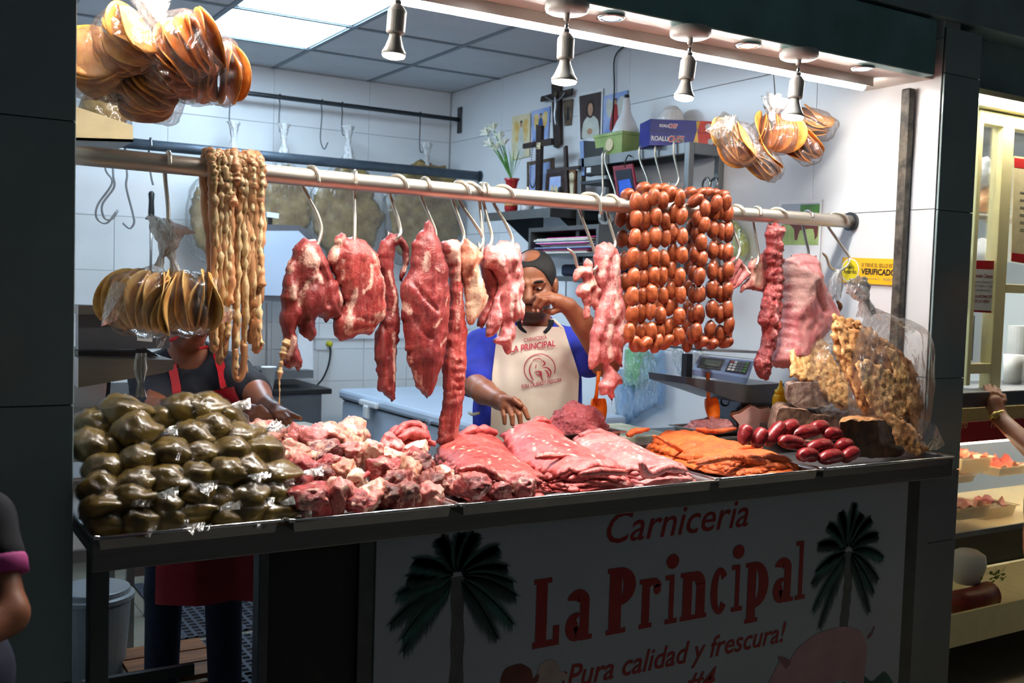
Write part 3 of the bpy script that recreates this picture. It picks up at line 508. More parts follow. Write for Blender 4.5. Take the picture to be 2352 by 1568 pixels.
tray(2.500, 3.150, 2.195, 2.83, 'steel tray of red sausages at the right end of the counter', m='steel_dull')
# ------------------------------------------------------------------ rails
t = thing('meat_rail', (1.8, RY, RZ-RR), 'thick steel meat rail across the front with meat hooks on it', 'rail')
def rail_z(x): return RZ-.012*math.sin(math.pi*np.clip((x-XL)/(XR-XL), 0, 1))
q = MB(); xs = np.linspace(XL+.001, XR-.001, 30); q.tube([(x, RY, rail_z(x)) for x in xs], RR, 24); q.build('bar', 'steel_rail', t, smooth=True)
q = MB(); q.lathe([(.036, XR-.014), (.034, XR-.001)], (0, RY, RZ), (1, 0, 0), 24); q.build('wall_flange', 'steel_dark', t)
t = thing('back_rail', (2.2, 5.62, 2.17), 'thick grey rail in front of the back wall', 'rail')
q = MB(); q.tube([(XL+.001, 5.62, 2.195), (XR-.001, 5.62, 2.195)], .028, 20); q.build('bar', 'iron_grey', t, smooth=True)
q = MB(); q.lathe([(.034, XR-.012), (.034, XR-.0015)], (0, 5.62, 2.195), (1, 0, 0), 20); q.build('wall_flange', 'iron_grey', t)
t = thing('wall_rail', (2.2, 5.90, 2.56), 'thin grey rail high on the back wall with a plate at its end', 'rail')
q = MB(); q.tube([(XL+.001, 5.90, 2.575), (XR-.012, 5.90, 2.575)], .0135, 14); q.build('bar', 'steel_dark', t, smooth=True)
box('end_plate', 'steel_dark', XR-.012, XR-.001, 5.875, 5.925, 2.49, 2.655, parent=t, b=.003)
# ------------------------------------------------------------------ S hooks on the front rail (pixel traced: back of arch, front end, shaft below the rail, bend, tip)
HOOKS = []
def hook(arch, end, pts, lab, tipback=True, r=.0054, m='steel_hook', tail=None):
    a = aY(arch[0], arch[1], RY+.004); e = aY(end[0], end[1], RY-RR-.006); zr = rail_z(a[0]); rr = RR+.0052
    P = [e, np.array([e[0]*.75+a[0]*.25, RY-rr*.86, zr+rr*.55]), np.array([e[0]*.4+a[0]*.6, RY-rr*.25, zr+rr*.98]), np.array([a[0], RY+rr*.45, zr+rr*.9])]
    s0 = aY(pts[0][0], pts[0][1], RY+.026); P += [np.array([a[0]*.7+s0[0]*.3, RY+rr*1.0, zr+.002]), s0]
    n = len(pts)
    for i, p in enumerate(pts[1:]): P.append(aY(p[0], p[1], RY+.018-.03*(i+1)/max(1, n-1)))
    if tail is None:
        b = P[-1]; P += [b+np.array([-.006, .012, -.014]), b+np.array([-.012, .034, -.008]), b+np.array([-.014, .044, .016])]
    else: P += [aY(p[0], p[1], RY+.02) for p in tail]
    q = MB(); sp = spline(P, 6); rad = np.full(len(sp), r); rad[-3:] *= [.8, .6, .3]; q.tube(sp, rad, 8)
    HOOKS.append(q.build('meat_hook', m, label=lab, cat='hook', group='meat hooks on the front rail', smooth=True))
hook((387, 347), (390, 378), [(378, 396), (386, 480), (384, 532)], 'steel hook holding the lower left bag of tostadas')
hook((710, 383), (733, 420), [(695, 427), (726, 485), (738, 530), (723, 577)], 'steel hook carrying the leftmost folded cut of beef')
hook((817, 390), (817, 425), [(815, 438), (815, 510), (813, 562)], 'straight steel hook carrying the wide cut with white sinew')
hook((905, 404), (937, 435), [(895, 445), (912, 495), (920, 530), (916, 543)], 'steel hook carrying the narrow hollow strip of beef')
hook((973, 408), (990, 432), [(967, 452), (988, 500), (1001, 540), (988, 568)], 'steel hook through the top of the big dark teardrop cut')
hook((1050, 418), (1080, 448), [(1039, 458), (1056, 505), (1066, 545), (1053, 570)], 'steel hook carrying the very long strip that hangs to the counter')
hook((1070, 419), (1106, 441), [(1054, 460), (1085, 505), (1109, 545), (1103, 570)], 'steel hook with a slanting shaft carrying the tan folded flap')
hook((1106, 421), (1112, 445), [(1101, 465), (1106, 510), (1109, 550), (1105, 588)], 'left one of two steel hooks side by side over the brownish cut')
hook((1114, 422), (1124, 447), [(1110, 465), (1122, 510), (1130, 545), (1124, 567)], 'right one of two steel hooks side by side over the brownish cut')
hook((1146, 426), (1182, 454), [(1134, 467), (1160, 510), (1177, 550), (1171, 573)], 'steel hook carrying the pink rib piece before the butcher\'s face')
hook((1343, 446), (1381, 492), [(1330, 481), (1352, 540), (1372, 600), (1364, 620)], 'long steel hook carrying the small knobbly pink scrap', tail=[(1345, 632), (1326, 612), (1318, 585), (1303, 570)])
hook((1398, 450), (1424, 476), [(1393, 483), (1404, 525), (1413, 556), (1410, 570)], 'steel hook just left of the chorizo strings')
hook((1685, 472), (1711, 496), [(1683, 520), (1693, 550), (1699, 573), (1692, 594)], 'steel hook carrying the small hollow piece beside the chorizo')
hook((1738, 473), (1749, 494), [(1729, 507), (1737, 550), (1742, 590), (1737, 609)], 'steel hook carrying the thin pale flap', tail=[(1731, 612), (1727, 589)])
hook((1777, 479), (1810, 500), [(1766, 509), (1786, 550), (1796, 588), (1790, 604)], 'steel hook hidden behind the red neck bone')
hook((1855, 481), (1868, 499), [(1843, 513), (1851, 550), (1857, 580), (1853, 622)], 'steel hook carrying the big pale pig piece', m='steel')
hook((1912, 487), (1949, 516), [(1900, 517), (1930, 560), (1951, 592), (1944, 612)], 'large steel hook nearest the right wall', tail=[(1926, 622), (1906, 612), (1898, 590), (1888, 580)])
# ------------------------------------------------------------------ hanging cuts of meat: outlines with their own distance and thickness
def Z(pts, ox, oy, s): return [(ox+x/s, oy+y/s) for x, y in pts]
def hang(name, outl, Y, T, m, lab, marks=(), res=.0065, rough=.006, grain=(30, 12), edge=.004, R=None, fatn=.35, back=.7, seed=None, bulge=None):
    o2 = np.array([aY(x, y, Y)[[0, 2]] for x, y in outl]); seed = len(bpy.data.objects) if seed is None else seed
    mk_ = [([aY(x, y, Y)[[0, 2]] for x, y in pl], w, h, f) for pl, w, h, f in marks]
    def fmap(x, z, t, s): return np.c_[x, Y-s*t, z]
    V, F, fat, _ = puff(o2, T, R or T*1.5, res, fmap, edge, mk_, rough, grain, seed, back, fatn)
    return mk(name, V, F, m, label=lab, cat='meat', group='cuts hanging from the front rail', smooth=True, attrs={'fat': fat})
A_ = lambda p: Z(p, 600, 520, 3.136); B_ = lambda p: Z(p, 600, 380, 3.92); D_ = lambda p: Z(p, 1000, 540, 3.335); E_ = lambda p: Z(p, 1620, 440, 4.9); G_ = lambda p: Z(p, 1680, 560, 2.8)
m1 = hang('hanging_beef', A_([(300,88),(380,95),(425,150),(455,205),(500,300),(560,430),(580,530),(572,600),(582,660),(545,675),(490,668),(465,690),(440,660),(400,668),(388,715),(395,790),(355,828),(300,790),(275,755),(266,715),(250,760),(255,830),(285,900),(287,1000),(265,1048),(240,1015),(195,1020),(158,1012),(150,940),(150,850),(150,770),(135,720),(140,560),(150,420),(180,300),(215,220),(240,140)]), 2.735, .045, 'beef_dark', 'leftmost folded cut of beef with a cream fat patch and dark tail',
    [(A_([(310,185),(300,240),(350,260)]), .022, .010, 1.0), (A_([(205,440),(205,500)]), .012, .012, 1.1), (A_([(300,400),(265,470),(255,560)]), .008, -.004, .8), (A_([(400,300),(440,400),(450,560)]), .008, -.02, .35), (A_([(240,250),(235,420),(250,560),(300,660)]), .009, -.018, .2), (A_([(200,240),(195,330)]), .008, .002, .8), (A_([(550,470),(560,560)]), .011, .004, .9), (A_([(320,370),(380,350),(390,400)]), .010, .005, .8), (A_([(350,470),(360,600)]), .030, .012, 0), (A_([(265,670),(265,760)]), .01, -.02, 0), (A_([(215,810),(180,850),(160,930)]), .013, .008, 1.1)], fatn=.25)
q = MB(); sp = spline([aY(x, y, 2.715) for x, y in A_([(195,815),(165,880),(148,960),(135,1050),(130,1120),(132,1200),(128,1280)])], 8); n_ = len(sp)
q.tube(sp, np.interp(np.linspace(0, 1, n_), [0, .15, .5, .62, 1], [.012, .009, .008, .003, .0022])*(1+.5*fbm(np.c_[np.arange(n_)*.45, np.zeros(n_), np.zeros(n_)], 3, 2)), 8); q.build('fat_string', 'gut_fat', m1, smooth=True)
hang('hanging_beef', A_([(575,40),(603,48),(612,72),(665,70),(720,85),(770,130),(830,200),(850,270),(885,400),(892,560),(885,650),(860,690),(820,730),(800,770),(720,785),(620,808),(580,825),(530,780),(515,680),(560,620),(580,560),(570,470),(530,370),(500,300),(470,240),(490,180),(520,140),(520,90)]), 2.73, .040, 'beef', 'wide cut of beef sheathed in white sinew, second from the left',
    [(A_([(540,110),(520,150),(500,250)]), .012, .003, .9), (A_([(760,280),(750,420),(700,470)]), .007, .0, .8), (A_([(650,460),(600,640),(590,760)]), .012, .003, .85), (A_([(800,640),(870,650),(830,690)]), .014, .004, .9), (A_([(640,650),(780,690),(870,600)]), .008, -.003, .6), (A_([(780,200),(820,300),(860,420),(880,560)]), .014, .004, .6), (A_([(700,250),(680,400),(640,620)]), .007, -.006, .3), (A_([(560,240),(560,420)]), .010, -.006, .5), (A_([(590,770),(700,745),(800,735)]), .009, -.003, .7)], fatn=.45)
hang('hanging_beef', A_([(865,110),(915,57),(985,50),(1035,95),(1068,160),(1062,240),(1045,330),(1012,400),(1000,370),(1020,270),(1015,190),(992,140),(966,170),(958,260),(960,400),(985,470),(998,600),(1000,720),(985,850),(965,1000),(968,1160),(970,1235),(945,1270),(905,1230),(870,1200),(838,1185),(842,1090),(830,1000),(818,880),(815,780),(850,690),(885,640),(892,560),(880,420),(852,300),(840,210)]), 2.745, .024, 'beef_dark', 'narrow strip of beef folded over its hook with a dark hollow',
    [(A_([(900,330),(930,460),(950,520),(920,640)]), .008, .003, .7), (A_([(860,760),(850,980)]), .012, .006, 0), (A_([(930,760),(945,900),(940,1100)]), .007, .003, .95), (A_([(885,720),(895,1000),(900,1150)]), .007, -.012, .1), (A_([(1040,230),(1020,330)]), .010, .004, .7)], fatn=.25)
hang('hanging_beef', B_([(1500,495),(1527,508),(1555,590),(1600,680),(1640,800),(1680,950),(1692,1150)])+A_([(1352,560),(1340,700),(1332,800),(1312,950),(1265,1080),(1222,1180),(1195,1240),(1165,1210),(1120,1150),(1080,1050),(1050,950),(1030,830),(1020,720),(1003,650),(1010,560),(1000,470),(1012,400),(1050,350),(1078,250),(1083,120)]), 2.715, .062, 'beef_dark', 'big dark teardrop-shaped cut of beef, largest on the rail',
    [(A_([(1150,200),(1140,300)]), .012, .001, .75), (A_([(1010,560),(1040,610)]), .012, .003, .8), (A_([(1060,400),(1150,540),(1210,600)]), .006, -.010, .15), (A_([(1310,500),(1290,560)]), .005, .001, .7), (A_([(1245,660),(1190,720)]), .006, .002, .9), (A_([(1300,800),(1250,850)]), .007, .001, .8), (A_([(1060,640),(1120,760),(1180,800)]), .006, -.006, .1), (A_([(1200,300),(1260,330)]), .006, .001, .6), (A_([(1050,950),(1100,1080),(1160,1190)]), .010, .002, .6)], R=.13, rough=.007, grain=(22, 14), fatn=.12)
hang('hanging_beef', A_([(1290,115),(1360,95),(1428,110),(1438,200),(1440,400),(1458,600),(1475,750),(1478,900),(1465,1150),(1440,1350),(1420,1500),(1400,1580),(1340,1590),(1268,1560),(1268,1490),(1290,1350),(1312,1200),(1300,1000),(1318,900),(1335,700),(1352,560),(1355,400),(1320,250),(1292,170)]), 2.735, .034, 'beef', 'very long strip of beef hanging down to the sliced meat',
    [(A_([(1370,130),(1360,220)]), .025, .004, 1.0), (A_([(1385,250),(1385,380)]), .010, .004, .9), (A_([(1400,480),(1390,600),(1380,740)]), .009, .005, .6)]+[(A_([(1325+(k*37)%23,930+k*64+(k*29)%17),(1365,955+k*60),(1405+(k*17)%19,945+k*58+(k*13)%21)]), .006+.001*(k%3), .005, .38) for k in range(6)]+[(A_([(1350,930),(1340,1200),(1350,1500)]), .012, .006, .2), (A_([(1300,1300),(1310,1480)]), .008, -.012, 0)], fatn=.3)
hang('hanging_pork', B_([(1825,640),(1880,680),(1945,745),(1987,800),(1980,850),(1945,900),(2000,1050),(2035,1150),(2030,1200),(1990,1290),(1945,1370),(1900,1425),(1858,1420),(1848,1380),(1830,1200),(1812,1050),(1785,950),(1770,850),(1780,780),(1800,700)]), 2.72, .034, 'tan', 'tan folded flap of pork with a pale pointed end',
    [(B_([(1930,800),(1850,950),(1840,1000)]), .008, -.010, .0), (B_([(1920,980),(1900,1150),(1880,1350)]), .030, .002, .95), (B_([(2030,1180),(1950,1290),(1870,1400)]), .010, .002, .8), (B_([(1870,750),(1840,900)]), .03, .012, 0)], fatn=.2)
hang('hanging_pork', B_([(2010,740),(2060,752),(2045,900),(2118,1000),(2132,1080),(2112,1150),(2080,1280),(2035,1400),(1990,1468),(1930,1440),(1945,1370),(1990,1300),(2030,1200),(2005,1050),(1965,900),(1990,800)]), 2.755, .026, 'beef', 'brownish muscle hanging between the tan flap and the rib piece',
    [(B_([(2030,980),(2080,1060),(2060,1180)]), .012, .008, .2), (B_([(2090,1000),(2120,1060)]), .010, .004, .6), (B_([(2000,1300),(2050,1200)]), .008, -.006, 0)], fatn=.2)
hang('hanging_ribs', D_([(370,110),(400,70),(450,80),(480,45),(560,48),(620,62),(650,130),(655,250),(668,350),(668,420),(660,500),(678,560),(668,640),(658,692),(648,640),(632,628),(612,662),(590,650),(602,700),(602,780),(580,850),(560,912),(530,885),(500,850),(445,812),(478,770),(500,690),(470,740),(430,780),(395,790),(388,740),(400,650),(430,560),(470,450),(482,370),(440,270),(385,260),(360,200)]), 2.725, .034, 'pork', 'knobbly pink rib piece hanging before the butcher\'s face',
    [(D_([(420,110),(500,130),(560,180)]), .02, .010, .7), (D_([(560,200),(600,320),(580,480),(600,620)]), .012, .008, .6), (D_([(500,290),(540,360),(570,470)]), .010, .006, .1), (D_([(490,380),(500,560),(520,700)]), .010, -.020, 0), (D_([(545,450),(545,620)]), .007, .003, .95), (D_([(640,480),(650,620)]), .012, .003, .9), (D_([(520,800),(560,850)]), .02, .010, .6), (D_([(440,200),(470,240)]), .015, .012, .8), (D_([(470,560),(450,700)]), .010, .006, .5), (D_([(400,150),(380,210)]), .013, .008, .6)], rough=.010, grain=(38, 26), fatn=.45)
hang('hanging_scrap', D_([(1160,185),(1190,198),(1200,250),(1222,330),(1258,410),(1266,450),(1240,480),(1252,540),(1222,572),(1192,550),(1180,610),(1145,650),(1130,600),(1142,530),(1110,470),(1080,440),(1092,390),(1130,350),(1112,318),(1072,365),(1050,340),(1062,280),(1100,240),(1140,240),(1143,205)]), 2.735, .022, 'pale', 'small knobbly pale pink scrap of pork and tendon',
    [(D_([(1170,210),(1150,290)]), .012, .008, .5), (D_([(1190,420),(1180,540)]), .010, -.018, 0), (D_([(1130,400),(1200,360)]), .015, .004, .8), (D_([(1240,420),(1250,470)]), .008, .005, .6)], rough=.008, grain=(45, 35), res=.005)
hang('hanging_pork', D_([(1230,85),(1280,52),(1340,60),(1380,92),(1402,150),(1412,300),(1422,420),(1442,520),(1457,650),(1472,780),(1452,830),(1430,850),(1427,900),(1436,1000),(1412,1015),(1395,972),(1360,965),(1322,985),(1380,1040),(1418,1090),(1427,1140),(1385,1150),(1352,1190),(1366,1230),(1352,1300),(1340,1255),(1318,1220),(1260,1222),(1250,1150),(1290,1085),(1292,1020),(1270,980),(1222,1020),(1180,1030),(1175,980),(1187,850),(1192,740),(1220,640),(1240,540),(1258,460),(1248,400),(1222,300),(1217,200),(1224,130)]), 2.725, .032, 'pork', 'long pink slab of pork belly with white fat bands and dangling scraps',
    [(D_([(1330,150),(1290,300),(1300,420)]), .010, -.012, .4), (D_([(1350,190),(1340,400),(1340,620)]), .018, .007, .85), (D_([(1400,660),(1380,740)]), .016, .005, .95), (D_([(1260,560),(1240,700),(1210,860)]), .012, .004, .3), (D_([(1270,160),(1240,300)]), .012, .003, .8), (D_([(1310,640),(1290,820),(1320,960)]), .014, .004, .9), (D_([(1240,800),(1240,950)]), .010, -.012, 0), (D_([(1430,700),(1450,800)]), .012, .006, .6), (D_([(1380,880),(1400,980)]), .010, .005, .5)], rough=.008, grain=(34, 22), fatn=.35)
hang('hanging_scrap', E_([(295,740),(345,720),(400,770),(450,840),(500,920),(490,960),(430,1000),(380,1060),(320,1100),(270,1090),(262,900),(280,800)]), 2.74, .022, 'pork', 'small pink hollow piece hanging right beside the chorizo',
    [(E_([(400,880),(350,960),(330,1030)]), .018, -.026, -.5), (E_([(420,820),(480,920)]), .010, .004, .9)], res=.005)
hang('hanging_flap', E_([(645,700),(690,720),(700,900),(690,1100),(668,1145),(600,1110),(480,1100),(440,1112),(400,1142),(404,1060),(470,980),(500,930),(470,850),(500,800),(560,740)]), 2.745, .010, 'pale', 'thin pale flap hanging left of the red neck bone',
    [(E_([(570,800),(560,1000)]), .03, .002, .9), (E_([(640,760),(650,1050)]), .02, .001, .2)], res=.006, fatn=.8)
hang('hanging_neck_bone', E_([(695,395),(735,378),(770,360),(830,380),(872,380),(872,480),(850,560),(850,700),(850,900),(862,1100),(845,1300)])+G_([(312,480),(302,570),(272,650),(242,780),(232,870),(208,887),(170,850),(148,790),(160,720),(192,630),(180,480),(200,360)])+E_([(660,1150),(690,1000),(690,800),(672,680),(690,560),(680,470)]), 2.705, .036, 'neck_bone', 'long red ragged neck bone hanging before the calendar',
    [(E_([(780,420),(770,560),(760,700),(770,900),(760,1100)]), .010, .008, .5), (E_([(710,430),(850,440)]), .008, .010, .7)]+[(E_([(700+(k*31)%30,540+k*95+(k*47)%40),(770,560+k*92+(k*23)%30),(850-(k*19)%25,545+k*97)]), .005+.002*(k%3), -.006-.003*(k%3), -.3) for k in range(8)]+[(G_([(245,400),(240,520),(235,600)]), .010, .006, .7), (G_([(215,640),(200,800)]), .012, .006, 0)], rough=.012, grain=(50, 40), fatn=.15, edge=.007, res=.006)
hang('hanging_pig_piece', G_([(345,100),(400,75),(450,60),(500,70),(525,100),(542,160),(562,200),(556,240),(600,320),(640,390),(660,440),(660,500),(605,560),(535,640),(480,710),(440,780),(418,842),(390,840),(378,808),(340,800),(300,800),(245,765),(260,700),(290,620),(312,520),(330,380),(330,250),(336,150)]), 2.735, .075, 'pig_head', 'big pale pink pig piece with skin, hanging before the calendar',
    [(G_([(340,140),(440,130),(520,150)]), .010, -.006, .3), (G_([(460,260),(470,340),(520,430)]), .012, -.012, -.4), (G_([(350,190),(420,260),(370,330)]), .06, .004, .9), (G_([(500,170),(550,190)]), .010, -.012, -.2), (G_([(560,300),(620,420)]), .03, .008, .5), (G_([(540,520),(590,490),(570,600)]), .02, .006, .8), (G_([(330,640),(360,760)]), .03, .012, .4), (G_([(300,700),(290,780)]), .02, .010, .3), (G_([(400,500),(420,600)]), .04, -.010, -.3), (G_([(400,760),(410,830)]), .012, .004, -.2)], R=.09, rough=.012, grain=(14, 12), fatn=.3, back=.5)
# ------------------------------------------------------------------ strings of intestine over the rail
t = thing('intestine_bundle', aY(545, 640, RY), 'tan strings of raw intestine draped over the rail at the left', 'meat')
def gut(px, ytop, yend, xend, w, yb, xb, k, fatty):
    a = aY(px, ytop, RY-RR-.012); x0 = a[0]; zr = rail_z(x0); rr = RR+.008+w
    e = aY(xend, yend, RY-.05+.02*math.sin(k)); bE = aY(xb, yb, RY+.05)
    P = [e, np.array([e[0]*.7+x0*.3, RY-.045, e[2]*.7+zr*.3]), np.array([e[0]*.3+x0*.7, RY-.04, e[2]*.3+zr*.7]), np.array([x0, RY-rr, zr-.03]), np.array([x0, RY-rr*.75, zr+rr*.6]), np.array([x0, RY, zr+rr]), np.array([x0, RY+rr*.75, zr+rr*.6]), np.array([x0, RY+rr, zr-.03]), np.array([bE[0]*.5+x0*.5, RY+.045, bE[2]*.5+zr*.5]), bE]
    sp = spline(P, 16); n = len(sp); s_ = np.arange(n); rad = w*(1+.28*fbm(np.c_[s_*.35, s_*0+k, s_*0], k, 2)); rad[0] *= .4; rad[-1] *= .4
    sp[:, 0] += .003*fbm(np.c_[s_*.12, s_*0+k, s_*0+5], k); q = MB(); q.tube(sp, rad, 9); V = np.array(q.v)
    V = V+.0022*fbm(V*110, k, 2)[:, None]*np.array([1, 1, 0]); mk('strand', V, q.f, 'gut', t, smooth=True)
    if fatty:
        r_ = random.Random(k); q = MB(); off = .7*w
        pts = sp[2:int(n*.5)]+np.array([.6*off, -off, 0]); m_ = len(pts); q.tube(pts, .0060*(1+.75*fbm(np.c_[np.arange(m_)*.8, np.zeros(m_)+k, np.zeros(m_)], k+3, 2)), 7); mk('fat_fringe', q.v, q.f, 'gut_fat', t, smooth=True)
for k, a in enumerate([(488, 360, 812, 492, .011, 700, 490, 1), (500, 358, 838, 507, .009, 740, 500, 1), (512, 357, 824, 516, .010, 730, 512, 1), (523, 356, 790, 520, .009, 745, 520, 1), (533, 356, 700, 530, .010, 700, 534, 0), (541, 357, 470, 536, .013, 690, 545, 0), (550, 358, 868, 540, .008, 760, 548, 1), (558, 359, 872, 556, .008, 730, 560, 1), (566, 362, 700, 566, .009, 690, 566, 0), (574, 364, 790, 576, .012, 720, 572, 1), (584, 366, 812, 588, .012, 700, 586, 0), (594, 368, 805, 594, .012, 700, 596, 1), (603, 371, 660, 602, .010, 690, 604, 0)]): gut(*a[:7], k, a[7])
q = MB(); q.tube(spline([aY(x, y, RY-.052) for x, y in ((541, 800), (538, 850), (543, 870), (553, 868), (560, 845), (563, 790))], 8), .0075, 9); q.build('strand', 'gut', t, smooth=True)
# ------------------------------------------------------------------ chorizo strings: every link a part of its string
def link_mesh(seed):
    bm = bmesh.new(); bmesh.ops.create_uvsphere(bm, u_segments=14, v_segments=10, radius=1); r = random.Random(seed); V = np.array([v.co[:] for v in bm.verts]); F = [tuple(v.index for v in f.verts) for f in bm.faces]; bm.free()
    z = V[:, 2]; rad = np.sqrt(np.maximum(0, 1-np.abs(z)**2.6))**.9; ang = np.arctan2(V[:, 1], V[:, 0]); k = np.hypot(V[:, 0], V[:, 1]) > 1e-4
    bend = r.uniform(-.16, .16); w = .0198*(1+.07*fbm(V*2.2, seed)); X = np.where(k, np.cos(ang), 0)*rad*w+bend*.012*(1-z*z); Y = np.where(k, np.sin(ang), 0)*rad*w; Zz = z*.0305
    Zz = np.where(np.abs(z) > .995, np.sign(z)*.0335, Zz); return np.c_[X, Y, Zz], F
def chorizo(lab, loc, cols, seed, tops):
    t = thing('chorizo_string', loc, lab, 'sausages', 'chorizo strings on the rail'); protos = []; r = random.Random(seed); tie = None
    for s_ in range(4):
        V, F = link_mesh(seed*10+s_); protos.append(mk('link', V+np.array(loc), F, 'chorizo' if seed == 1 else 'chorizo_dark', t, smooth=True))
    used = [False]*4
    def put(p, rot, sc=1.0):
        i = r.randrange(4); o = protos[i] if not used[i] else copy_part(protos[i], t); used[i] = True
        o.location = tuple(np.array(p)-np.array(loc)); o.rotation_euler = rot; o.scale = (sc*r.uniform(.94, 1.06),)*2+(sc*r.uniform(.94, 1.08),)
    for (px, y0, y1, n, dY) in cols:      # column of links from the pixel row y0 down to y1
        for i in range(n):
            py = y0+(y1-y0)*i/(n-1)+r.uniform(-4, 4); p = aY(px[0]+(px[1]-px[0])*i/(n-1)+r.uniform(-2, 2), py, RY+dY+r.uniform(-.004, .004)); put(p, (r.uniform(-.15, .15), r.uniform(-.12, .12), r.uniform(0, 6.2)))
    for (px, py, dY, tilt, roll) in tops: put(aY(px, py, RY+dY), (tilt, roll, r.uniform(-.2, .2)))
    return t
f1, f2, b1 = -RR-.022, -RR-.045, RR+.022
chorizo('thicker left string of orange chorizo looped over the rail', tuple(aY(1500, 800, RY)), [
    ((1459, 1447), 505, 762, 7, f2), ((1484, 1471), 508, 765, 7, f1), ((1507, 1494), 500, 757, 7, f2), ((1528, 1516), 505, 762, 7, f1), ((1549, 1535), 490, 752, 7, f1), ((1567, 1560), 498, 768, 7, f2),
    ((1427, 1440), 500, 740, 6, b1), ((1448, 1452), 505, 745, 6, b1), ((1475, 1480), 510, 760, 6, b1), ((1505, 1510), 500, 750, 6, b1), ((1540, 1545), 500, 750, 6, b1)], 1,
    [(1460, 462, f2*.95, 0, .05), (1484, 464, f1, 0, 0), (1502, 452, f2, 0, 0), (1523, 460, f1, 0, .05), (1539, 446, f1, .3, .1), (1562, 455, f2, .1, -.05), (1441, 446, -.004, 1.4, .3), (1478, 432, .0, 1.5, .4), (1503, 435, .004, 1.4, .2), (1540, 440, .012, 1.4, -.2), (1520, 436, -.008, 1.2, .2), (1459, 790, f2, .5, -.5), (1482, 790, f2, .3, .6), (1508, 789, f2, .2, .3), (1530, 785, f1, .6, .6), (1550, 775, f1, .3, -.3)])
chorizo('thinner right string of darker orange chorizo looped over the rail', tuple(aY(1630, 795, RY)), [
    ((1600, 1590), 497, 765, 7, f1), ((1618, 1600), 475, 760, 8, f2), ((1640, 1632), 485, 757, 7, f1), ((1657, 1655), 485, 770, 7, f1), ((1673, 1672), 487, 750, 7, f2),
    ((1590, 1577), 520, 750, 6, b1), ((1612, 1606), 520, 780, 6, b1), ((1640, 1640), 520, 760, 6, b1), ((1672, 1670), 540, 770, 6, b1)], 2,
    [(1585, 443, 0, 1.4, .5), (1605, 447, f1*.5, 1.0, .4), (1622, 443, .0, 1.4, -.2), (1640, 446, 0, 1.3, .2), (1660, 449, 0, 1.4, -.1), (1597, 460, f1, .9, .5), (1645, 467, f2, .2, .1), (1668, 466, f2, .2, -.2), (1612, 785, f2, 1.3, .9), (1635, 790, f1, 1.3, -.8), (1665, 785, f1, 1.2, .8), (1579, 790, b1, .1, 0)])
# ------------------------------------------------------------------ pile of tied bags of green stew
def bag_mesh(seed):
    bm = bmesh.new(); bmesh.ops.create_uvsphere(bm, u_segments=28, v_segments=20, radius=1); V = np.array([v.co[:] for v in bm.verts]); F = [tuple(v.index for v in f.verts) for f in bm.faces]; bm.free()
    x = V[:, 0]; n = V*np.array([.050, .047, .037]); pin = np.clip((x-.45)/.55, 0, 1); n[:, 1:] *= (1-.50*pin[:, None]**1.5); n[:, 0] += .012*pin**2
    n += V*(.0055*fbm(V*1.8+seed*7.3, seed)+.0016*(1-np.abs(fbm(V*np.array([2, 5, 5])+seed, seed+9, 2)))+.0022*fbm(V*4.5+seed, seed+4, 2))[:, None]; n[:, 2] = np.maximum(n[:, 2], -.027+.004*fbm(V*2, seed+3))
    ang = np.arctan2(V[:, 1], V[:, 2]); n *= (1+.035*pin*np.cos(ang*9+seed))[:, None]; return n, F
def tail_mesh(seed):
    r = np.random.default_rng(seed); P = []; k = 9; 
    for i, (a, w) in enumerate(((.056, .006), (.064, .004), (.080, .017), (.100, .030))):
        for j in range(k): s_ = (j/(k-1)-.5)*2; P.append((a+.004*r.random(), s_*w, .006*math.sin(j*2.3+seed+i)*(.3+i*.5)))
    return np.array(P), [(i*k+j, i*k+j+1, (i+1)*k+j+1, (i+1)*k+j) for i in range(3) for j in range(k-1)]
BAGS = [[(247,1200),(316,1196),(388,1192),(447,1184),(514,1180),(566,1176),(622,1172)], [(238,1165),(308,1148),(376,1155),(443,1142),(509,1143),(566,1140),(627,1138)], [(232,1122),(318,1104),(379,1100),(456,1092),(522,1084),(570,1090),(627,1090)], [(242,1079),(322,1056),(392,1036),(462,1048),(528,1041),(604,1043)], [(206,1020),(258,1030),(311,992),(438,1000),(487,987),(549,1005)], [(218,977),(281,951),(377,967),(418,946),(466,941),(509,967)]]
ROWN = ['bottom row', 'second row from the bottom', 'third row from the bottom', 'fourth row from the bottom', 'second row from the top', 'top row']; ORDN = ['first', 'second', 'third', 'fourth', 'fifth', 'sixth', 'seventh']
bm_ = [bag_mesh(s_) for s_ in range(5)]; tm_ = [tail_mesh(s_) for s_ in range(5)]; BM, TM, FM = {}, {}, {}
YR = [2.265, 2.285, 2.315, 2.36, 2.42, 2.50]
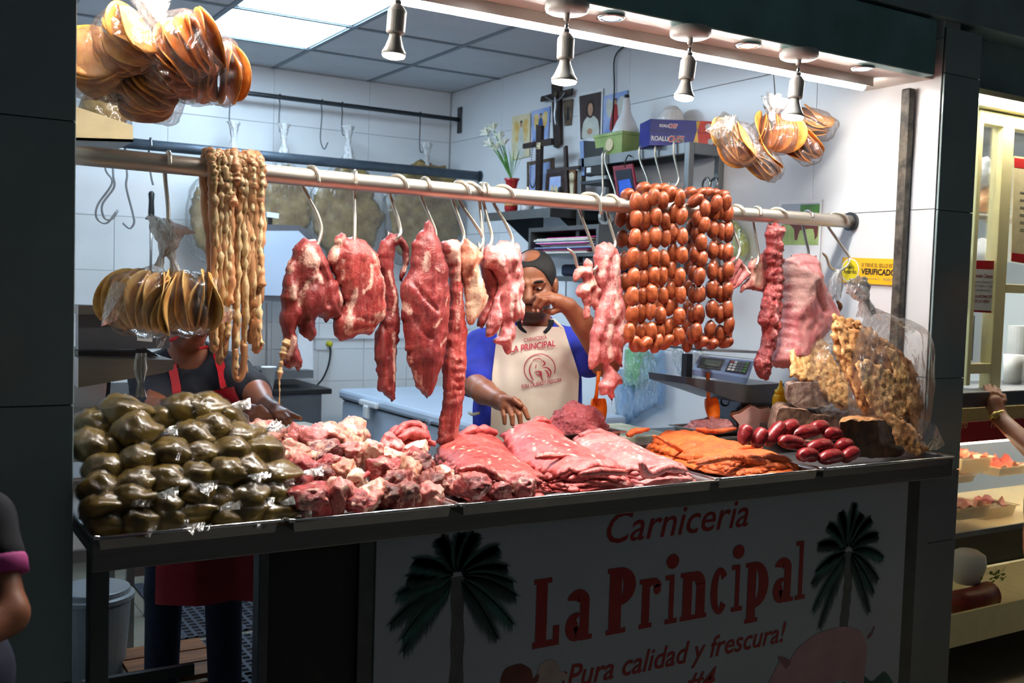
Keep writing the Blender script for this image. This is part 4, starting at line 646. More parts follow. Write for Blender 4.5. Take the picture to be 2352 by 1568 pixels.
for ri, row in enumerate(BAGS):
    for ci, (px, py) in enumerate(row):
        r = random.Random(ri*31+ci); k = (ri*3+ci*2) % 5; p = aY(px, py, YR[ri]+r.uniform(-.008, .012)); s_ = 1.0+r.uniform(-.06, .08)
        if ri > 3: s_ *= 1.06
        rz = r.choice([r.uniform(-.6, .5), r.uniform(-.9, .2), math.pi+r.uniform(-.5, .5)]) if ri > 2 else r.uniform(-1.2, .1)
        t = thing('stew_bag', p-np.array([0, 0, .027*s_]), 'clear bag of olive-green stew, %s from left, %s' % (ORDN[ci], ROWN[ri]), 'bag', 'bags of green stew')
        if k not in BM: BM[k] = mk('contents', bm_[k][0]+ORG[t.name]+[0, 0, .027], bm_[k][1], 'green_stew', t, smooth=True); o = BM[k]
        else: o = copy_part(BM[k], t)
        o.location = (0, 0, 0)
        if k not in FM: fv = bm_[k][0]; rd = 1.035+.05*(1-np.abs(fbm(fv*np.array([40, 95, 95])+k, k+2, 2)))*.6; FM[k] = mk('film', fv*rd[:, None]+ORG[t.name]+[0, 0, .027], bm_[k][1], 'film_thin', t, smooth=True); o = FM[k]
        else: o = copy_part(FM[k], t)
        if k not in TM: TM[k] = mk('knot', tm_[k][0]+ORG[t.name]+[0, 0, .027], tm_[k][1], 'film_milky', t, smooth=True); o = TM[k]
        else: o = copy_part(TM[k], t)
        t.scale = (s_*r.uniform(.9, 1.08), s_, s_*r.uniform(.92, 1.08)); t.rotation_euler = (r.uniform(-.25, .25), r.uniform(-.3, .25), rz) if (ri, ci) != (5, 1) else (0, 0, 0)
q = MB(); P = []    # the upright knot standing on the pile
t = bpy.data.objects['stew_bag.034'] if 'stew_bag.034' in bpy.data.objects else t
b = ORG[t.name]
V = [];k = 10
for i, (z, w) in enumerate(((.03, .012), (.055, .005), (.085, .013), (.115, .010))):
    for j in range(k): a = (j/(k-1)-.5)*2; V.append((b[0]+a*w+.03, b[1]-.02+.006*math.sin(j*2.1+i), b[2]+.03+z))
mk('knot', V, [(i*k+j, i*k+j+1, (i+1)*k+j+1, (i+1)*k+j) for i in range(3) for j in range(k-1)], 'film_knot', t, smooth=True)
# ------------------------------------------------------------------ chunks of bone-in meat
def chunk(name, px, py, size, m, lab, seed, stretch=(1, 1, .8), cuts=5, fat=.3, face=None, Y=None, cat='meat', grp='chunks of bone-in meat in the tray', rough=.16, rotz=None, bone=False):
    bm = bmesh.new(); bmesh.ops.create_icosphere(bm, subdivisions=4, radius=1); V = np.array([v.co[:] for v in bm.verts]); F = [tuple(v.index for v in f.verts) for f in bm.faces]; bm.free(); r = np.random.default_rng(seed)
    N = V.copy(); V = V*(1+rough*1.1*fbm(N*1.5+seed, seed, 3)[:, None]); fa = np.zeros(len(V))
    for c in range(cuts):
        n = r.normal(size=3); n /= np.linalg.norm(n); d = r.uniform(.52, .78); h = V@n-d; k = h > 0; V[k] -= np.outer(h[k]*.85, n)
        if c < 2: fa[k] = np.maximum(fa[k], fat*r.uniform(.4, 1.6)*np.clip(h[k]*8, 0, 1))
    V = V*(1+.11*fbm(N*4.5+seed, seed+2, 3)[:, None]); fa = np.maximum(fa, fat*1.8*np.clip(fbm(N*1.8+seed*2.2, seed+7)*1.5, 0, 1))
    th = r.uniform(0, 6.28) if rotz is None else rotz; ct, st = math.cos(th), math.sin(th); V = V*np.array(stretch)*size; V = np.c_[V[:, 0]*ct-V[:, 1]*st, V[:, 0]*st+V[:, 1]*ct, V[:, 2]]
    Y = Y if Y is not None else 2.255+max(0, (1150-py)/150)*.42; p = aY(px, py, Y); lo = V[:, 2].min(); V = V+p
    V[:, 2] = np.maximum(V[:, 2], .9605)
    return mk(name, V, F, m, label=lab, cat=cat, group=grp, smooth=True, attrs={'fat': fa}), p
CH = [(600,1008,.062,'fatty','pale flat fat piece beside the green stew bags'),(668,1043,.038,'fatty','pale fat chunk just below the kidney'),(682,1003,.036,'pork','small pink chunk behind the kidney'),(715,1008,.042,'pork','pink chunk left of the tall pale fat pieces'),(749,1000,.048,'fatty','pale fat-covered chunk at the back, left of the top one'),(800,998,.058,'fatty','topmost big pale fat-covered chunk of the pile'),(806,1016,.040,'tan','tan bony chunk just under the topmost pale one'),(749,1046,.050,'chunk_dark','purplish chunk below the pale back chunks'),(812,1044,.042,'pale','rounded pink chunk tapering into fat, mid pile'),(858,1048,.044,'fatty','pale fat lump right of the rounded pink chunk'),(893,1048,.038,'fatty','pale gristly lump left of the dark wedge'),(893,1025,.036,'pork','pinkish chunk behind the gristly lumps'),(710,1054,.026,'tan','small orange-tan lump below the purplish chunk'),(672,1064,.040,'fatty','white fat chunk on the left slope of the pile'),(664,1080,.034,'chunk_red','red scrap on the left edge above the big red chunk'),(694,1092,.044,'chunk_red','red chunk with ragged face on the left slope'),(738,1096,.042,'chunk_dark','square-cut dark red block in mid pile'),(758,1076,.032,'chunk_red','small red chunk beside the pale bone'),(794,1084,.040,'tan','greyish bone end behind the white bone slab'),(881,1086,.042,'chunk_red','marbled red chunk right of the bones'),(918,1108,.050,'chunk_dark','brownish dark chunk in the right half of the pile'),(936,1084,.040,'tan','fat-topped chunk above the brownish dark one'),(966,1062,.044,'chunk_dark','dark red wedge at the right back of the pile'),(938,1052,.034,'chunk_red','small red chunk left of the dark wedge'),(990,1110,.046,'chunk_dark','dark round chunk near the right end of the tray'),(1024,1097,.030,'fatty','smooth tan fat cap at the right end of the tray'),(713,1141,.060,'chunk_red','big stringy red chunk at the front left of the tray'),(774,1144,.046,'pale','pink chunk with fat at the tray front'),(854,1136,.052,'fatty','big tan bony chunk at the tray front'),(930,1148,.042,'chunk_dark','dark chunk with pale rim at the tray front'),(984,1142,.042,'pale','pale marbled chunk at the front right of the tray'),(684,1124,.038,'chunk_red','red chunk behind the big stringy front one'),(1042,1118,.036,'chunk_dark','brown curled chunk at the tray\'s front right corner'),(900,1140,.036,'chunk_dark','dark chunk between the two front middle chunks'),(820,1150,.036,'chunk_red','red chunk low at the front edge, left of the bony one')]
for i, (px, py, sz, m, lab) in enumerate(CH): chunk('meat_chunk', px, py, sz*1.14, m, lab, 100+i, fat={'fatty': .62, 'tan': .45, 'pale': .45}.get(m, .32), stretch=(1.0+.18*math.sin(i*2.3), .9+.15*math.cos(i*1.7), .80+.12*math.sin(i*3.1)), cuts=3, rough=.26)
V0, p = chunk('kidney', 649, 1019, .040, 'kidney', 'smooth brown kidney lying on the left of the meat pile', 77, stretch=(1.1, .8, .7), cuts=0, rough=.10, rotz=.2)
o, p = chunk('rib_bone', 820, 1104, .046, 'bone', 'white sawn bone slab with reddish marrow in mid pile', 88, stretch=(1.0, .42, .66), cuts=4, rough=.06, rotz=.6)
q = MB(); q.tube([p+np.array([-.03, -.022, -.012]), p+np.array([.03, -.004, .02])], .006, 8); q.build('marrow', 'chunk_red', o, smooth=True)
o, p = chunk('rib_bone', 958, 1029, .046, 'bone', 'pale rib end with red meat beside the curled strips', 89, stretch=(1.0, .7, .6), cuts=5, rough=.08, rotz=.3)
mk('lean', (lambda V: V)(np.array(MB().lathe([(.004, -.03), (.03, -.02), (.034, .0), (.026, .02), (.004, .028)], p+np.array([-.004, .012, -.016]), (1, .3, .2), 14).v)), MB().lathe([(.004, -.03), (.03, -.02), (.034, .0), (.026, .02), (.004, .028)], p, (1, .3, .2), 14).f, 'chunk_red', o, smooth=True)
t = thing('beef_curls', aY(935, 1005, 2.68), 'curled bright red beef strips heaped behind the meat chunks', 'meat')
for k, pts in enumerate(([(890, 1018), (905, 992), (940, 984), (972, 992), (985, 1015)], [(905, 1000), (935, 975), (968, 980), (965, 998), (940, 1000), (925, 990)], [(880, 1022), (920, 1012), (960, 1010), (1000, 1020)], [(900, 1030), (940, 1020), (985, 1030)], [(915, 1008), (950, 992), (985, 1004)])):
    q = MB(); sp = spline([aY(x, y, 2.66-.012*k+.02*math.sin(i)) for i, (x, y) in enumerate(pts)], 8); n = len(sp); q.tube(sp, .015*np.sin(np.linspace(.25, 2.9, n))**.5, 10); V = np.array(q.v); V += .004*fbm(V*60, k)[:, None]; mk('strip', V, q.f, 'beef_bright', t, smooth=True)
# ------------------------------------------------------------------ stacks of thin sliced meat: every sheet a part
def stack(name, lab, ridge, width, n, m, seed, zend, lay=.008, zedge=.962, cat='meat', shift=0, marks_f=.0, fatn=.2):
    """sheets piled along a ridge line (px at the back top ... front), draped downwards at the sides and the front"""
    R_ = [aY(x, y, Y) for x, y, Y in ridge]; R_ = spline(R_, 8); t = thing(name, (R_[:, 0].mean(), R_[:, 1].mean(), zedge), lab, cat, 'sliced meat in the trays'); r = np.random.default_rng(seed)
    for k in range(n):
        f = k/(n-1); top = (k == n-1); yb, yf = R_[0, 1], R_[-1, 1]
        y0 = yf-.035*(1-f)**1.5+(.015 if not top else 0)*r.random(); y1 = yb+.02-.01*f; L = y1-y0; w = width*(1.05-.16*f)
        m_ = 26; O = []
        for i in range(m_):
            a = 2*math.pi*i/m_; ca, sa = math.cos(a), math.sin(a); e = .42; u = np.sign(ca)*abs(ca)**e; v = np.sign(sa)*abs(sa)**e
            jit = 1+.06*r.normal(); yy = (y0+y1)/2+v*L/2*jit; xx = np.interp(yy, R_[::-1, 1], R_[::-1, 0])+u*w*(1+.05*r.normal()); O.append((xx, yy))
        def fmap(x, y, tt, s_, f=f, k=k):
            zr = np.interp(y, R_[::-1, 1], R_[::-1, 2]); xr = np.interp(y, R_[::-1, 1], R_[::-1, 0]); dx = np.abs(x-xr)/width
            fr = np.clip((yf+.05-y)/.09, 0, 1); h = (zr-zedge-.01)*(1-.62*np.clip(dx, 0, 1.2)**2.2)*(1-.62*fr**2)
            z = zedge+.006+h*(.10+.90*f)+.0035*fbm(np.c_[x*26, y*26, x*0+k*3.3], seed+k)*f; z = np.maximum(z+s_*tt, zedge-.003)
            return np.c_[x, y, z]
        V, F, fat, P2 = puff(np.array(O), lay*(.75 if not top else .9), .018, .011, fmap, .006, [] if k < n-2 else [(np.c_[np.interp(yy_, R_[::-1, 1], R_[::-1, 0])+width*r.uniform(-.7, .7)+.02*np.cumsum(r.normal(size=7)), yy_], .0028, .0006, .95) for yy_ in [np.linspace(r.uniform(y0, (y0+y1)/2), r.uniform((y0+y1)/2, y1), 7) for _ in range(5)]] if fatn else [], .003, (40, 40), seed+k, .9, fatn)
        mk('slice', V, F, m if not isinstance(m, list) else m[k % len(m)], t, smooth=True, attrs={'fat': fat})
    return t
def fold(t, pts, Y, r0, m, k=1):
    q = MB(); sp = spline([aY(x, y, Y) for x, y in pts], 8); n = len(sp); q.tube(sp, r0*(.35+.65*np.sin(np.linspace(.1, 3.04, n))**.6)*(1+.2*fbm(np.c_[np.arange(n)*.3, np.zeros(n)+k, np.zeros(n)], k)), 10); V = np.array(q.v); V += .0025*fbm(V*70, k)[:, None]; mk('folded_edge', V, q.f, m, t, smooth=True, attrs={'fat': np.clip(fbm(V*30, k+4)*.6, 0, 1)})
s1 = stack('sliced_beef', 'left stack of bright red sliced beef with the rolled slice on top', [(1080, 985, 2.78), (1100, 1020, 2.62), (1135, 1055, 2.45), (1180, 1090, 2.28)], .142, 9, ['beef_bright', 'beef_bright', 'beef'], 11, 0)
fold(s1, [(1055, 1003), (1080, 990), (1110, 988), (1140, 994)], 2.74, .017, 'beef_bright', 3); fold(s1, [(1052, 1080), (1090, 1075), (1130, 1090), (1165, 1112)], 2.27, .013, 'beef', 4)
s2 = stack('sliced_beef', 'middle tall stack of red sliced beef with white sinew lines', [(1225, 965, 2.76), (1250, 995, 2.60), (1310, 1030, 2.42), (1375, 1065, 2.27)], .140, 10, ['beef_bright', 'beef', 'beef_bright'], 12, 0)
fold(s2, [(1175, 1000), (1205, 985), (1235, 965), (1265, 968)], 2.74, .014, 'beef_bright', 5); fold(s2, [(1330, 1090), (1380, 1082), (1440, 1085)], 2.245, .012, 'beef', 6); fold(s2, [(1230, 1050), (1290, 1048), (1350, 1058), (1400, 1060)], 2.36, .010, 'beef', 7)
s3 = stack('sliced_pork', 'stack of pale pink sliced pork beside the orange meat', [(1370, 990, 2.76), (1410, 1015, 2.60), (1470, 1042, 2.42), (1535, 1070, 2.27)], .128, 8, ['pork'], 13, 0, fatn=.45)
fold(s3, [(1470, 1060), (1490, 1088), (1530, 1075), (1570, 1080)], 2.25, .014, 'pork', 8); fold(s3, [(1330, 1000), (1370, 992), (1405, 1000)], 2.74, .012, 'pork', 9)
for i, (px, py, sz, m, lab) in enumerate([(1092, 1115, .044, 'chunk_red', 'round dark red lump at the front of the sliced beef tray'), (1150, 1128, .032, 'beef_dark', 'small dark red piece at the front of the sliced beef tray'), (1200, 1118, .040, 'beef_dark', 'dark red offcut under the middle of the sliced beef'), (1060, 1120, .030, 'chunk_red', 'small marbled scrap beside the round dark lump')]): chunk('beef_piece', px, py, sz, m, lab, 300+i, fat=.3, Y=2.235+.012*i, grp='loose pieces of beef in the wide tray', cuts=2)
s4 = stack('marinated_pork', 'broad stack of orange marinated meat sheets in its tray', [(1560, 992, 2.76), (1610, 1008, 2.62), (1690, 1030, 2.45), (1760, 1052, 2.28)], .172, 8, ['adobo'], 14, 0, lay=.010, fatn=0)
fold(s4, [(1580, 1062), (1650, 1048), (1700, 1030), (1750, 1028)], 2.42, .010, 'adobo', 10); fold(s4, [(1500, 1000), (1540, 1020), (1570, 1040), (1580, 1055)], 2.55, .007, 'adobo', 11); fold(s4, [(1600, 1065), (1680, 1050), (1740, 1062), (1830, 1070)], 2.29, .012, 'adobo', 12); fold(s4, [(1600, 985), (1640, 990), (1690, 985)], 2.72, .009, 'adobo', 13); fold(s4, [(1440, 1000), (1460, 990), (1490, 985)], 2.74, .012, 'adobo', 14)
# ------------------------------------------------------------------ mince pans with scoops, behind
def deep_pan(x0, x1, y0, y1, z0, z1, lab):
    t = thing('mince_pan', ((x0+x1)/2, (y0+y1)/2, z0), lab, 'pan', 'steel pans of mince'); q = MB(); P = lambda d, z: [(x0+d, y0+d, z), (x1-d, y0+d, z), (x1-d, y1-d, z), (x0+d, y1-d, z)]
    rings = [P(.03, z0), P(.014, z1-.004), P(.012, z1), P(0, z1+.001), P(0, z1-.003), P(.0145, z1-.006), P(.0315, z0-.001)]; V = sum(rings, [])
    q.add(V, [(0, 1, 2, 3)]+[(i*4+k, i*4+(k+1) % 4, (i+1)*4+(k+1) % 4, (i+1)*4+k) for i in range(6) for k in range(4)]+[(27, 26, 25, 24)]); q.build('pan', 'steel', t); return t
def mince(cx, cy, z0, rx, ry, h, m, lab, seed):
    bm = bmesh.new(); bmesh.ops.create_icosphere(bm, subdivisions=6, radius=1); V = np.array([v.co[:] for v in bm.verts]); F = [tuple(v.index for v in f.verts) for f in bm.faces]; bm.free(); N = V.copy()
    d = 1+.16*fbm(N*2.2+seed, seed)+.055*np.abs(fbm(N*9+seed, seed+2, 2))+.03*np.abs(vn(N*26, seed)); V = N*d[:, None]*np.array([rx, ry, h]); V[:, 2] = np.maximum(V[:, 2], -.02*0); V += np.array([cx, cy, z0])
    return mk('mince_heap', V, F, m, label=lab, cat='meat', group='heaps of mince', smooth=True, attrs={'fat': .9*np.clip(vn(N*16, seed+1)*1.4-.55, 0, 1)})
def scoop(p, h, lean, lab):
    p = np.array(p); t = thing('scoop', p, lab, 'scoop', 'orange plastic scoops'); up = np.array([lean, .10, 1.0]); up /= np.linalg.norm(up); rt = np.cross(up, [0, -1., 0]); rt /= np.linalg.norm(rt); fw = np.cross(rt, up)
    V = []; n = 12; rows = 9
    for i in range(rows):
        s_ = i/(rows-1); w = .031*math.sin(math.pi*(.16+.60*s_))**.6; dp = .030*math.sin(math.pi*(.12+.5*s_))
        for j in range(n): a = (j/(n-1)-.5)*math.pi; V.append(p+up*(.078*(1-s_)*-1+.078)*1+up*0+rt*w*math.sin(a)+fw*dp*math.cos(a)*-1)
    F = [(i*n+j, i*n+j+1, (i+1)*n+j+1, (i+1)*n+j) for i in range(rows-1) for j in range(n-1)]+[tuple(range(n))]; V = np.array(V); c = V.mean(0); q = MB(); q.add(V, F); q.add(V+(V-c)*.05, [f[::-1] for f in F]); q.build('bowl', 'orange', t, smooth=True)
    q = MB(); b = p+up*.0; e = p+up*.080-fw*.02
    q = MB(); a0 = p+up*.074-fw*.022; q.tube([a0, a0+up*.02+fw*.006, a0+up*(h*.5)+fw*.012, a0+up*h+fw*.02], [.008, .007, .0065, .008], 10); q.build('handle', 'orange', t, smooth=True)
p = aY(1345, 995, 2.90); deep_pan(p[0]-.165, p[0]+.10, 2.80, 2.98, .956, 1.035, 'steel pan of mince behind the sliced beef')
mince(p[0]-.045, 2.885, 1.03, .108, .080, .092, 'mince', 'tall heap of pink minced meat before the butcher', 1)
s_ = aY(1377, 965, 2.86); scoop((s_[0], 2.86, s_[2]-.005), .10, .02, 'orange scoop standing in the tall heap of mince')
p = aY(1640, 985, 2.90); deep_pan(p[0]-.13, p[0]+.12, 2.83, 3.01, .956, 1.015, 'steel pan of coarse mince left of the ham')
mince(p[0]+.0, 2.92, 1.000, .10, .07, .045, 'mince2', 'heap of coarse pale mince left of the ham', 2)
s_ = aY(1642, 960, 2.90); scoop((s_[0], 2.90, s_[2]-.005), .105, -.16, 'orange scoop standing in the coarse pale mince')
p = aZ(1500, 975, .985); box('cutting_board', 'board', 2.02, 2.56, 2.97, 3.30, .957, .985, b=.006, label='white cutting board behind the counter between the mince pans', cat='board'); 
box('work_table', 'steel_dull', .40, 3.15, 2.952, 3.30, .90, .955, label='steel work table behind the counter', cat='table')  # left half lengthened to keep light from the space under the counter
# ------------------------------------------------------------------ ham, head cheese, loaf, mustard, sausages
hp = closed_spline(np.array([aY(x, y, 2.86)[[0, 2]] for x, y in ((1682, 955), (1700, 950), (1725, 933), (1745, 940), (1765, 938), (1778, 960), (1776, 985), (1755, 1003), (1720, 1005), (1690, 1000), (1698, 975))]), .01)
t = thing('ham', (hp[:, 0].mean(), 2.86, hp[:, 1].min()), 'cut pale pink ham joint with a brown rind', 'meat')
q = MB(); q.prism([(x, 2.86, z) for x, z in hp], (.10, .10, 0)); q.build('lean', 'ham', t); c = hp.mean(0); q = MB(); q.prism([(c[0]+(x-c[0])*1.05, 2.868, c[1]+(z-c[1])*1.05) for x, z in hp], (.096, .096, 0)); q.build('rind', 'ham_rind', t)
def loaf(name, outl, Y, dep, m, lab, mtop=None, shift=(.115, 0)):
    P = closed_spline(np.array([aY(x, y, Y)[[0, 2]] for x, y in outl]), .012); n = len(P); V = []; lay = 7
    for k in range(lay): s_ = k/(lay-1); sc = 1-.05*(2*s_-1)**6; c = P.mean(0); V += [(c[0]+(x-c[0])*sc+shift[0]*s_, Y+dep*s_, c[1]+(z-c[1])*sc+shift[1]*s_) for x, z in P]
    V = np.array(V); V += .004*fbm(V*40, 3)[:, None]; F = [tuple(range(n))[::-1], tuple((lay-1)*n+i for i in range(n))]+[(k*n+i, k*n+(i+1) % n, (k+1)*n+(i+1) % n, (k+1)*n+i) for k in range(lay-1) for i in range(n)]
    nv = np.array([(V[f[2]]-V[f[0]])[0]*0 for f in F]); fm = [0, 0]+[1 if V[f[0]][2] > P[:, 1].max()-.014 and V[f[2]][2] > P[:, 1].max()-.02 else 0 for f in F[2:]]
    return mk(name, V, F, m, label=lab, cat='meat', group='blocks of pressed meat', mats=[m, mtop or m], fm=fm)
loaf('head_cheese', [(1808, 882), (1840, 876), (1880, 876), (1912, 890), (1918, 915), (1905, 932), (1870, 938), (1830, 934), (1806, 918)], 2.62, .12, 'head_cheese', 'pale mottled head cheese block lying on top of the others')
loaf('head_cheese', [(1785, 940), (1800, 934), (1850, 938), (1866, 950), (1900, 953), (1925, 958), (1930, 1010), (1780, 1010), (1779, 960)], 2.60, .14, 'head_cheese2', 'brown-grey mottled head cheese block below the pale one')
loaf('head_cheese', [(1898, 945), (1960, 940), (2030, 945), (2040, 960), (2035, 985), (1905, 985)], 2.66, .12, 'head_cheese', 'flat grey head cheese block behind the dark loaf')
loaf('dark_loaf', [(1926, 968), (1960, 963), (2030, 962), (2080, 970), (2078, 1010), (2072, 1048), (2000, 1052), (1945, 1050), (1930, 1010)], 2.30, .08, 'dark_loaf', 'dark brown square meat loaf with a lighter top', 'loaf_top')
p = aY(1790, 955, 2.80); box('steel_riser', 'steel_dull', p[0]-.05, p[0]+.05, 2.75, 2.85, .957, 1.029, label='small steel riser under the yellow bottle', cat='stand'); t = thing('mustard_bottle', (p[0], 2.80, 1.03), 'yellow squeeze bottle behind the head cheese', 'bottle')
q = MB(); q.lathe([(.028, 1.030), (.029, 1.037), (.029, 1.125), (.026, 1.138), (.021, 1.144)], (p[0], 2.80, 0), seg=24); q.build('body', 'mustard', t, smooth=True)
q = MB(); q.lathe([(.022, 1.144), (.022, 1.158), (.014, 1.162), (.008, 1.175), (.004, 1.192), (.002, 1.195)], (p[0], 2.80, 0), seg=20); q.build('nozzle', 'mustard', t, smooth=True)
SA = [(1712, 1000, .035, 1.2, 'short end of a red sausage nearest the orange meat'), (1745, 1008, .040, .9, 'red sausage against the corner of the orange meat'), (1780, 998, .06, .7, 'plump red sausage tilted at the left of the pile'), (1812, 985, .05, .3, 'red sausage at the back left of the pile'), (1850, 996, .078, .05, 'long red sausage on top in the middle of the pile'), (1912, 1000, .052, -.1, 'short red sausage on top against the dark loaf'), (1820, 1020, .078, -.25, 'long red sausage in the middle row on the left'), (1882, 1028, .074, .05, 'long red sausage in the middle row on the right'), (1938, 1026, .046, .1, 'stubby red sausage at the right end of the middle row'), (1855, 1048, .055, -.1, 'red sausage in the bottom row on the left'), (1908, 1052, .07, .02, 'red sausage in the bottom row in the middle'), (1952, 1046, .05, .3, 'red sausage at the right end of the bottom row'), (1880, 985, .05, .1, 'red sausage peeping out at the back of the pile')]
for i, (px, py, L, a, lab) in enumerate(SA):
    p = aY(px, py, 2.235+max(0, 1056-py)*.0013); q = MB(); n = 15; s_ = np.linspace(-1, 1, n); d = np.array([math.cos(a), .15, math.sin(a)*.8]); d /= np.linalg.norm(d); pth = p+np.outer(s_*L*.92, d)+np.outer((1-s_**2)*.006, [0, 0, 1]); q.tube(pth, .0215*(1-np.abs(s_)**3)**.55+.002, 14); V = np.array(q.v); V[:, 2] = np.maximum(V[:, 2], .9605); V = V+.0016*fbm(V*55, i, 2)[:, None]; mk('red_sausage', V, q.f, 'red_sausage', label=lab, cat='sausage', group='red sausages in the right tray', smooth=True)
# ------------------------------------------------------------------ bags of tostadas: discs inside a clear wrinkled film
def disc_mesh(seed, R_=.075, th=.0014):
    r = np.random.default_rng(seed); V = []; n = 26; rings = [0, .35, .65, .88, 1.0]
    for s_ in (1, -1):
        for k, q_ in enumerate(rings):
            for j in range(n if k else 1):
                a = 2*math.pi*j/n; rr = R_*q_*(1+.015*math.sin(a*3+seed)); x, y = rr*math.cos(a), rr*math.sin(a); V.append((x, y, s_*th+.010*(x*x-y*y)/R_**2*math.sin(seed*1.7)+.004*math.sin(a*3+seed*2)*q_**2))
    h = 1+n*(len(rings)-1); F = []
    for s_, o in ((1, 0), (-1, h)):
        f = [(o, o+1+j, o+1+(j+1) % n) for j in range(n)]+[(o+1+k*n+j, o+1+(k+1)*n+j, o+1+(k+1)*n+(j+1) % n, o+1+k*n+(j+1) % n) for k in range(len(rings)-2) for j in range(n)]
        F += f if s_ > 0 else [q_[::-1] for q_ in f]
    e = 1+(len(rings)-2)*n; F += [(e+j, h+e+j, h+e+(j+1) % n, e+(j+1) % n) for j in range(n)]; return np.array(V), F
DM = [disc_mesh(s_) for s_ in range(4)]; DPROTO = {}
def film_blob(c, A, size, seed, wr=.10, apex=None):
    """wrinkled film hull: ellipsoid in the frame A, drawn out to a gathered apex"""
    bm = bmesh.new(); bmesh.ops.create_icosphere(bm, subdivisions=5, radius=1); N = np.array([v.co[:] for v in bm.verts]); F = [tuple(v.index for v in f.verts) for f in bm.faces]; bm.free()
    f1_ = fbm(N*2.3+seed, seed); rid = 1-np.abs(fbm(N*np.array([5, 5, 3])+seed*1.3, seed+4, 2)); d = 1+wr*f1_+wr*.35*rid
    sq = (np.abs(N)**4).sum(1)**-.25; V = (N*d[:, None]*(.35+.65*sq[:, None]))*np.array(size); V = V@np.array(A).T+np.array(c)
    if apex is not None:
        ap = np.array(apex); u = ap-np.array(c); L = np.linalg.norm(u); u = u/L; t_ = np.clip(((V-c)@u)/L, 0, 1); k = np.clip((t_-.25)/.6, 0, 1)**1.4; ax = np.array(c)+np.outer((V-c)@u, u)
        V = V+(ax-V)*(k*.90)[:, None]+np.outer(np.maximum(0, k)*.12*L, u)
    return V, F
def frame_from(ax, tw=0):
    z = np.array(ax, float); z /= np.linalg.norm(z); a = np.array([0, 0, 1.]) if abs(z[2]) < .9 else np.array([1., 0, 0]); x = np.cross(a, z); x /= np.linalg.norm(x); y = np.cross(z, x); c, s_ = math.cos(tw), math.sin(tw); return np.c_[x*c+y*s_, -x*s_+y*c, z]
def tostada_bag(c, ax, R_, n, thick, lab, seed, m='tostada', fan=.25, apex=None, grp='bags of tostadas', fm='film', tw=0, flare=0):
    r = np.random.default_rng(seed); c = np.array(c, float); A = frame_from(ax, tw); t = thing('tostada_bag', c-np.array([0, 0, R_]), lab, 'bag', grp)
    for k in range(n):
        s_ = (k/(n-1)-.5) if n > 1 else 0; i = int(r.integers(4)); key = (i, m)
        if key not in DPROTO: DPROTO[key] = mk('tostada', DM[i][0]+ORG[t.name], DM[i][1], m, t, smooth=True); o = DPROTO[key]
        else: o = copy_part(DPROTO[key], t)
        B = frame_from(A[:, 2]+A[:, 0]*fan*2*s_+A[:, 1]*.12*r.normal(), r.uniform(0, 6)); sc = R_/.075*r.uniform(.93, 1.03); p = c+A[:, 2]*s_*thick+A[:, 1]*.05*R_*r.normal()+A[:, 0]*R_*(.08*r.normal())
        Mx = Matrix([list(B[i_]*sc)+[float((p-ORG[t.name])[i_])] for i_ in range(3)]+[[0, 0, 0, 1]]); o.matrix_local = Mx
    V, F = film_blob(c, A, (R_*1.12, R_*1.12, thick*.5+R_*.20), seed, apex=apex); mk('film', V, F, fm, t, smooth=True)
    return t
def knot(name, base, pts, ws, m, parent=None, **k_):
    """gathered plastic: a ruffled flaring ribbon tube along pts"""
    P = spline([np.array(p, float) for p in pts], 5); n = len(P); w = np.interp(np.linspace(0, 1, n), np.linspace(0, 1, len(ws)), ws); q = MB(); q.tube(P, w, 22, cap=False); V = np.array(q.v).reshape(n, 22, 3); a = np.arange(22)
    for i in range(n): c = V[i].mean(0); V[i] = c+(V[i]-c)*(1+.30*np.cos(a*2*math.pi/22*7+i*.6))[:, None]
    return mk(name, V.reshape(-1, 3), q.f, m, parent, smooth=True, **k_)
# upper left cluster (hangs in front of the opening, near the beam)
K0 = aY(352, 20, 2.67)
TL = [((300, 95), 2.64, (.2, -.75, .6), .070, 9, .085, 'upper left of the big cluster, its top disc turned outward', 'tostada', .5),
      ((440, 105), 2.62, (.75, -.5, .5), .074, 10, .10, 'upper right of the big cluster, fanned like a book', 'tostada_dark', .5),
      ((225, 145), 2.70, (-.6, -.75, .3), .072, 10, .085, 'leftmost one of the big cluster beside the pillar', 'tostada', .4),
      ((390, 165), 2.65, (.3, -.6, .6), .066, 7, .06, 'middle one of the big cluster, half hidden', 'tostada_dark', .4),
      ((485, 165), 2.67, (.95, -.35, .0), .072, 9, .12, 'rightmost of the big cluster with a loose film corner', 'tostada_dark', .5),
      ((340, 220), 2.69, (.1, -.7, .75), .066, 7, .06, 'lowest one of the big cluster with a pointed tip', 'tostada', .35),
      ((300, 170), 2.73, (-.2, -.8, .2), .070, 8, .06, 'rear one of the big cluster, behind the others', 'tostada', .3)]
for i, ((px, py), Y, ax, R_, n, th, lab, m, fan) in enumerate(TL): tostada_bag(aY(px, py, Y), ax, R_*1.05, n, th*1.05, 'bag of orange tostadas, '+lab, 20+i, m, fan, apex=K0 if i < 2 else None)
kb = bpy.data.objects['tostada_bag.001']; knot('knot', K0, [aY(400, 75, 2.65), aY(365, 55, 2.66), aY(350, 15, 2.67), aY(345, -30, 2.67)], [.03, .018, .034, .05], 'film_knot', kb)
def flap(pts, Y, m, parent, seed=0):
    P = [aY(x, y, Y+.012*math.sin(i*1.9+seed)) for i, (x, y) in enumerate(pts)]; c = sum(P)/len(P)+np.array([0, -.012, 0]); n = len(P); V = [c]+P; mk('loose_film', V, [(0, 1+i, 1+(i+1) % n) for i in range(n)], m, parent, smooth=False)
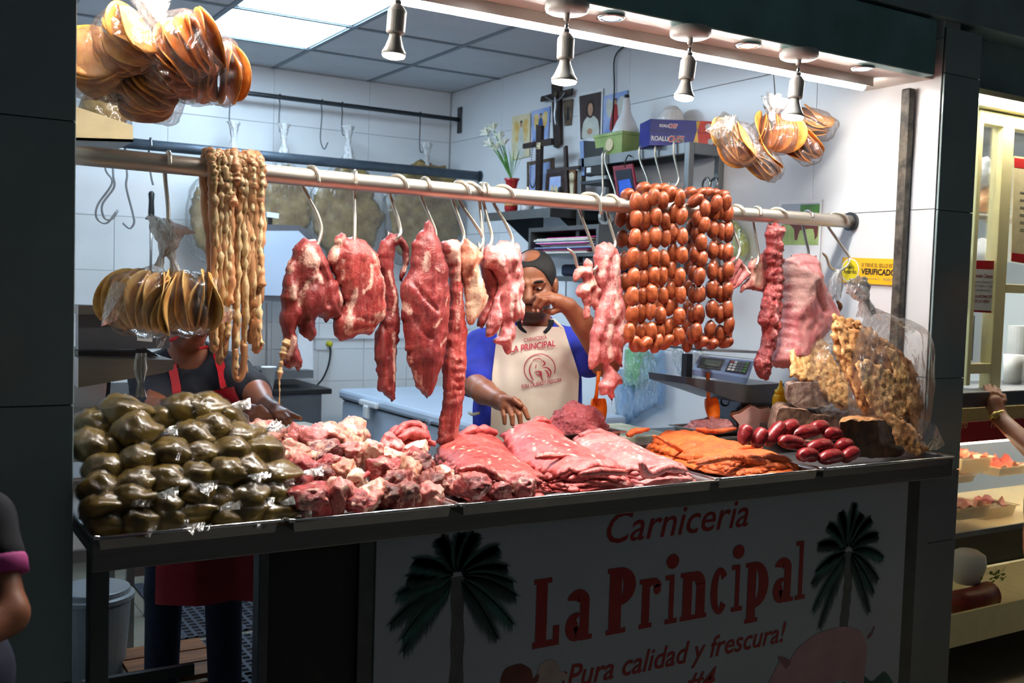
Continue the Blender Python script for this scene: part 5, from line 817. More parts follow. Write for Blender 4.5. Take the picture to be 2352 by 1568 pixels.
flap([(500, 90), (522, 100), (520, 115), (560, 150), (572, 168), (540, 188), (515, 200)], 2.63, 'film_milky', bpy.data.objects['tostada_bag.004']); flap([(232, 40), (262, 12), (300, 15), (330, 35), (300, 60), (250, 80), (232, 70)], 2.61, 'film_milky', bpy.data.objects['tostada_bag'], 2); flap([(330, 248), (380, 245), (362, 278), (352, 268)], 2.67, 'film', bpy.data.objects['tostada_bag.005'], 3)
# lower left pair on the hook
K1 = aY(385, 560, 2.70)
a1 = tostada_bag(aY(335, 690, 2.70), (.75, -.66, -.1), .078, 12, .13, 'clear bag of brown tostadas on the hook, left half of the pair', 40, 'tostada_pale', .55, apex=aY(368, 602, 2.70), fm='film_heavy')
a2 = tostada_bag(aY(432, 690, 2.69), (.85, -.5, .0), .078, 10, .12, 'clear bag of brown tostadas on the hook, right half of the pair', 41, 'tostada_pale', .5, apex=aY(400, 615, 2.70), fm='film_heavy')
knot('knot', None, [aY(365, 612, 2.70), aY(372, 588, 2.70), aY(384, 560, 2.70), aY(386, 530, 2.70), aY(392, 512, 2.70)], [.010, .006, .022, .036, .052], 'film_knot', a1); knot('knot', None, [aY(402, 622, 2.70), aY(398, 600, 2.70), aY(388, 566, 2.70)], [.012, .006, .016], 'film_knot', a2)
flap([(240, 690), (262, 645), (292, 650), (300, 690), (268, 735), (232, 750)], 2.66, 'film_milky', a1, 1); flap([(490, 680), (520, 705), (542, 712), (535, 735), (500, 745), (480, 730)], 2.66, 'film_milky', a2, 2); flap([(360, 765), (385, 770), (372, 800), (358, 798)], 2.66, 'film', a1, 4)
# right cluster near the right wall
K2 = aY(1775, 250, 2.78)
TR = [((1700, 330), (.2, -.9, .4), .072, 8, .07, 'left one of the right-hand cluster', 'tostada', .35), ((1775, 305), (.97, -.25, 0), .070, 11, .12, 'middle upright one of the right-hand cluster', 'tostada_dark', .7), ((1868, 285), (.1, -.35, .93), .070, 8, .08, 'upper right one of the right-hand cluster, its disc facing up', 'tostada', .3), ((1845, 340), (.5, -.5, .7), .066, 8, .07, 'lower right one of the right-hand cluster', 'tostada_dark', .4), ((1755, 370), (.3, -.7, .6), .070, 8, .06, 'lowest one of the right-hand cluster', 'tostada', .35), ((1672, 305), (.5, -.85, .1), .06, 6, .05, 'far left one of the right-hand cluster before the red box', 'tostada_pale', .4)]
for i, ((px, py), ax, R_, n, th, lab, m, fan) in enumerate(TR): tostada_bag(aY(px, py, 2.78+.012*(i % 3)), ax, R_, n, th, 'bag of tostadas, '+lab, 60+i, m, fan, apex=K2 if i in (0, 1) else None)
o = [x for x in bpy.data.objects if x.get('label', '').endswith('middle upright one of the right-hand cluster')][0]
knot('knot', None, [aY(1770, 285, 2.76), aY(1772, 262, 2.78), aY(1776, 245, 2.78), aY(1782, 228, 2.78)], [.02, .012, .034, .045], 'film_knot', o); q = MB(); q.tube([aY(1777, 165, 2.60), aY(1780, 215, 2.76), aY(1779, 245, 2.78)], .0022, 6); q.build('hanging_wire', 'steel_dark', o, smooth=True)
flap([(1620, 300), (1660, 270), (1690, 262), (1680, 300), (1650, 320)], 2.75, 'film_milky', bpy.data.objects[o.name], 5)
# ------------------------------------------------------------------ crackling sheets in bags on the back wall
def crackling(px, py, rx, ry, Y, lab, seed, hx, hy, mk_='crackling_pale', T=.022):
    r = np.random.default_rng(seed); n = 18; c = aY(px, py, Y); s_ = (aY(px+100, py, Y)[0]-c[0])/100; O = []
    for i in range(n): a = 2*math.pi*i/n; e = 1+.06*r.normal(); O.append((c[0]+rx*s_*math.cos(a)*e, c[2]+ry*s_*math.sin(a)*e))
    t = thing('crackling_bag', (c[0], Y, min(o[1] for o in O)), lab, 'bag', 'bags of crackling on the back wall')
    V, F, fat, P2 = puff(np.array(O), T, .05, .02, lambda x, z, tt, sd: np.c_[x, Y-sd*tt, z], .012, [], .016, (14, 14), seed, .6); mk('crackling', V, F, mk_, t, smooth=True)
    A = np.array([[1, 0, 0], [0, 0, -1], [0, 1, 0]], float); V, F = film_blob(c, A, (rx*s_*1.12, ry*s_*1.1, .05), seed, .06, apex=aY(hx, hy+40, Y)); mk('film', V, F, 'film', t, smooth=True)
    knot('knot', None, [aY(hx, hy+60, Y), aY(hx, hy+25, Y), aY(hx, hy, Y), aY(hx, hy-16, Y)], [.03, .013, .020, .032], 'film_knot', t)
    p = aY(hx, hy, Y); q = MB(); q.tube(spline([(p[0], 5.90-.016, 2.575), (p[0], 5.90, 2.593), (p[0], 5.90+.016, 2.575), (p[0], 5.90, 2.54), (p[0]-.006, 5.89, p[2]+.06), (p[0], 5.885, p[2]+.0), (p[0]+.02, 5.88, p[2]+.005), (p[0]+.026, 5.87, p[2]+.05)], 6), .0035, 7); q.build('wall_hook', 'steel_dark', label='thin wire hook on the wall rail, '+lab.split(', ')[1], cat='hook', group='wire hooks on the wall rail', smooth=True)
crackling(500, 500, 60, 95, 5.82, 'bagged sheet of crackling on the back wall, leftmost, behind the intestines', 1, 537, 295)
crackling(655, 490, 60, 96, 5.82, 'bagged sheet of crackling on the back wall, behind the grey saw', 2, 652, 300)
crackling(798, 488, 76, 112, 5.80, 'bagged sheet of crackling on the back wall, roundest, above the folded beef', 3, 800, 305)
crackling(978, 488, 80, 108, 5.80, 'bagged sheet of crackling on the back wall, rightmost, behind the teardrop cut', 4, 980, 345)
q = MB(); p = aY(740, 240, 5.9); q.tube(spline([(p[0], 5.884, 2.575), (p[0], 5.9, 2.593), (p[0], 5.916, 2.575), (p[0], 5.90, 2.5), (p[0]-.01, 5.89, 2.36), (p[0]+.01, 5.88, 2.30), (p[0]+.03, 5.87, 2.34)], 6), .0035, 7); q.build('wall_hook', 'steel_dark', label='empty twisted wire hook on the wall rail', cat='hook', group='wire hooks on the wall rail', smooth=True)
# hooks and knife steel on the back rail
def back_hook(px, pts, lab):
    p = aY(px, 330, 5.62); P = [(p[0], 5.62-.033, 2.185), (p[0], 5.62-.02, 2.22), (p[0], 5.62, 2.229), (p[0], 5.653, 2.19), (p[0], 5.645, 2.15)]+[tuple(aY(x, y, 5.63)) for x, y in pts]; q = MB(); q.tube(spline(P, 6), .0055, 7); q.build('back_hook', 'steel_dull', label=lab, cat='hook', group='hooks on the back rail', smooth=True)
back_hook(243, [(243, 390), (258, 420), (225, 470), (222, 500), (245, 512), (268, 485)], 'outermost of the two S hooks tangled on the back rail'); back_hook(262, [(260, 400), (262, 430), (235, 470), (240, 500), (258, 502), (271, 482)], 'inner one of the two S hooks tangled on the back rail'); back_hook(290, [(292, 400), (290, 430), (305, 490), (308, 512), (298, 524), (282, 512)], 'single S hook left of the knife steel on the back rail'); back_hook(345, [(344, 380), (348, 410), (352, 425)], 'small hook carrying the black-handled knife steel')
p = aY(348, 440, 5.63); t = thing('knife_steel', aY(348, 600, 5.63), 'knife sharpening steel with black handle on the back rail', 'tool')
q = MB(); q.lathe([(.012, -.13), (.016, -.10), (.013, -.04), (.016, .0), (.008, .012)], p+np.array([0, 0, -.01]), (0, 0, 1), 14); q.build('handle', 'black', t, smooth=True); q = MB(); q.tube([p+np.array([0, 0, -.14]), p+np.array([0, 0, -.46])], .007, 10); q.build('rod', 'steel', t, smooth=True); q = MB(); q.lathe([(.03, -.145), (.03, -.138)], p, (0, 0, 1), 14); q.build('guard', 'black', t)
# ------------------------------------------------------------------ left: shelf, scale
t = thing('corner_shelf', (.50, 3.2, 1.90), 'beige sheet-metal shelf box against the left wall', 'shelf')
P = [aY(187, 222, 3.2), aY(305, 288, 3.2), aY(306, 326, 3.2), aY(187, 330, 3.2)]; P[0][0] = P[3][0] = XL+.002; q = MB(); q.prism(P, (0, .012, 0)); q.build('side_plate', 'cardboard', t); q = MB(); q.prism([P[3], P[2], P[2]+np.array([0, .35, 0]), P[3]+np.array([0, .35, 0])], (0, 0, .008)); q.build('bottom', 'steel_dull', t)
c = aY(235, 262, 3.32); bm = bmesh.new(); bmesh.ops.create_icosphere(bm, subdivisions=4, radius=1); V = np.array([v.co[:] for v in bm.verts]); F = [tuple(v.index for v in f.verts) for f in bm.faces]; bm.free(); t = thing('bread_bag', c-np.array([0, 0, .09]), 'yellowish food in a clear bag lying on the corner shelf', 'bag'); mk('contents', c+V*np.array([.07, .08, .075])*(1+.1*fbm(V*2, 3))[:, None], F, 'crackling_pale', t, smooth=True); Vf, Ff = film_blob(c, np.eye(3), (.082, .09, .09), 3); mk('film', Vf, Ff, 'film_heavy', t, smooth=True)
def shop_scale_back():
    t = thing('weighing_scale', aY(260, 860, 2.95), 'grey weighing scale at the left seen from behind', 'scale'); Y = 2.95
    def pz(pts, y, d, m, nm, par=t): q_ = MB(); q_.prism([aY(x, yy, y) for x, yy in pts], (0, d, 0)); return q_.build(nm, m, par)
    pz([(180, 722), (385, 722), (390, 800), (180, 803)], 3.02, .05, 'scale_grey', 'display_box'); pz([(180, 700), (330, 705), (330, 722), (180, 722)], 3.0, .08, 'steel_dull', 'display_top'); pz([(180, 806), (322, 806), (335, 800), (365, 818), (180, 818)], 2.99, .2, 'black', 'platform_gap')
    pz([(180, 822), (400, 826), (398, 848), (378, 856), (180, 890)], 2.90, .30, 'steel', 'platform'); b = pz([(315, 762), (350, 768), (350, 785), (315, 782)], 3.019, .001, 'white_paper', 'barcode_label')
    for k in range(6): q_ = MB(); q_.prism([aY(x, yy, 3.0185) for x, yy in ((318+k*5, 765), (320+k*5, 765), (320+k*5, 776), (318+k*5, 776))], (0, .0004, 0)); q_.build('bar', 'print_black', b)
    q_ = MB(); q_.lathe([(.055, 0), (.06, .05), (.06, .12), (.05, .14)], aY(192, 930, 3.08), (0, 0, 1), 20); q_.build('foot', 'white_plastic', t, smooth=True)
shop_scale_back()
t = thing('letter_sign', aY(245, 945, 3.6), 'black plate with a big red letter behind the left scale', 'sign'); q = MB(); q.prism([aY(x, y, 3.6) for x, y in ((205, 872), (255, 872), (250, 940), (205, 940))], (0, .02, 0)); q.build('plate', 'black', t); q = MB(); q.box(.60, .64, 3.605, 3.64, 0, 1.25); q.build('post', 'steel_dark', t); a, b = aY(219, 932, 3.598), aY(245, 882, 3.598); lettering('lettering', 'R', 'counter_red', t, lambda x, z: np.c_[x, np.full(len(x), 3.598), z], a[0], b[0], a[2], b[2], bold=.03)
# ------------------------------------------------------------------ right: scale on its bracket
def face_pt(o, ux, uz, a, b): return o+ux*a+uz*b
SX0, SY0 = 2.62, 2.94
t = thing('weighing_scale', (2.86, 3.05, 1.10), 'grey electronic weighing scale with keypad near the right wall', 'scale')
def pY(pts, y, d, m, nm, par): q_ = MB(); q_.prism([aY(x, yy, y) for x, yy in pts], (0, d, 0)); return q_.build(nm, m, par)
pY([(1576, 866), (1718, 884), (1800, 880), (1800, 925), (1716, 925), (1700, 924), (1578, 882)], 2.90, .22, 'scale_grey', 'base', t)
A0, A1, B0, B1 = aY(1590, 848, 2.92), aY(1716, 868, 2.92), aY(1607, 816, 2.99), aY(1733, 828, 2.99)
q = MB(); q.add([A0, A1, B1, B0, A0-[0, 0, .022], A1-[0, 0, .022], B1+[0, .03, -.05], B0+[0, .03, -.05]], [(0, 1, 2, 3), (4, 5, 1, 0), (5, 6, 2, 1), (6, 7, 3, 2), (7, 4, 0, 3), (7, 6, 5, 4)]); con = q.build('console', 'scale_blue', t)
nn = np.cross(A1-A0, B0-A0); nn /= np.linalg.norm(nn)
def cf(u, v, k=.0006):
    k = k*3+.0015
    return (A0*(1-u)+A1*u)*(1-v)+(B0*(1-u)+B1*u)*v+nn*k*(1 if nn[1] < 0 else -1)
def cpanel(u0, u1, v0, v1, m, nm, k, par=con): mk(nm, [cf(u0, v0, k), cf(u1, v0, k), cf(u1, v1, k), cf(u0, v1, k)], [(0, 1, 2, 3)], m, par)
cpanel(.05, .47, .16, .86, 'scale_panel', 'panel', .0006); cpanel(.55, .95, .16, .86, 'scale_panel', 'panel', .0006); cpanel(.14, .42, .34, .72, 'lcd', 'display', .0012)
for i in range(5):
    for j in range(4): cpanel(.58+.069*i, .58+.069*i+.055, .22+.155*j, .22+.155*j+.115, ['key_white', 'key_white', 'key_grey', 'key_grey', 'key_green'][i] if not (i == 0 and j == 3) else 'key_red', 'key', .0014)
lettering('lettering', 'L-PCR', 'key_white', con, lambda x, z: np.array([cf(a, b, .0013) for a, b in zip(x, z)]), .06, .17, .80, .90)
pY([(1610, 800), (1745, 806), (1745, 812), (1612, 806)], 3.05, .20, 'steel', 'weighing_plate', t); q = MB(); q.box(2.72, 2.75, 3.1, 3.13, aY(1650, 870, 3.1)[2], aY(1650, 812, 3.1)[2]); q.build('post', 'black', t)
q = MB(); q.prism([aY(1700, 924, 2.92), aY(1800, 924, 2.92), aY(1800, 990, 2.92), aY(1725, 990, 2.92)], (0, .18, 0)); q.build('pedestal', 'scale_grey', t); q = MB(); q.tube(spline([aY(x, y, 3.0) for x, y in ((1640, 905), (1655, 915), (1660, 928), (1672, 930), (1676, 918), (1664, 912), (1655, 925), (1668, 932), (1690, 915))], 6), .0022, 6); q.build('cable', 'black', t, smooth=True)
# ------------------------------------------------------------------ big bags of crackling at the right end
def big_bag(outl, c, size, A, lab, seed, m, apex, pieces, res=.012):
    t = thing('crackling_bag', (c[0], c[1], .962), lab, 'bag', 'big bags of crackling on the counter')
    for i, (pl, Y, T) in enumerate(pieces):
        V, F, fat, P2 = puff(np.array([aY(x, y, Y)[[0, 2]] for x, y in pl]), T*.7, .012, .007, lambda x, z, tt, sd: np.c_[x, Y-sd*tt+.34*(z-1.0)-.03+.016*fbm(np.c_[x*6, z*6, x*0+i*3.7], seed+i, 2)+.0035*fbm(np.c_[x*70, z*70, x*0+i], seed, 2), z], .009, [], .004, (70, 70), seed+i, .8); mk('crackling', V, F, m[i % len(m)], t, smooth=True)
    V, F = film_blob(c, A, size, seed, .09, apex); V[:, 2] = np.maximum(V[:, 2], .962); mk('film', V, F, 'film_heavy', t, smooth=True)
    return t
c = aY(1918, 850, 2.62); bb = big_bag(None, c, (.07, .115, .155), frame_from((.3, 0, 1)), 'clear bag of light crumbly crackling leaning on the head cheese', 71, ['crackling_light', 'crackling'], aY(1950, 735, 2.62), [([(1868, 790), (1902, 756), (1936, 752), (1946, 800), (1958, 870), (1962, 925), (1925, 930), (1890, 885), (1850, 872), (1836, 862)], 2.585, .012), ([(1925, 915), (1960, 920), (1998, 932), (1960, 940), (1925, 936)], 2.60, .012), ([(1945, 790), (1965, 800), (1985, 890), (1990, 930), (1962, 925), (1955, 860)], 2.61, .010)])
c = aY(2048, 870, 2.35); b2 = big_bag(None, c, (.10, .155, .235), frame_from((-.1, 0, 1)), 'tall clear bag of big brown crackling sheets against the right pillar', 72, ['crackling', 'crackling_light', 'crackling', 'crackling'], aY(1985, 690, 2.37), [([(1960, 770), (1985, 740), (2020, 760), (2060, 780), (2100, 830), (2090, 900), (2100, 960), (2050, 985), (1990, 960), (1975, 880)], 2.37, .010), ([(2000, 840), (2040, 830), (2080, 860), (2095, 920), (2070, 985), (2030, 975), (2000, 910)], 2.31, .010), ([(2020, 745), (2070, 770), (2115, 810), (2135, 860), (2130, 940), (2100, 1020), (2090, 930), (2060, 820)], 2.34, .010), ([(2040, 950), (2095, 975), (2110, 1030), (2085, 1042), (2050, 1020)], 2.29, .012), ([(1975, 725), (2010, 730), (2060, 760), (2030, 790), (1990, 770)], 2.39, .008), ([(2085, 800), (2110, 815), (2120, 880), (2105, 960), (2090, 900)], 2.30, .008), ([(1985, 760), (2005, 750), (2015, 860), (2000, 950), (1985, 900)], 2.325, .008)])
knot('knot', None, [aY(1992, 722, 2.37), aY(1985, 690, 2.37), aY(1972, 662, 2.37), aY(1965, 645, 2.37)], [.03, .014, .034, .03], 'film_knot', b2); flap([(2110, 960), (2150, 975), (2170, 1020), (2155, 1032), (2120, 1035), (2095, 1030)], 2.26, 'film_milky', b2, 3)
t = thing('spice_bag', aY(1915, 720, 2.70), 'small twisted clear bag of brown chillies on the last hook', 'bag'); knot('film', None, [aY(1926, 620, 2.71), aY(1915, 645, 2.71), aY(1908, 680, 2.71), aY(1905, 690, 2.71)], [.008, .016, .014, .006], 'film_milky', t); knot('film', None, [aY(1928, 620, 2.71), aY(1928, 650, 2.71), aY(1925, 680, 2.71), aY(1922, 690, 2.71)], [.008, .012, .010, .006], 'film_milky', t)
q = MB(); q.tube(spline([aY(x, y, 2.70) for x, y in ((1903, 690), (1910, 705), (1922, 716))], 5), [.003, .006, .007, .008, .009, .009, .009, .008, .006, .004, .002], 8); q.build('chillies', 'dark_loaf', t, smooth=True); q = MB(); q.tube(spline([aY(x, y, 2.70) for x, y in ((1922, 690), (1930, 702), (1928, 716))], 5), [.003, .006, .007, .008, .009, .009, .009, .008, .006, .004, .002], 8); q.build('chillies', 'dark_loaf', t, smooth=True)
# plastic bags hanging on the right wall below the chorizo
def wall_bag(pts, Xp, m, lab, seed):
    O = np.array([aX(x, y, Xp)[[1, 2]] for x, y in pts]); V, F, fat, P2 = puff(O, .016, .03, .014, lambda y, z, tt, sd: np.c_[Xp-sd*tt, y, z], .004, [], .02, (30, 10), seed, .6); mk('plastic_bag', V, F, m, label=lab, cat='bag', group='plastic bags hung on the right wall', smooth=True)
wall_bag([(1440, 800), (1475, 790), (1495, 820), (1490, 870), (1465, 890), (1432, 885)], 3.160, 'film_green', 'pale green plastic bag hanging below the chorizo', 1); wall_bag([(1490, 800), (1525, 800), (1528, 925), (1500, 940), (1455, 960), (1465, 880)], 3.160, 'film_blue', 'clear bluish plastic bag hanging below the chorizo', 2); wall_bag([(1545, 800), (1590, 790), (1620, 810), (1600, 850), (1575, 868), (1555, 850)], 3.160, 'film_milky', 'crumpled clear bag left of the scale', 3); wall_bag([(1685, 505), (1702, 520), (1715, 545), (1718, 575), (1700, 600), (1680, 590)], 3.160, 'film_yellow', 'yellow plastic bag hanging right of the chorizo', 4); wall_bag([(1410, 860), (1450, 850), (1460, 960), (1420, 975)], 3.160, 'film_blue', 'limp clear plastic bag behind the orange scoop', 5)
# ------------------------------------------------------------------ people (built in a frame that looks along the camera's bearing)
def L3(px, py, D): return tl(aD(px, py, D))
def head(s, c, yaw, pitch, sc=1.0):
    """head at c; yaw>0 turns the face to image right, pitch>0 looks down; returns the frame"""
    cy, sy, cp, sp_ = math.cos(yaw), math.sin(yaw), math.cos(pitch), math.sin(pitch)
    fw = np.array([sy*cp, -cy*cp, -sp_]); ex = np.array([cy, sy, 0]); up = np.cross(ex, fw)*-1; up = up if up[2] > 0 else -up; A = np.array([ex, fw, up]); W_ = lambda x, y, z: np.array(c)+(ex*x+fw*y+up*z)*sc
    s.ell(W_(0, -.012, .032), np.array([.075, .096, .088])*sc, .01, A=A); s.ell(W_(0, .018, -.045), np.array([.061, .068, .072])*sc, .035, A=A); s.ell(W_(0, .045, -.085), np.array([.036, .036, .028])*sc, .03, A=A)
    for d in (-1, 1):
        s.ell(W_(d*.042, .055, -.022), np.array([.026, .028, .026])*sc, .02, A=A)
        s.ell(W_(d*.0775, -.008, -.005), np.array([.011, .021, .032])*sc, .006, A=A); s.ell(W_(d*.031, .089, .010), np.array([.019, .013, .0115])*sc, .012, '-', A=A)
        s.cone(W_(d*.048, .072, .026), W_(d*.012, .086, .026), .009*sc, .009*sc, .014); s.ell(W_(d*.013, .093, -.034), np.array([.010, .012, .009])*sc, .006, A=A)
        s.ell(W_(d*.031, .0735, .009), np.array([.0145, .0125, .0115])*sc, .0, A=A); s.cone(W_(d*.017, .0835, .017), W_(d*.046, .077, .016), .0034*sc, .0034*sc, .003)
    s.cone(W_(0, .084, .018), W_(0, .105, -.024), .0095*sc, .0155*sc, .010); s.cone(W_(-.022, .077, -.058), W_(.022, .077, -.058), .008*sc, .008*sc, .008); s.cone(W_(-.02, .076, -.070), W_(.02, .076, -.070), .0085*sc, .0085*sc, .008); s.cone(W_(-.026, .088, -.0635), W_(.026, .088, -.0635), .0022*sc, .0022*sc, .002, '-')
    return A, W_
def rot_mesh(name, s, m, parent, **k):
    P, F = s.mesh(); return mk(name, untl(P), F, m, parent, smooth=True, **k)
def ellip(c, r, A, n=16):
    q = MB(); bm = bmesh.new(); bmesh.ops.create_uvsphere(bm, u_segments=n, v_segments=n//2, radius=1); V = np.array([v.co[:] for v in bm.verts]); F = [tuple(v.index for v in f.verts) for f in bm.faces]; bm.free(); return untl(np.array(c)+(V*np.array(r))@np.array(A)), F
def eyes(t, W_, A, sides=(-1, 1)):
    for d in sides:
        V, F = ellip(W_(d*.031, .0772, .0085), (.0122, .0105, .0062), A); e = mk('eye', V, F, 'eye_white', t, smooth=True); V, F = ellip(W_(d*.031-.002, .0848, .0075), (.0056, .0042, .0056), A); mk('iris', V, F, 'iris', e, smooth=True)
        q = MB(); q.tube([untl(W_(d*x, y, z)) for x, y, z in ((.013, .0905, .0265), (.026, .0895, .0325), (.042, .082, .0325), (.054, .069, .026))], [.0035, .0052, .0048, .002], 8); q.build('eyebrow', 'hair', t, smooth=True)
# ---- the butcher
t = thing('person', untl(np.array([*L3(1215, 900, 3.87)[:2], 0])), 'man in blue polo and white printed apron wiping his nose', 'person')
lo = L3(1040, 1000, 3.9); hi = L3(1440, 560, 3.9); s = SDF((lo[0]-.03, L3(1200, 800, 3.36)[1], .98), (hi[0]+.03, L3(1200, 800, 4.12)[1], 1.72), .0036)
HC = L3(1224, 655, 3.79); A, W_ = head(s, HC, -.16, .22, 1.06)
s.cone(W_(0, -.03, -.06), L3(1228, 775, 3.88), .058, .066, .03); s.ell(L3(1215, 860, 3.90), (.18, .10, .22), .03)
s.cone(L3(1310, 800, 3.86), L3(1392, 838, 3.74), .05, .046, .02); s.cone(L3(1394, 834, 3.73), L3(1340, 745, 3.66), .047, .040, .012); s.cone(L3(1340, 745, 3.66), L3(1306, 704, 3.62), .040, .029, .012)
s.cone(L3(1100, 800, 3.90), L3(1086, 880, 3.78), .05, .046, .02); s.cone(L3(1086, 880, 3.78), L3(1112, 900, 3.66), .046, .044, .012); s.cone(L3(1112, 900, 3.66), L3(1146, 919, 3.55), .043, .031, .012)
def hand(s, wrist, wr, palm, fingers, thumb, sc=1.0):
    s.cone(wrist, palm[0], wr, palm[1], .012)
    for ch, r0 in fingers:
        s.cone(palm[0], ch[0], palm[1]*.62, r0*1.25, .010); s.chain(ch, [r0*1.1]+[r0]*(len(ch)-2)+[r0*.82], .0022)
    s.chain(thumb, [.0125*sc, .0105*sc, .0085*sc], .006)
hand(s, L3(1304, 703, 3.62), .028, (L3(1282, 692, 3.605), .027), [([L3(1263, 676, 3.60), L3(1234, 680, 3.57), L3(1219, 691, 3.60)], .0095), ([L3(1267, 682, 3.592), L3(1240, 685, 3.56), L3(1230, 700, 3.57), L3(1227, 713, 3.59)], .0095), ([L3(1272, 688, 3.592), L3(1252, 689, 3.56), L3(1241, 703, 3.57), L3(1237, 714, 3.585)], .0090), ([L3(1277, 694, 3.60), L3(1264, 692, 3.575), L3(1250, 700, 3.585)], .0080)], [L3(1290, 708, 3.61), L3(1268, 716, 3.60), L3(1250, 714, 3.605)])
hand(s, L3(1148, 920, 3.545), .031, (L3(1164, 929, 3.51), .030), [([L3(1189, 923, 3.49), L3(1204, 940, 3.465), L3(1213, 960, 3.46)], .0100), ([L3(1180, 931, 3.485), L3(1193, 952, 3.455), L3(1196, 974, 3.455)], .0100), ([L3(1168, 935, 3.485), L3(1176, 955, 3.46), L3(1177, 974, 3.46)], .0095), ([L3(1154, 938, 3.495), L3(1158, 955, 3.475), L3(1159, 972, 3.475)], .0085)], [L3(1160, 915, 3.50), L3(1180, 918, 3.47), L3(1196, 930, 3.455)])
rot_mesh('body', s, 'skin', t)
# hair: a cap over the cranium, thin on the crown
h = SDF(HC-.16, HC+np.array([.16, .16, .2]), .004); h.ell(W_(0, -.014, .033), np.array([.0785, .0995, .0905])*1.06, .0, A=A); h.ell(W_(0, .066, -.004), np.array([.062, .075, .080])*1.06, .008, '-', A=A); h.ell(W_(0, .075, -.03), np.array([.095, .075, .078])*1.06, .008, '-', A=A); h.ell(W_(0, .05, -.09), np.array([.12, .12, .10])*1.06, .01, '-', A=A); h.ell(W_(-.012, .028, .124), np.array([.042, .052, .034])*1.06, .006, '-', A=A); h.ell(W_(0, -.05, -.13), np.array([.1, .1, .07])*1.06, .006, '-', A=A); rot_mesh('hair', h, 'hair', t)
eyes(t, lambda x, y, z: W_(x, y, z), A)
b = SDF(HC-.16, HC+np.array([.16, .16, .2]), .0035); b.ell(W_(0, .022, -.050), np.array([.0610, .0682, .0725])*1.06, .0, A=A); b.ell(W_(0, .046, -.0855), np.array([.0365, .0365, .0287])*1.06, .03, A=A); b.ell(W_(0, .02, -.002), np.array([.1, .12, .046])*1.06, .006, '-', A=A); b.ell(W_(0, .09, -.062), np.array([.027, .05, .011])*1.06, .004, '-', A=A); b.ell(W_(0, -.062, -.05), np.array([.1, .095, .1])*1.06, .006, '-', A=A); rot_mesh('beard', b, 'beard', t)
for d in ((1227, 713, 3.578), (1237, 714, 3.573), (1248, 699, 3.575)): V, F = ellip(L3(d[0]-1, d[1]-1, d[2]), (.0052, .003, .0065), np.eye(3)); mk('fingernail', V, F, 'nail', t, smooth=True)
# shirt
g = SDF((lo[0]-.05, L3(1200, 800, 3.5)[1], .94), (hi[0]+.05, L3(1200, 800, 4.15)[1], 1.52), .0045)
g.ell(L3(1215, 880, 3.90), (.20, .135, .24), .02); g.ell(L3(1210, 980, 3.90), (.205, .155, .22), .06); g.cone(L3(1228, 790, 3.90), L3(1118, 800, 3.91), .085, .070, .04); g.cone(L3(1228, 790, 3.90), L3(1318, 800, 3.88), .085, .070, .04)
g.cone(L3(1110, 805, 3.90), L3(1090, 868, 3.80), .078, .072, .03); g.cone(L3(1318, 800, 3.88), L3(1352, 822, 3.80), .074, .070, .03); g.cone(L3(1228, 765, 3.875), L3(1228, 750, 3.86), .066, .068, .02); g.cone(L3(1226, 770, 3.80), L3(1228, 690, 3.84), .060, .075, .01, '-')
g.g += (.0045*fbm(np.stack(np.meshgrid(*[g.lo[k]+g.h*np.arange(0, g.n[k]) for k in range(3)], indexing='ij'), -1)[::2, ::2, ::2]*np.array([18, 18, 10]), 3, 2)).repeat(2, 0).repeat(2, 1).repeat(2, 2)[:g.n[0], :g.n[1], :g.n[2]].astype(np.float32)
g.cutz(.96, False); sh = rot_mesh('shirt', g, 'blue_shirt', t)
for pts in ([(1190, 738), (1196, 752), (1210, 764)], [(1266, 734), (1263, 750), (1250, 764)]): q = MB(); q.tube(spline([untl(L3(x, y, 3.79)) for x, y in pts], 5), [.010]*11 if False else np.linspace(.011, .007, len(spline([untl(L3(x, y, 3.79)) for x, y in pts], 5))), 8); q.build('collar', 'navy_shirt', sh, smooth=True)
tr = SDF((lo[0]-.02, L3(1200, 800, 3.7)[1], -.01), (hi[0]-.05, L3(1200, 800, 4.12)[1], 1.02), .009)
cx = L3(1210, 980, 3.90); tr.ell((cx[0], cx[1], .93), (.185, .13, .12), .02)
for d in (-1, 1): tr.cone((cx[0]+d*.09, cx[1], .88), (cx[0]+d*.10, cx[1], .45), .095, .07, .03); tr.cone((cx[0]+d*.10, cx[1], .45), (cx[0]+d*.105, cx[1]+.01, .09), .07, .055, .02); tr.ell((cx[0]+d*.105, cx[1]-.06, .045), (.05, .13, .045), .01)
rot_mesh('trousers', tr, 'jeans', t)
# apron follows the front of the shirt
def front_of(sd, xs, zs):
    i = np.clip(np.round((xs-sd.lo[0])/sd.h).astype(int), 0, sd.n[0]-1); k = np.clip(np.round((zs-sd.lo[2])/sd.h).astype(int), 0, sd.n[2]-1); col = sd.g[i, :, k] < 0; first = np.where(col.any(1), col.argmax(1), 10**6); return np.where(first < 10**6, sd.lo[1]+sd.h*first, np.nan)
def sheet_on(sd, x0, x1, z0, z1, n, m, base, lift=.010, flat=.5):
    xs, zs = np.meshgrid(np.linspace(x0, x1, n), np.linspace(z0, z1, m)); y = front_of(sd, xs.ravel(), zs.ravel()).reshape(m, n); y = np.where(np.isnan(y), base+.045, y); y = np.minimum(y, base+.045)
    for _ in range(14): p = np.pad(y, 1, 'edge'); y = np.minimum(y, (p[:-2, 1:-1]+p[2:, 1:-1]+p[1:-1, :-2]+p[1:-1, 2:])/4*.6+.4*y)
    return xs, y-lift, zs
x0, x1 = L3(1138, 850, 3.74)[0], L3(1325, 850, 3.74)[0]; zt, zb = L3(1290, 752, 3.74)[2], .62; base = L3(1215, 880, 3.76)[1]
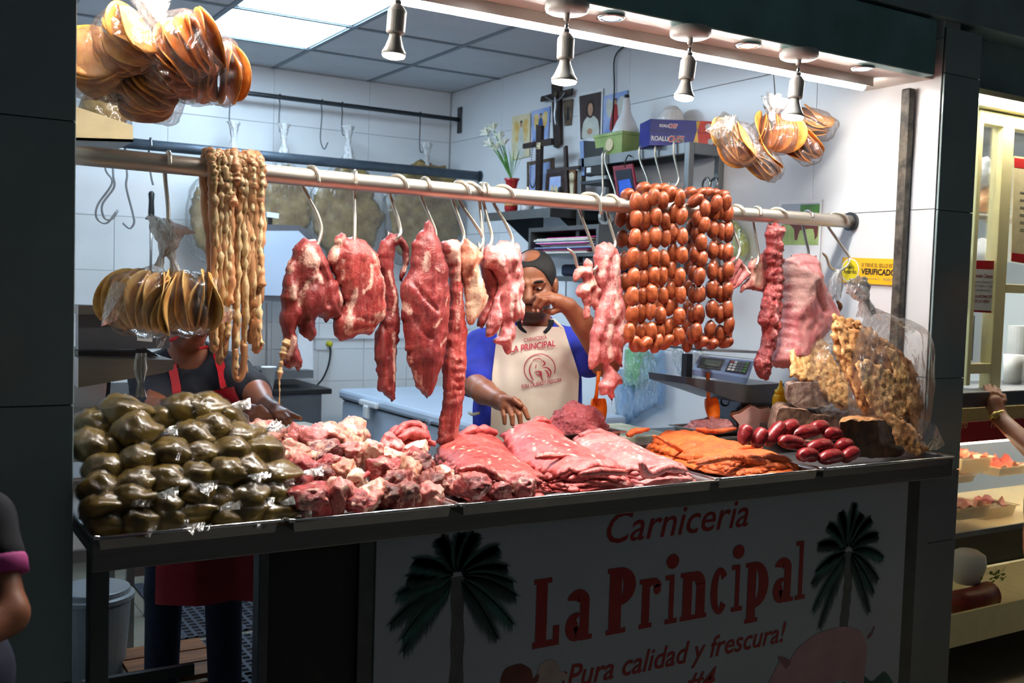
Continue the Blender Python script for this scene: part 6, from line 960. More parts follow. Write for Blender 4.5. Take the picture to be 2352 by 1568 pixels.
xs, ys, zs = sheet_on(g, x0-.02, x1+.02, .97, zt, 60, 70, base); gx, gz = xs[0], zs[:, 0]
def ap_y(x, z, k=.0):
    i = np.clip((x-gx[0])/(gx[1]-gx[0]), 0, len(gx)-1.001); j = np.clip((z-gz[0])/(gz[1]-gz[0]), 0, len(gz)-1.001); a, b_ = i.astype(int), j.astype(int); u, v = i-a, j-b_
    return ys[b_, a]*(1-u)*(1-v)+ys[b_, a+1]*u*(1-v)+ys[b_+1, a]*(1-u)*v+ys[b_+1, a+1]*u*v-k
m_, n_ = 60, 34; V = []
for j in range(m_):
    z = zb+(zt-zb)*j/(m_-1); f = np.clip((z-1.20)/(zt-1.20), 0, 1); a = x0-.012*(1-f)+.004*f; b_ = x1+.012*(1-f)-.050*f
    if z < 1.02: a -= .05*(1.02-z)/.4; b_ += .03
    xx = np.linspace(a, b_, n_); V.append(np.c_[xx, ap_y(xx, np.full(n_, z))+.003*np.sin(xx*60+z*5), np.full(n_, z)])
V = np.array(V).reshape(-1, 3); F = [(j*n_+i, j*n_+i+1, (j+1)*n_+i+1, (j+1)*n_+i) for j in range(m_-1) for i in range(n_-1)]; V2 = V+np.array([0, .003, 0]); nv = len(V)
ap = mk('apron', untl(np.vstack([V, V2])), F+[tuple(nv+i for i in f)[::-1] for f in F], 'apron_white', t, smooth=True)
q = MB(); q.tube([untl(np.array([x1-.055, float(ap_y(np.array([x1-.055]), np.array([zt]))[0]), zt-.004])), untl(L3(1272, 735, 3.80)), untl(L3(1262, 735, 3.92))], .006, 6); q.build('neck_strap', 'apron_white', ap, smooth=True)
q = MB(); q.tube([untl(L3(1100, 948, 3.72)), untl(L3(1085, 952, 3.78)), untl(L3(1078, 948, 3.9))], .006, 6); q.build('waist_strap', 'apron_white', ap, smooth=True)
def onap(x, z): return untl(np.c_[x, ap_y(x, z, .0085), z])
def apt(body, a, b, h, **k):
    A1_, B1_ = L3(a[0], a[1], 3.73), L3(b[0], b[1], 3.73); sl = (B1_[2]-A1_[2])/(B1_[0]-A1_[0]); lettering('lettering', body, 'apron_print', ap, lambda x, z: onap(x, z+sl*(x-A1_[0])), A1_[0], B1_[0], A1_[2], A1_[2]+h*3.73/FL, **k)
apt('CARNICERIA', (1203, 787), (1257, 780), 9, bold=.012); apt('LA PRINCIPAL', (1172, 811), (1277, 797), 15, bold=.03); apt('PURA CALIDAD Y FRESCURA', (1198, 893), (1291, 878), 9, bold=.015)
def ring(px0, py0, rx, ry, a0, a1, w=1.4):
    V = []; F = []; n = 40
    for i in range(n+1):
        a = math.radians(a0+(a1-a0)*i/n)
        for k in (-w/2, w/2): p = L3(px0+(rx+k)*math.cos(a), py0-(ry+k)*math.sin(a), 3.73); V.append((p[0], p[2]))
    F = [(2*i, 2*i+1, 2*i+3, 2*i+2) for i in range(n)]; V = np.array(V); mk('emblem', onap(V[:, 0], V[:, 1]), F, 'apron_print', ap)
ring(1240, 848, 36, 34, -20, 245, 2.0)
def stroke(pts, w=1.6, nm='emblem'):
    P = spline(np.array(pts, float), 6); T = np.gradient(P, axis=0); T /= np.linalg.norm(T, axis=1)[:, None]; N = np.c_[-T[:, 1], T[:, 0]]; w_ = w*np.sin(np.linspace(.25, 2.9, len(P)))[:, None]/2; Q = np.stack([P-N*w_, P+N*w_], 1).reshape(-1, 2); W3 = np.array([L3(x, y, 3.73) for x, y in Q]); mk(nm, onap(W3[:, 0], W3[:, 2]), [(2*i, 2*i+1, 2*i+3, 2*i+2) for i in range(len(P)-1)], 'apron_print', ap)
for pts, w in (([(1222, 832), (1230, 825), (1242, 826), (1246, 838)], 2), ([(1222, 832), (1216, 850), (1222, 868), (1226, 874)], 3), ([(1246, 828), (1252, 836), (1246, 842)], 4), ([(1246, 846), (1258, 846), (1266, 856), (1262, 870)], 3.5), ([(1227, 855), (1240, 854), (1240, 862), (1230, 860)], 4), ([(1244, 852), (1244, 868), (1248, 876)], 3), ([(1252, 850), (1260, 860), (1258, 868)], 4), ([(1232, 836), (1230, 848)], 2)): stroke(pts, w)
# ---- the young man at the left
t = thing('person', untl(np.array([*L3(440, 860, 3.42)[:2], 0])), 'young man in dark T-shirt and red apron, face behind tostada bag', 'person')
s = SDF((L3(300, 900, 3.4)[0]-.05, L3(440, 800, 2.9)[1], 1.0), (L3(700, 900, 3.2)[0]+.05, L3(440, 800, 3.66)[1], 1.75), .0036)
HC = L3(436, 715, 3.36); A, W_ = head(s, HC, .75, .42, 1.0); s.cone(W_(0, -.03, -.06), L3(432, 830, 3.44), .054, .060, .03); s.ell(L3(440, 900, 3.46), (.15, .085, .16), .03)
s.cone(L3(545, 862, 3.42), L3(590, 905, 3.25), .046, .044, .02); s.cone(L3(590, 905, 3.25), L3(612, 932, 3.12), .042, .029, .012); s.cone(L3(330, 865, 3.46), L3(360, 940, 3.30), .046, .044, .02); s.cone(L3(360, 940, 3.30), L3(555, 952, 3.06), .042, .028, .012)
hand(s, L3(612, 932, 3.12), .027, (L3(632, 942, 3.07), .026), [([L3(658, 946, 3.04), L3(675, 955, 3.02), L3(690, 960, 3.01)], .0085), ([L3(652, 950, 3.03), L3(664, 962, 3.0), L3(670, 972, 2.99)], .0088), ([L3(643, 952, 3.03), L3(652, 966, 3.0), L3(657, 974, 2.99)], .0085), ([L3(634, 950, 3.03), L3(640, 962, 3.01), L3(645, 970, 3.0)], .0078)], [L3(626, 950, 3.06), L3(632, 962, 3.03), L3(640, 968, 3.01)])
hand(s, L3(556, 952, 3.06), .027, (L3(578, 948, 3.03), .027), [([L3(596, 945, 3.0), L3(614, 952, 2.98), L3(624, 968, 2.985)], .0090), ([L3(592, 952, 2.995), L3(608, 962, 2.975), L3(615, 974, 2.985)], .0090), ([L3(584, 958, 2.995), L3(598, 968, 2.975), L3(602, 975, 2.985)], .0086), ([L3(576, 960, 3.0), L3(586, 968, 2.985), L3(590, 974, 2.99)], .0078)], [L3(580, 940, 3.02), L3(598, 938, 3.0), L3(612, 946, 2.99)])
rot_mesh('body', s, 'skin_dark', t)
h = SDF(HC-.16, HC+np.array([.16, .16, .2]), .005); h.ell(W_(0, -.014, .036), (.083, .104, .096), .0, A=A); h.ell(W_(0, .062, -.012), (.085, .075, .078), .008, '-', A=A); h.ell(W_(0, .05, -.09), (.12, .12, .10), .01, '-', A=A); rot_mesh('hair', h, 'hair', t); eyes(t, W_, A)
q = MB(); q.tube([untl(W_(x, .084-abs(x)*.25, -.0635)) for x in (-.022, -.011, 0, .011, .022)], [.003, .006, .006, .006, .003], 8); q.build('lips', 'lip', t, smooth=True)
g = SDF((L3(280, 900, 3.5)[0]-.05, L3(440, 800, 3.1)[1], .9), (L3(620, 900, 3.3)[0]+.02, L3(440, 800, 3.68)[1], 1.5), .0045)
g.ell(L3(440, 920, 3.47), (.175, .115, .20), .02); g.ell(L3(440, 1010, 3.47), (.17, .125, .20), .06); g.cone(L3(435, 838, 3.47), L3(345, 862, 3.48), .075, .064, .04); g.cone(L3(435, 838, 3.47), L3(530, 858, 3.44), .075, .064, .04); g.cone(L3(528, 860, 3.44), L3(578, 898, 3.29), .068, .064, .03); g.cone(L3(345, 862, 3.48), L3(352, 945, 3.33), .070, .068, .03); g.cone(L3(436, 815, 3.40), L3(430, 740, 3.38), .056, .07, .01, '-')
g.g += (.004*fbm(np.stack(np.meshgrid(*[g.lo[k]+g.h*np.arange(0, g.n[k]) for k in range(3)], indexing='ij'), -1)[::2, ::2, ::2]*np.array([18, 18, 10]), 5, 2)).repeat(2, 0).repeat(2, 1).repeat(2, 2)[:g.n[0], :g.n[1], :g.n[2]].astype(np.float32); g.cutz(.92, False); rot_mesh('shirt', g, 'navy_shirt', t)
x0, x1 = L3(388, 930, 3.3)[0], L3(552, 930, 3.3)[0]; zt = L3(460, 900, 3.33)[2]; base = L3(440, 930, 3.37)[1]; zb = .45
xs, ys, zs = sheet_on(g, x0-.06, x1+.06, .93, zt+.03, 60, 60, base); gx, gz = xs[0], zs[:, 0]; V = []; m_, n_ = 60, 30; zl_, zr_ = L3(392, 928, 3.3)[2], L3(528, 882, 3.3)[2]
for j in range(m_):
    f = j/(m_-1); top = np.linspace(zl_, zr_, n_); z = zb+(top-zb)*f; k_ = np.clip((z.mean()-1.05)/.15, 0, 1); xx = np.linspace(x0-.05*(1-k_), x1+.05*(1-k_)-.035*k_, n_); V.append(np.c_[xx, ap_y(xx, z)+.004*np.sin(xx*40), z])
V = np.array(V).reshape(-1, 3); F = [(j*n_+i, j*n_+i+1, (j+1)*n_+i+1, (j+1)*n_+i) for j in range(m_-1) for i in range(n_-1)]; nv = len(V); ap = mk('apron', untl(np.vstack([V, V+[0, .004, 0]])), F+[tuple(nv+i for i in f)[::-1] for f in F], 'apron_red', t, smooth=True)
for pts in ([(400, 930), (390, 880), (372, 810), (395, 780), (412, 770)], [(520, 888), (500, 850), (478, 815), (466, 795)]):
    P = spline([L3(x, y, 3.3-.0*i) for i, (x, y) in enumerate(pts)], 6); yy = front_of(g, P[:, 0], P[:, 2]); P[:, 1] = np.where(np.isnan(yy), P[:, 1], yy-.008); w = np.array([.014, 0, .003]); V = np.vstack([P-w, P+w]); n = len(P); V = np.vstack([V, V+[0, .004, 0]]); F = [(i, i+1, n+i+1, n+i) for i in range(n-1)]+[(2*n+i, 3*n+i, 3*n+i+1, 2*n+i+1) for i in range(n-1)]; mk('apron_strap', untl(V), F, 'apron_red', ap, smooth=True)
for x, y in ((407, 928), (513, 888)):
    p = L3(x, y, 3.3); p[1] = ap_y(p[:1], p[2:])[0]-.004; q = MB(); q.lathe([(.003, .0), (.0065, .001), (.0065, .003), (.003, .003)], untl(p), (math.sin(YAW), math.cos(YAW), 0), 12); q.build('rivet', 'chrome', ap)
tr = SDF((L3(330, 900, 3.5)[0]-.02, L3(440, 800, 3.3)[1], -.01), (L3(620, 900, 3.5)[0], L3(440, 800, 3.75)[1], 1.0), .008); cx = L3(450, 1000, 3.48); tr.ell((cx[0], cx[1], .92), (.165, .12, .12), .02)
for d in (-1, 1): tr.cone((cx[0]+d*.085, cx[1], .88), (cx[0]+d*.10, cx[1], .46), .085, .062, .03); tr.cone((cx[0]+d*.10, cx[1], .46), (cx[0]+d*.11, cx[1]+.01, .09), .062, .055, .02); tr.ell((cx[0]+d*.11, cx[1]-.05, .045), (.045, .12, .042), .01)
rot_mesh('trousers', tr, 'jeans', t)
# cutting block, cleaver, pen
zc_ = 1.085; P = [aZ(x, y, zc_) for x, y in ((572, 992), (600, 972), (700, 968), (778, 986), (700, 1010))]; q = MB(); q.prism([(p[0], p[1], zc_-.028) for p in P], (0, 0, .028)); q.build('cutting_board', 'board', label='stained pale cutting board under the young man\'s hands', cat='board')
zz = min(p[1] for p in P); c = sum(P)/len(P); box('board_stand', 'steel_dull', c[0]-.10, c[0]+.14, c[1]-.06, c[1]+.10, .957, zc_-.029, label='low steel stand under the stained cutting board', cat='stand')
q = MB(); q.prism([aY(x, y, 2.66) for x, y in ((506, 935), (512, 925), (526, 924), (570, 955), (578, 1000), (530, 1000))], (.003, .006, 0)); t2 = thing('cleaver', aY(545, 1000, 2.66), 'broad steel cleaver blade leaning behind the green bags', 'knife'); q.build('blade', 'steel', t2); q = MB(); q.tube([aY(560, 998, 2.665), aY(575, 1030, 2.68)], .011, 8); q.build('handle', 'black', t2, smooth=True)
# ---- passer-by at the left edge (only an arm shows)
t = thing('person', untl(np.array([*L3(-190, 1300, 1.763)[:2], 0])), 'passer-by at the left edge, arm in navy sleeve with pink trim', 'person'); c = L3(-200, 1200, 1.806); bz = c[2]
s = SDF((c[0]-.30, c[1]-.28, .02), (L3(70, 1300, 1.720)[0]+.04, c[1]+.28, 1.62), .0065); sh0 = L3(-40, 1195, 1.772); A, W_ = head(s, np.array([c[0], c[1], 1.33]), 2.2, .0); s.cone(W_(0, -.02, -.06), (c[0], c[1], 1.12), .050, .055, .03); s.ell((c[0], c[1], .95), (.10, .07, .22), .04); s.ell((c[0], c[1], .78), (.11, .08, .12), .05)
s.cone(sh0, L3(10, 1410, 1.720), .040, .036, .02); s.cone(L3(14, 1410, 1.720), L3(-80, 1480, 1.634), .036, .026, .012); s.cone((c[0]-.16, c[1], 1.04), (c[0]-.2, c[1], .80), .042, .038, .01); s.cone((c[0]-.2, c[1], .80), (c[0]-.19, c[1]-.06, .60), .036, .028, .02); hand(s, L3(-80, 1480, 1.634), .028, (L3(-115, 1500, 1.617), .028), [([L3(-140+i*8, 1500+i*10, 1.600), L3(-160+i*8, 1515+i*10, 1.591), L3(-165+i*8, 1535+i*9, 1.591)], .009) for i in range(4)], [L3(-120, 1480, 1.600), L3(-140, 1470, 1.582), L3(-160, 1475, 1.574)])
for d in (-1, 1): s.cone((c[0]+d*.08, c[1], .80), (c[0]+d*.08, c[1], .42), .08, .055, .03); s.cone((c[0]+d*.08, c[1], .42), (c[0]+d*.08, c[1], .08), .055, .045, .02); s.ell((c[0]+d*.08, c[1]-.05, .05), (.045, .12, .04), .01)
rot_mesh('body', s, 'skin', t)
g = SDF((c[0]-.32, c[1]-.3, .75), (L3(80, 1300, 1.720)[0]+.05, c[1]+.3, 1.36), .006); g.ell((c[0], c[1], .95), (.14, .105, .22), .03); g.ell((c[0], c[1], .84), (.145, .11, .14), .05); g.cone((c[0], c[1], 1.06), sh0, .062, .049, .03); g.cone(sh0, L3(-6, 1275, 1.754), .049, .043, .02); g.cone((c[0], c[1], 1.06), (c[0]-.18, c[1], .95), .066, .052, .03); g.cutz(.80, False); rot_mesh('shirt', g, 'navy_shirt', t)
a, b = L3(-4, 1296, 1.751), L3(-1, 1322, 1.746); q = MB(); d_ = untl(b)-untl(a); q.lathe([(.0435, -.012), (.0465, -.004), (.0465, np.linalg.norm(d_)), (.0425, np.linalg.norm(d_)+.001)], untl(a), d_, 28); q.build('sleeve_trim', 'pink_trim', t, smooth=True)
tr = SDF((c[0]-.25, c[1]-.22, .06), (c[0]+.25, c[1]+.2, .95), .009); tr.ell((c[0], c[1], .82), (.155, .115, .13), .03)
for d in (-1, 1): tr.cone((c[0]+d*.08, c[1], .80), (c[0]+d*.08, c[1], .42), .09, .066, .03); tr.cone((c[0]+d*.08, c[1], .42), (c[0]+d*.08, c[1], .12), .066, .058, .02)
rot_mesh('trousers', tr, 'jeans', t)
# ------------------------------------------------------------------ right wall: prints, altar shelf, rack
def wq(pts, off=.004): return [aX(x, y, XR-.006-off) for x, y in pts]
def wprint(name, pts, m, lab, cat='picture', grp='prints on the right wall'):
    t = thing(name, aX(pts[3][0], pts[3][1], XR-.008), lab, cat, grp); P = wq(pts, .001); q = MB(); q.prism(P, (-.0015, 0, 0)); q.build('sheet', m, t); return t, pts
def bil(pts, u, v): p = [np.array(x, float) for x in pts]; return (p[0]*(1-u)+p[1]*u)*(1-v)+(p[3]*(1-u)+p[2]*u)*v
def wshape(t, pts, poly, m, name, k): P = [aX(*bil(pts, u, v), XR-.0085-.0004*k) for u, v in (closed_spline(np.array(poly, float), .06) if len(poly) > 4 else poly)]; mk(name, P, [tuple(range(len(P)))], m, t)
def ell2(cu, cv, ru, rv, n=14): return [(cu+ru*math.cos(2*math.pi*i/n), cv+rv*math.sin(2*math.pi*i/n)) for i in range(n)]
WING_L = [(.45, .35), (.30, .12), (.14, .15), (.12, .40), (.22, .62), (.40, .55)]; WING_R = [(1-u, v) for u, v in WING_L]
def angel(nm, pts, bg, robe, wing, lab):
    t, p = wprint(nm, pts, bg, lab); wshape(t, p, WING_L, wing, 'wing', 1); wshape(t, p, WING_R, wing, 'wing', 1); wshape(t, p, [(.42, .30), (.58, .30), (.66, .60), (.70, .95), (.30, .95), (.34, .60)], robe, 'robe', 2); wshape(t, p, ell2(.5, .22, .07, .07), 'print_skin', 'face', 3); wshape(t, p, [(.43, .22), (.44, .14), (.56, .14), (.57, .22), (.53, .17), (.47, .17)], 'print_hair', 'hair', 4)
angel('wall_print', [(1176, 268), (1219, 259), (1216, 359), (1175, 368)], 'paper_cream', 'robe', 'print_wing', 'pale yellow print of an angel, leftmost on the right wall')
angel('wall_print', [(1221, 256), (1264, 244), (1259, 319), (1222, 327)], 'paper_blue', 'print_blue', 'print_wing', 'pale blue print of an angel with orange wings beside the wooden cross')
angel('wall_print', [(1387, 221), (1442, 207), (1434, 299), (1385, 306)], 'paper_blue', 'print_red', 'robe', 'blue print of a winged figure in red and blue above the green tub')
t, p = wprint('wall_print', [(1326, 215), (1386, 202), (1382, 321), (1330, 328)], 'white_paper', 'framed brown print of a bearded man in a white robe'); wshape(t, p, [(.07, .06), (.93, .06), (.93, .94), (.07, .94)], 'paper_dark', 'picture', 1); wshape(t, p, [(.15, .92), (.2, .62), (.38, .50), (.62, .50), (.82, .62), (.86, .92)], 'robe', 'robe', 2); wshape(t, p, ell2(.5, .36, .19, .18), 'print_hair', 'hair', 3); wshape(t, p, ell2(.5, .37, .10, .13), 'print_skin', 'face', 4); wshape(t, p, ell2(.47, .80, .12, .06), 'print_skin', 'hands', 5)
t, p = wprint('wall_plaque', [(1294, 231), (1316, 226), (1312, 287), (1297, 289)], 'frame_bronze', 'small bronze relief plaque right of the crucifix', 'plaque'); wshape(t, p, [(.4, .3), (.6, .3), (.7, .8), (.3, .8)], 'black_soft', 'figure', 2)
# crucifix
t = thing('crucifix', aX(1281, 339, XR-.02), 'dark wooden crucifix with silver figure on the right wall', 'crucifix')
def wbeam(pts, nm, m, x0, d, par): q = MB(); q.prism([aX(x, y, x0) for x, y in pts], (-d, 0, 0)); return q.build(nm, m, par)
wbeam([(1271, 195), (1291, 192), (1292, 330), (1281, 340), (1276, 338)], 'upright', 'wood_dark', XR-.007, .014, t); wbeam([(1246, 222), (1268, 216), (1318, 203), (1314, 220), (1270, 230), (1244, 234)], 'crossbar', 'wood_dark', XR-.021, .010, t)
def wt(pts, r, x0): return MB().tube(spline([aX(x, y, x0) for x, y in pts], 5), r, 7)
f = wt([(1276, 222), (1277, 240), (1275, 262), (1278, 288)], .010, XR-.042).build('figure', 'silver', t, smooth=True); wt([(1253, 222), (1266, 230), (1277, 232), (1290, 224), (1297, 213)], .005, XR-.04).build('arms', 'silver', f, smooth=True); q = MB(); q.lathe([(.002, 0), (.018, .002), (.018, .005), (.002, .006)], aX(1277, 215, XR-.034), (-1, 0, 0), 16); q.build('medal', 'frame_bronze', t, smooth=True)
# altar shelf
ZA = 1.915; t = thing('altar_shelf', (3.02, 4.6, ZA-.045), 'steel corner shelf carrying flowers and candle on the right wall', 'shelf'); box('plate', 'steel_dull', 2.846, XR-.007, 4.30, 4.95, ZA-.004, ZA, parent=t); box('front_lip', 'steel_dull', 2.846, 2.850, 4.30, 4.95, ZA-.045, ZA-.004, parent=t); box('side_lip', 'steel_dark', 2.85, XR-.007, 4.30, 4.304, ZA-.045, ZA-.004, parent=t)
q = MB(); q.prism([(XR-.007, 4.88, ZA-.005), (2.90, 4.88, ZA-.005), (XR-.007, 4.88, ZA-.22)], (0, .004, 0)); q.build('bracket', 'steel_dark', t); q = MB(); q.prism([(XR-.007, 4.36, ZA-.005), (2.90, 4.36, ZA-.005), (XR-.007, 4.36, ZA-.22)], (0, .004, 0)); q.build('bracket', 'steel_dark', t)
def onz(px, X): return aX(px, 470, X)[1]
yv = onz(1174, 2.90); t = thing('flower_vase', (2.90, yv, ZA), 'red vase of white lilies on the altar shelf', 'vase'); q = MB(); q.lathe([(.030, 0), (.036, .02), (.034, .05), (.026, .09), (.024, .12), (.034, .165), (.043, .18), (.041, .18), (.030, .16)], (2.90, yv, ZA), (0, 0, 1), 24); q.build('vase', 'vase_red', t, smooth=True)
q = MB(); q.lathe([(.0355, .035), (.0362, .037), (.0362, .042), (.0355, .044)], (2.90, yv, ZA), (0, 0, 1), 24, cap=False); q.build('gold_band', 'gold', t)
r = random.Random(4)
for px, py in ((1120, 310), (1135, 300), (1150, 320), (1128, 335), (1143, 345), (1158, 335)):
    e = aX(px, py, 2.90+r.uniform(-.05, .05)); b0 = np.array([2.90, yv, ZA+.17]); mid = (e+b0)/2+np.array([0, .01, .02]); q = MB(); q.tube(spline([b0, mid, e], 6), .0028, 6); q.build('stem', 'leaf', t, smooth=True)
    ax = e-mid; V = []; F = []; A = frame_from(ax); k = 6
    for j in range(k):
        a = 2*math.pi*j/k; d = A[:, 0]*math.cos(a)+A[:, 1]*math.sin(a); sd = -A[:, 0]*math.sin(a)+A[:, 1]*math.cos(a); m0 = len(V); V += [e, e+d*.016+sd*.012+A[:, 2]*.025, e+d*.042+A[:, 2]*.035, e+d*.016-sd*.012+A[:, 2]*.025]; F.append((m0, m0+1, m0+2, m0+3))
    mk('flower', V, F, 'petal', t)
for i in range(11):
    a = r.uniform(-1.2, 1.2); b0 = np.array([2.90, yv, ZA+.17]); e = b0+np.array([r.uniform(-.05, .06), math.sin(a)*.10, .08+.10*math.cos(a)]); m_ = (b0+e)/2+np.array([0, math.sin(a)*.01, .03]); w = np.array([.003, .008, 0]); mk('leaf', [b0, m_-w, e, m_+w], [(0, 1, 2, 3)], 'leaf', t)
yc = onz(1211, 2.90); t = thing('candle', (2.90, yc, ZA), 'burning white candle in a glass on the altar shelf', 'candle'); q = MB(); q.lathe([(.034, 0), (.035, .01), (.035, .075), (.032, .078)], (2.90, yc, ZA+.001), (0, 0, 1), 24); q.build('wax', 'candle', t, smooth=True); q = MB(); q.lathe([(.0365, .0), (.0365, .105), (.0355, .105), (.0355, .0)], (2.90, yc, ZA+.001), (0, 0, 1), 24, cap=False); q.build('glass', 'film', t, smooth=True); q = MB(); q.lathe([(.001, .078), (.006, .092), (.0055, .10), (.001, .125)], (2.90, yc, ZA), (0, 0, 1), 12); q.build('flame', 'flame', t, smooth=True)
yc = onz(1258, 2.88); t = thing('plastic_cup', (2.88, yc, ZA), 'clear plastic cup on the altar shelf behind the rail', 'cup'); q = MB(); q.lathe([(.028, 0), (.036, .09), (.0375, .09), (.0355, .088), (.027, .002)], (2.88, yc, ZA+.001), (0, 0, 1), 24, cap=False); q.build('cup', 'film_milky', t, smooth=True)
yc = onz(1286, 2.88); t = thing('figurine', (2.88, yc, ZA), 'small white figurine with dark hair beside the cup', 'figurine'); q = MB(); q.lathe([(.022, 0), (.020, .03), (.012, .065), (.006, .075)], (2.88, yc, ZA), (0, 0, 1), 16); q.build('robe', 'white_glaze', t, smooth=True); q = MB(); q.lathe([(.002, .07), (.012, .078), (.014, .088), (.010, .10), (.002, .104)], (2.88, yc, ZA), (0, 0, 1), 14); q.build('head', 'hair', t, smooth=True)
# crosses and frames standing on the altar shelf
def stand(x0, poly, d, m, nm, par): q = MB(); q.prism([aX(x, y, x0) for x, y in poly], (d, 0, 0)); return q.build(nm, m, par)
t = thing('wooden_cross', aX(1232, 470, 3.02), 'tall dark wooden cross with rosary beads on the altar shelf', 'cross'); stand(3.02, [(1231, 286), (1243, 288), (1238, 468), (1229, 468)], .02, 'wood_dark', 'upright', t); stand(3.018, [(1201, 330), (1266, 317), (1266, 332), (1200, 341)], .02, 'wood_dark', 'crossbar', t); stand(3.015, [(1233, 328), (1241, 327), (1240, 342), (1232, 342)], .002, 'paper_cream', 'medal', t)
pts = spline([aX(x, y, 3.012) for x, y in ((1226, 322), (1222, 350), (1219, 390), (1218, 420), (1223, 430), (1229, 420), (1232, 380), (1236, 322))], 7)
bd = MB()
for p_ in pts: bd.lathe([(.0005, -.004), (.004, 0), (.0005, .004)], p_, (0, 0, 1), 6)
o = bd.build('rosary_beads', 'black', t, smooth=True, kind='stuff')
t = thing('wooden_cross', aX(1301, 468, 2.96), 'thin dark wooden cross standing right of the picture frames', 'cross'); stand(2.96, [(1294, 338), (1299, 334), (1305, 468), (1297, 468)], .014, 'wood_dark', 'upright', t); stand(2.958, [(1256, 389), (1330, 380), (1330, 387), (1256, 397)], .014, 'wood_dark', 'crossbar', t)
t = thing('picture_frame', aX(1240, 468, 3.10), 'bronze picture frame leaning behind the tall wooden cross', 'frame'); stand(3.10, [(1210, 372), (1270, 362), (1270, 468), (1210, 470)], .012, 'frame_bronze', 'frame', t); stand(3.098, [(1216, 380), (1264, 371), (1264, 462), (1216, 464)], .002, 'paper_blue', 'picture', t)
t = thing('picture_frame', aX(1275, 468, 3.04), 'brown wooden frame with a church picture on the altar shelf', 'frame'); stand(3.04, [(1255, 398), (1296, 390), (1294, 466), (1250, 468)], .014, 'wood_dark', 'frame', t); f = stand(3.038, [(1263, 407), (1288, 404), (1287, 462), (1259, 464)], .002, 'paper_blue', 'picture', t); stand(3.036, [(1264, 464), (1264, 436), (1268, 422), (1272, 436), (1277, 424), (1281, 436), (1286, 462)], .0015, 'cardboard', 'church', f)
t = thing('picture_frame', aX(1312, 468, 3.06), 'arched brown wooden frame beside the thin cross', 'frame'); stand(3.06, [(1302, 392), (1314, 386), (1322, 392), (1320, 468), (1300, 468)], .014, 'wood', 'frame', t); stand(3.058, [(1305, 400), (1314, 394), (1318, 400), (1316, 462), (1304, 462)], .002, 'paper_cream', 'picture', t)
# steel rack on the right wall
X0, X1, Y0_, Y1_, ZT = 2.985, XR-.007, 3.44, 4.24, 2.165
t = thing('wall_rack', (3.09, 3.8, 1.55), 'square-tube steel rack on the right wall with hooks along its edge', 'rack')
for x in (X0, X1-.03):
    for y in (Y0_, Y1_): box('post', 'steel_dull', x, x+.03, y, y+.03, 1.55, ZT, parent=t, b=.002)
    box('rail', 'steel_dull', x, x+.03, Y0_+.03, Y1_, ZT-.045, ZT-.001, parent=t); box('rail', 'steel_dark', x, x+.03, Y0_+.03, Y1_, 1.62, 1.65, parent=t)
for y in (Y0_, Y1_): box('rail', 'steel_dull', X0+.03, X1-.03, y, y+.03, ZT-.045, ZT, parent=t); box('rail', 'steel_dark', X0+.03, X1-.03, y, y+.03, 1.905, 1.945, parent=t)
box('top_sheet', 'steel_dull', X0+.03, X1-.03, Y0_+.03, Y1_, ZT-.012, ZT-.004, parent=t); box('lower_sheet', 'steel_dark', X0+.03, X1-.03, Y0_+.03, Y1_, 1.905, 1.915, parent=t)
for i, (a, b, lab) in enumerate((((1387, 353), (1384, 444), 'far left one of the empty hooks on the rack edge'), ((1393, 353), (1414, 448), 'second empty hook from the left on the rack edge'), ((1472, 340), (1488, 420), 'empty hook below the left end of the blue box'), ((1508, 335), (1521, 426), 'empty hook below the middle of the blue box'), ((1551, 326), (1559, 413), 'empty hook beside the near post of the rack'))):
    p = aX(*a, X0-.004); b_ = aX(*b, X0-.012); q = MB(); q.tube(spline([(X0+.045, p[1], ZT-.03), (X0+.04, p[1], ZT+.012), (X0+.015, p[1], ZT+.022), (X0-.010, p[1], ZT+.004), (X0-.012, p[1]*.9+b_[1]*.1, ZT-.05), b_*.8+p*.2, b_, b_+np.array([-.01, .01, -.03]), b_+np.array([-.01, .035, -.035]), b_+np.array([-.01, .05, -.005])], 5), .0052, 8); q.build('rack_hook', 'steel_hook', label=lab, cat='hook', group='empty hooks on the rack', smooth=True)
for i, (px, py, lab) in enumerate(((1622, 418, 'bent hook hanging inside the rack, left one'), (1640, 418, 'bent hook hanging inside the rack, right one'))):
    p = aY(px, py, 3.455); q = MB(); q.tube(spline([p+[0, -.02, -.03], p+[0, -.022, .0], p+[.004, .0, .018], p+[.012, .035, .0], p+[.02, .04, -.06], p+[.02, .03, -.10]], 5), .005, 7); q.build('rack_hook', 'steel', label=lab, cat='hook', group='empty hooks on the rack', smooth=True)
# things on and in the rack
p = aX(1425, 330, 3.06); t = thing('food_tub', (p[0], p[1], ZT+.001), 'green translucent tub full of bits on the rack', 'tub'); q = MB(); w, l = .075, .11
def ringz(w, l, z): return [(p[0]-w, p[1]-l, z), (p[0]+w, p[1]-l, z), (p[0]+w, p[1]+l, z), (p[0]-w, p[1]+l, z)]
V = ringz(w*.88, l*.9, ZT+.001)+ringz(w, l, ZT+.085)+ringz(w*1.06, l*1.05, ZT+.087)+ringz(w*1.06, l*1.05, ZT+.10); q.add(V, [(3, 2, 1, 0), (12, 13, 14, 15)]+[(i*4+k, i*4+(k+1) % 4, (i+1)*4+(k+1) % 4, (i+1)*4+k) for i in range(3) for k in range(4)]); q.build('tub', 'tub_green', t); q = MB(); q.lathe([(.002, 0), (.03, .001), (.03, .003), (.002, .004)], (p[0]-w*.96, p[1]-.01, ZT+.045), (-1, 0, 0), 14); q.build('contents', 'paper_cream', t)
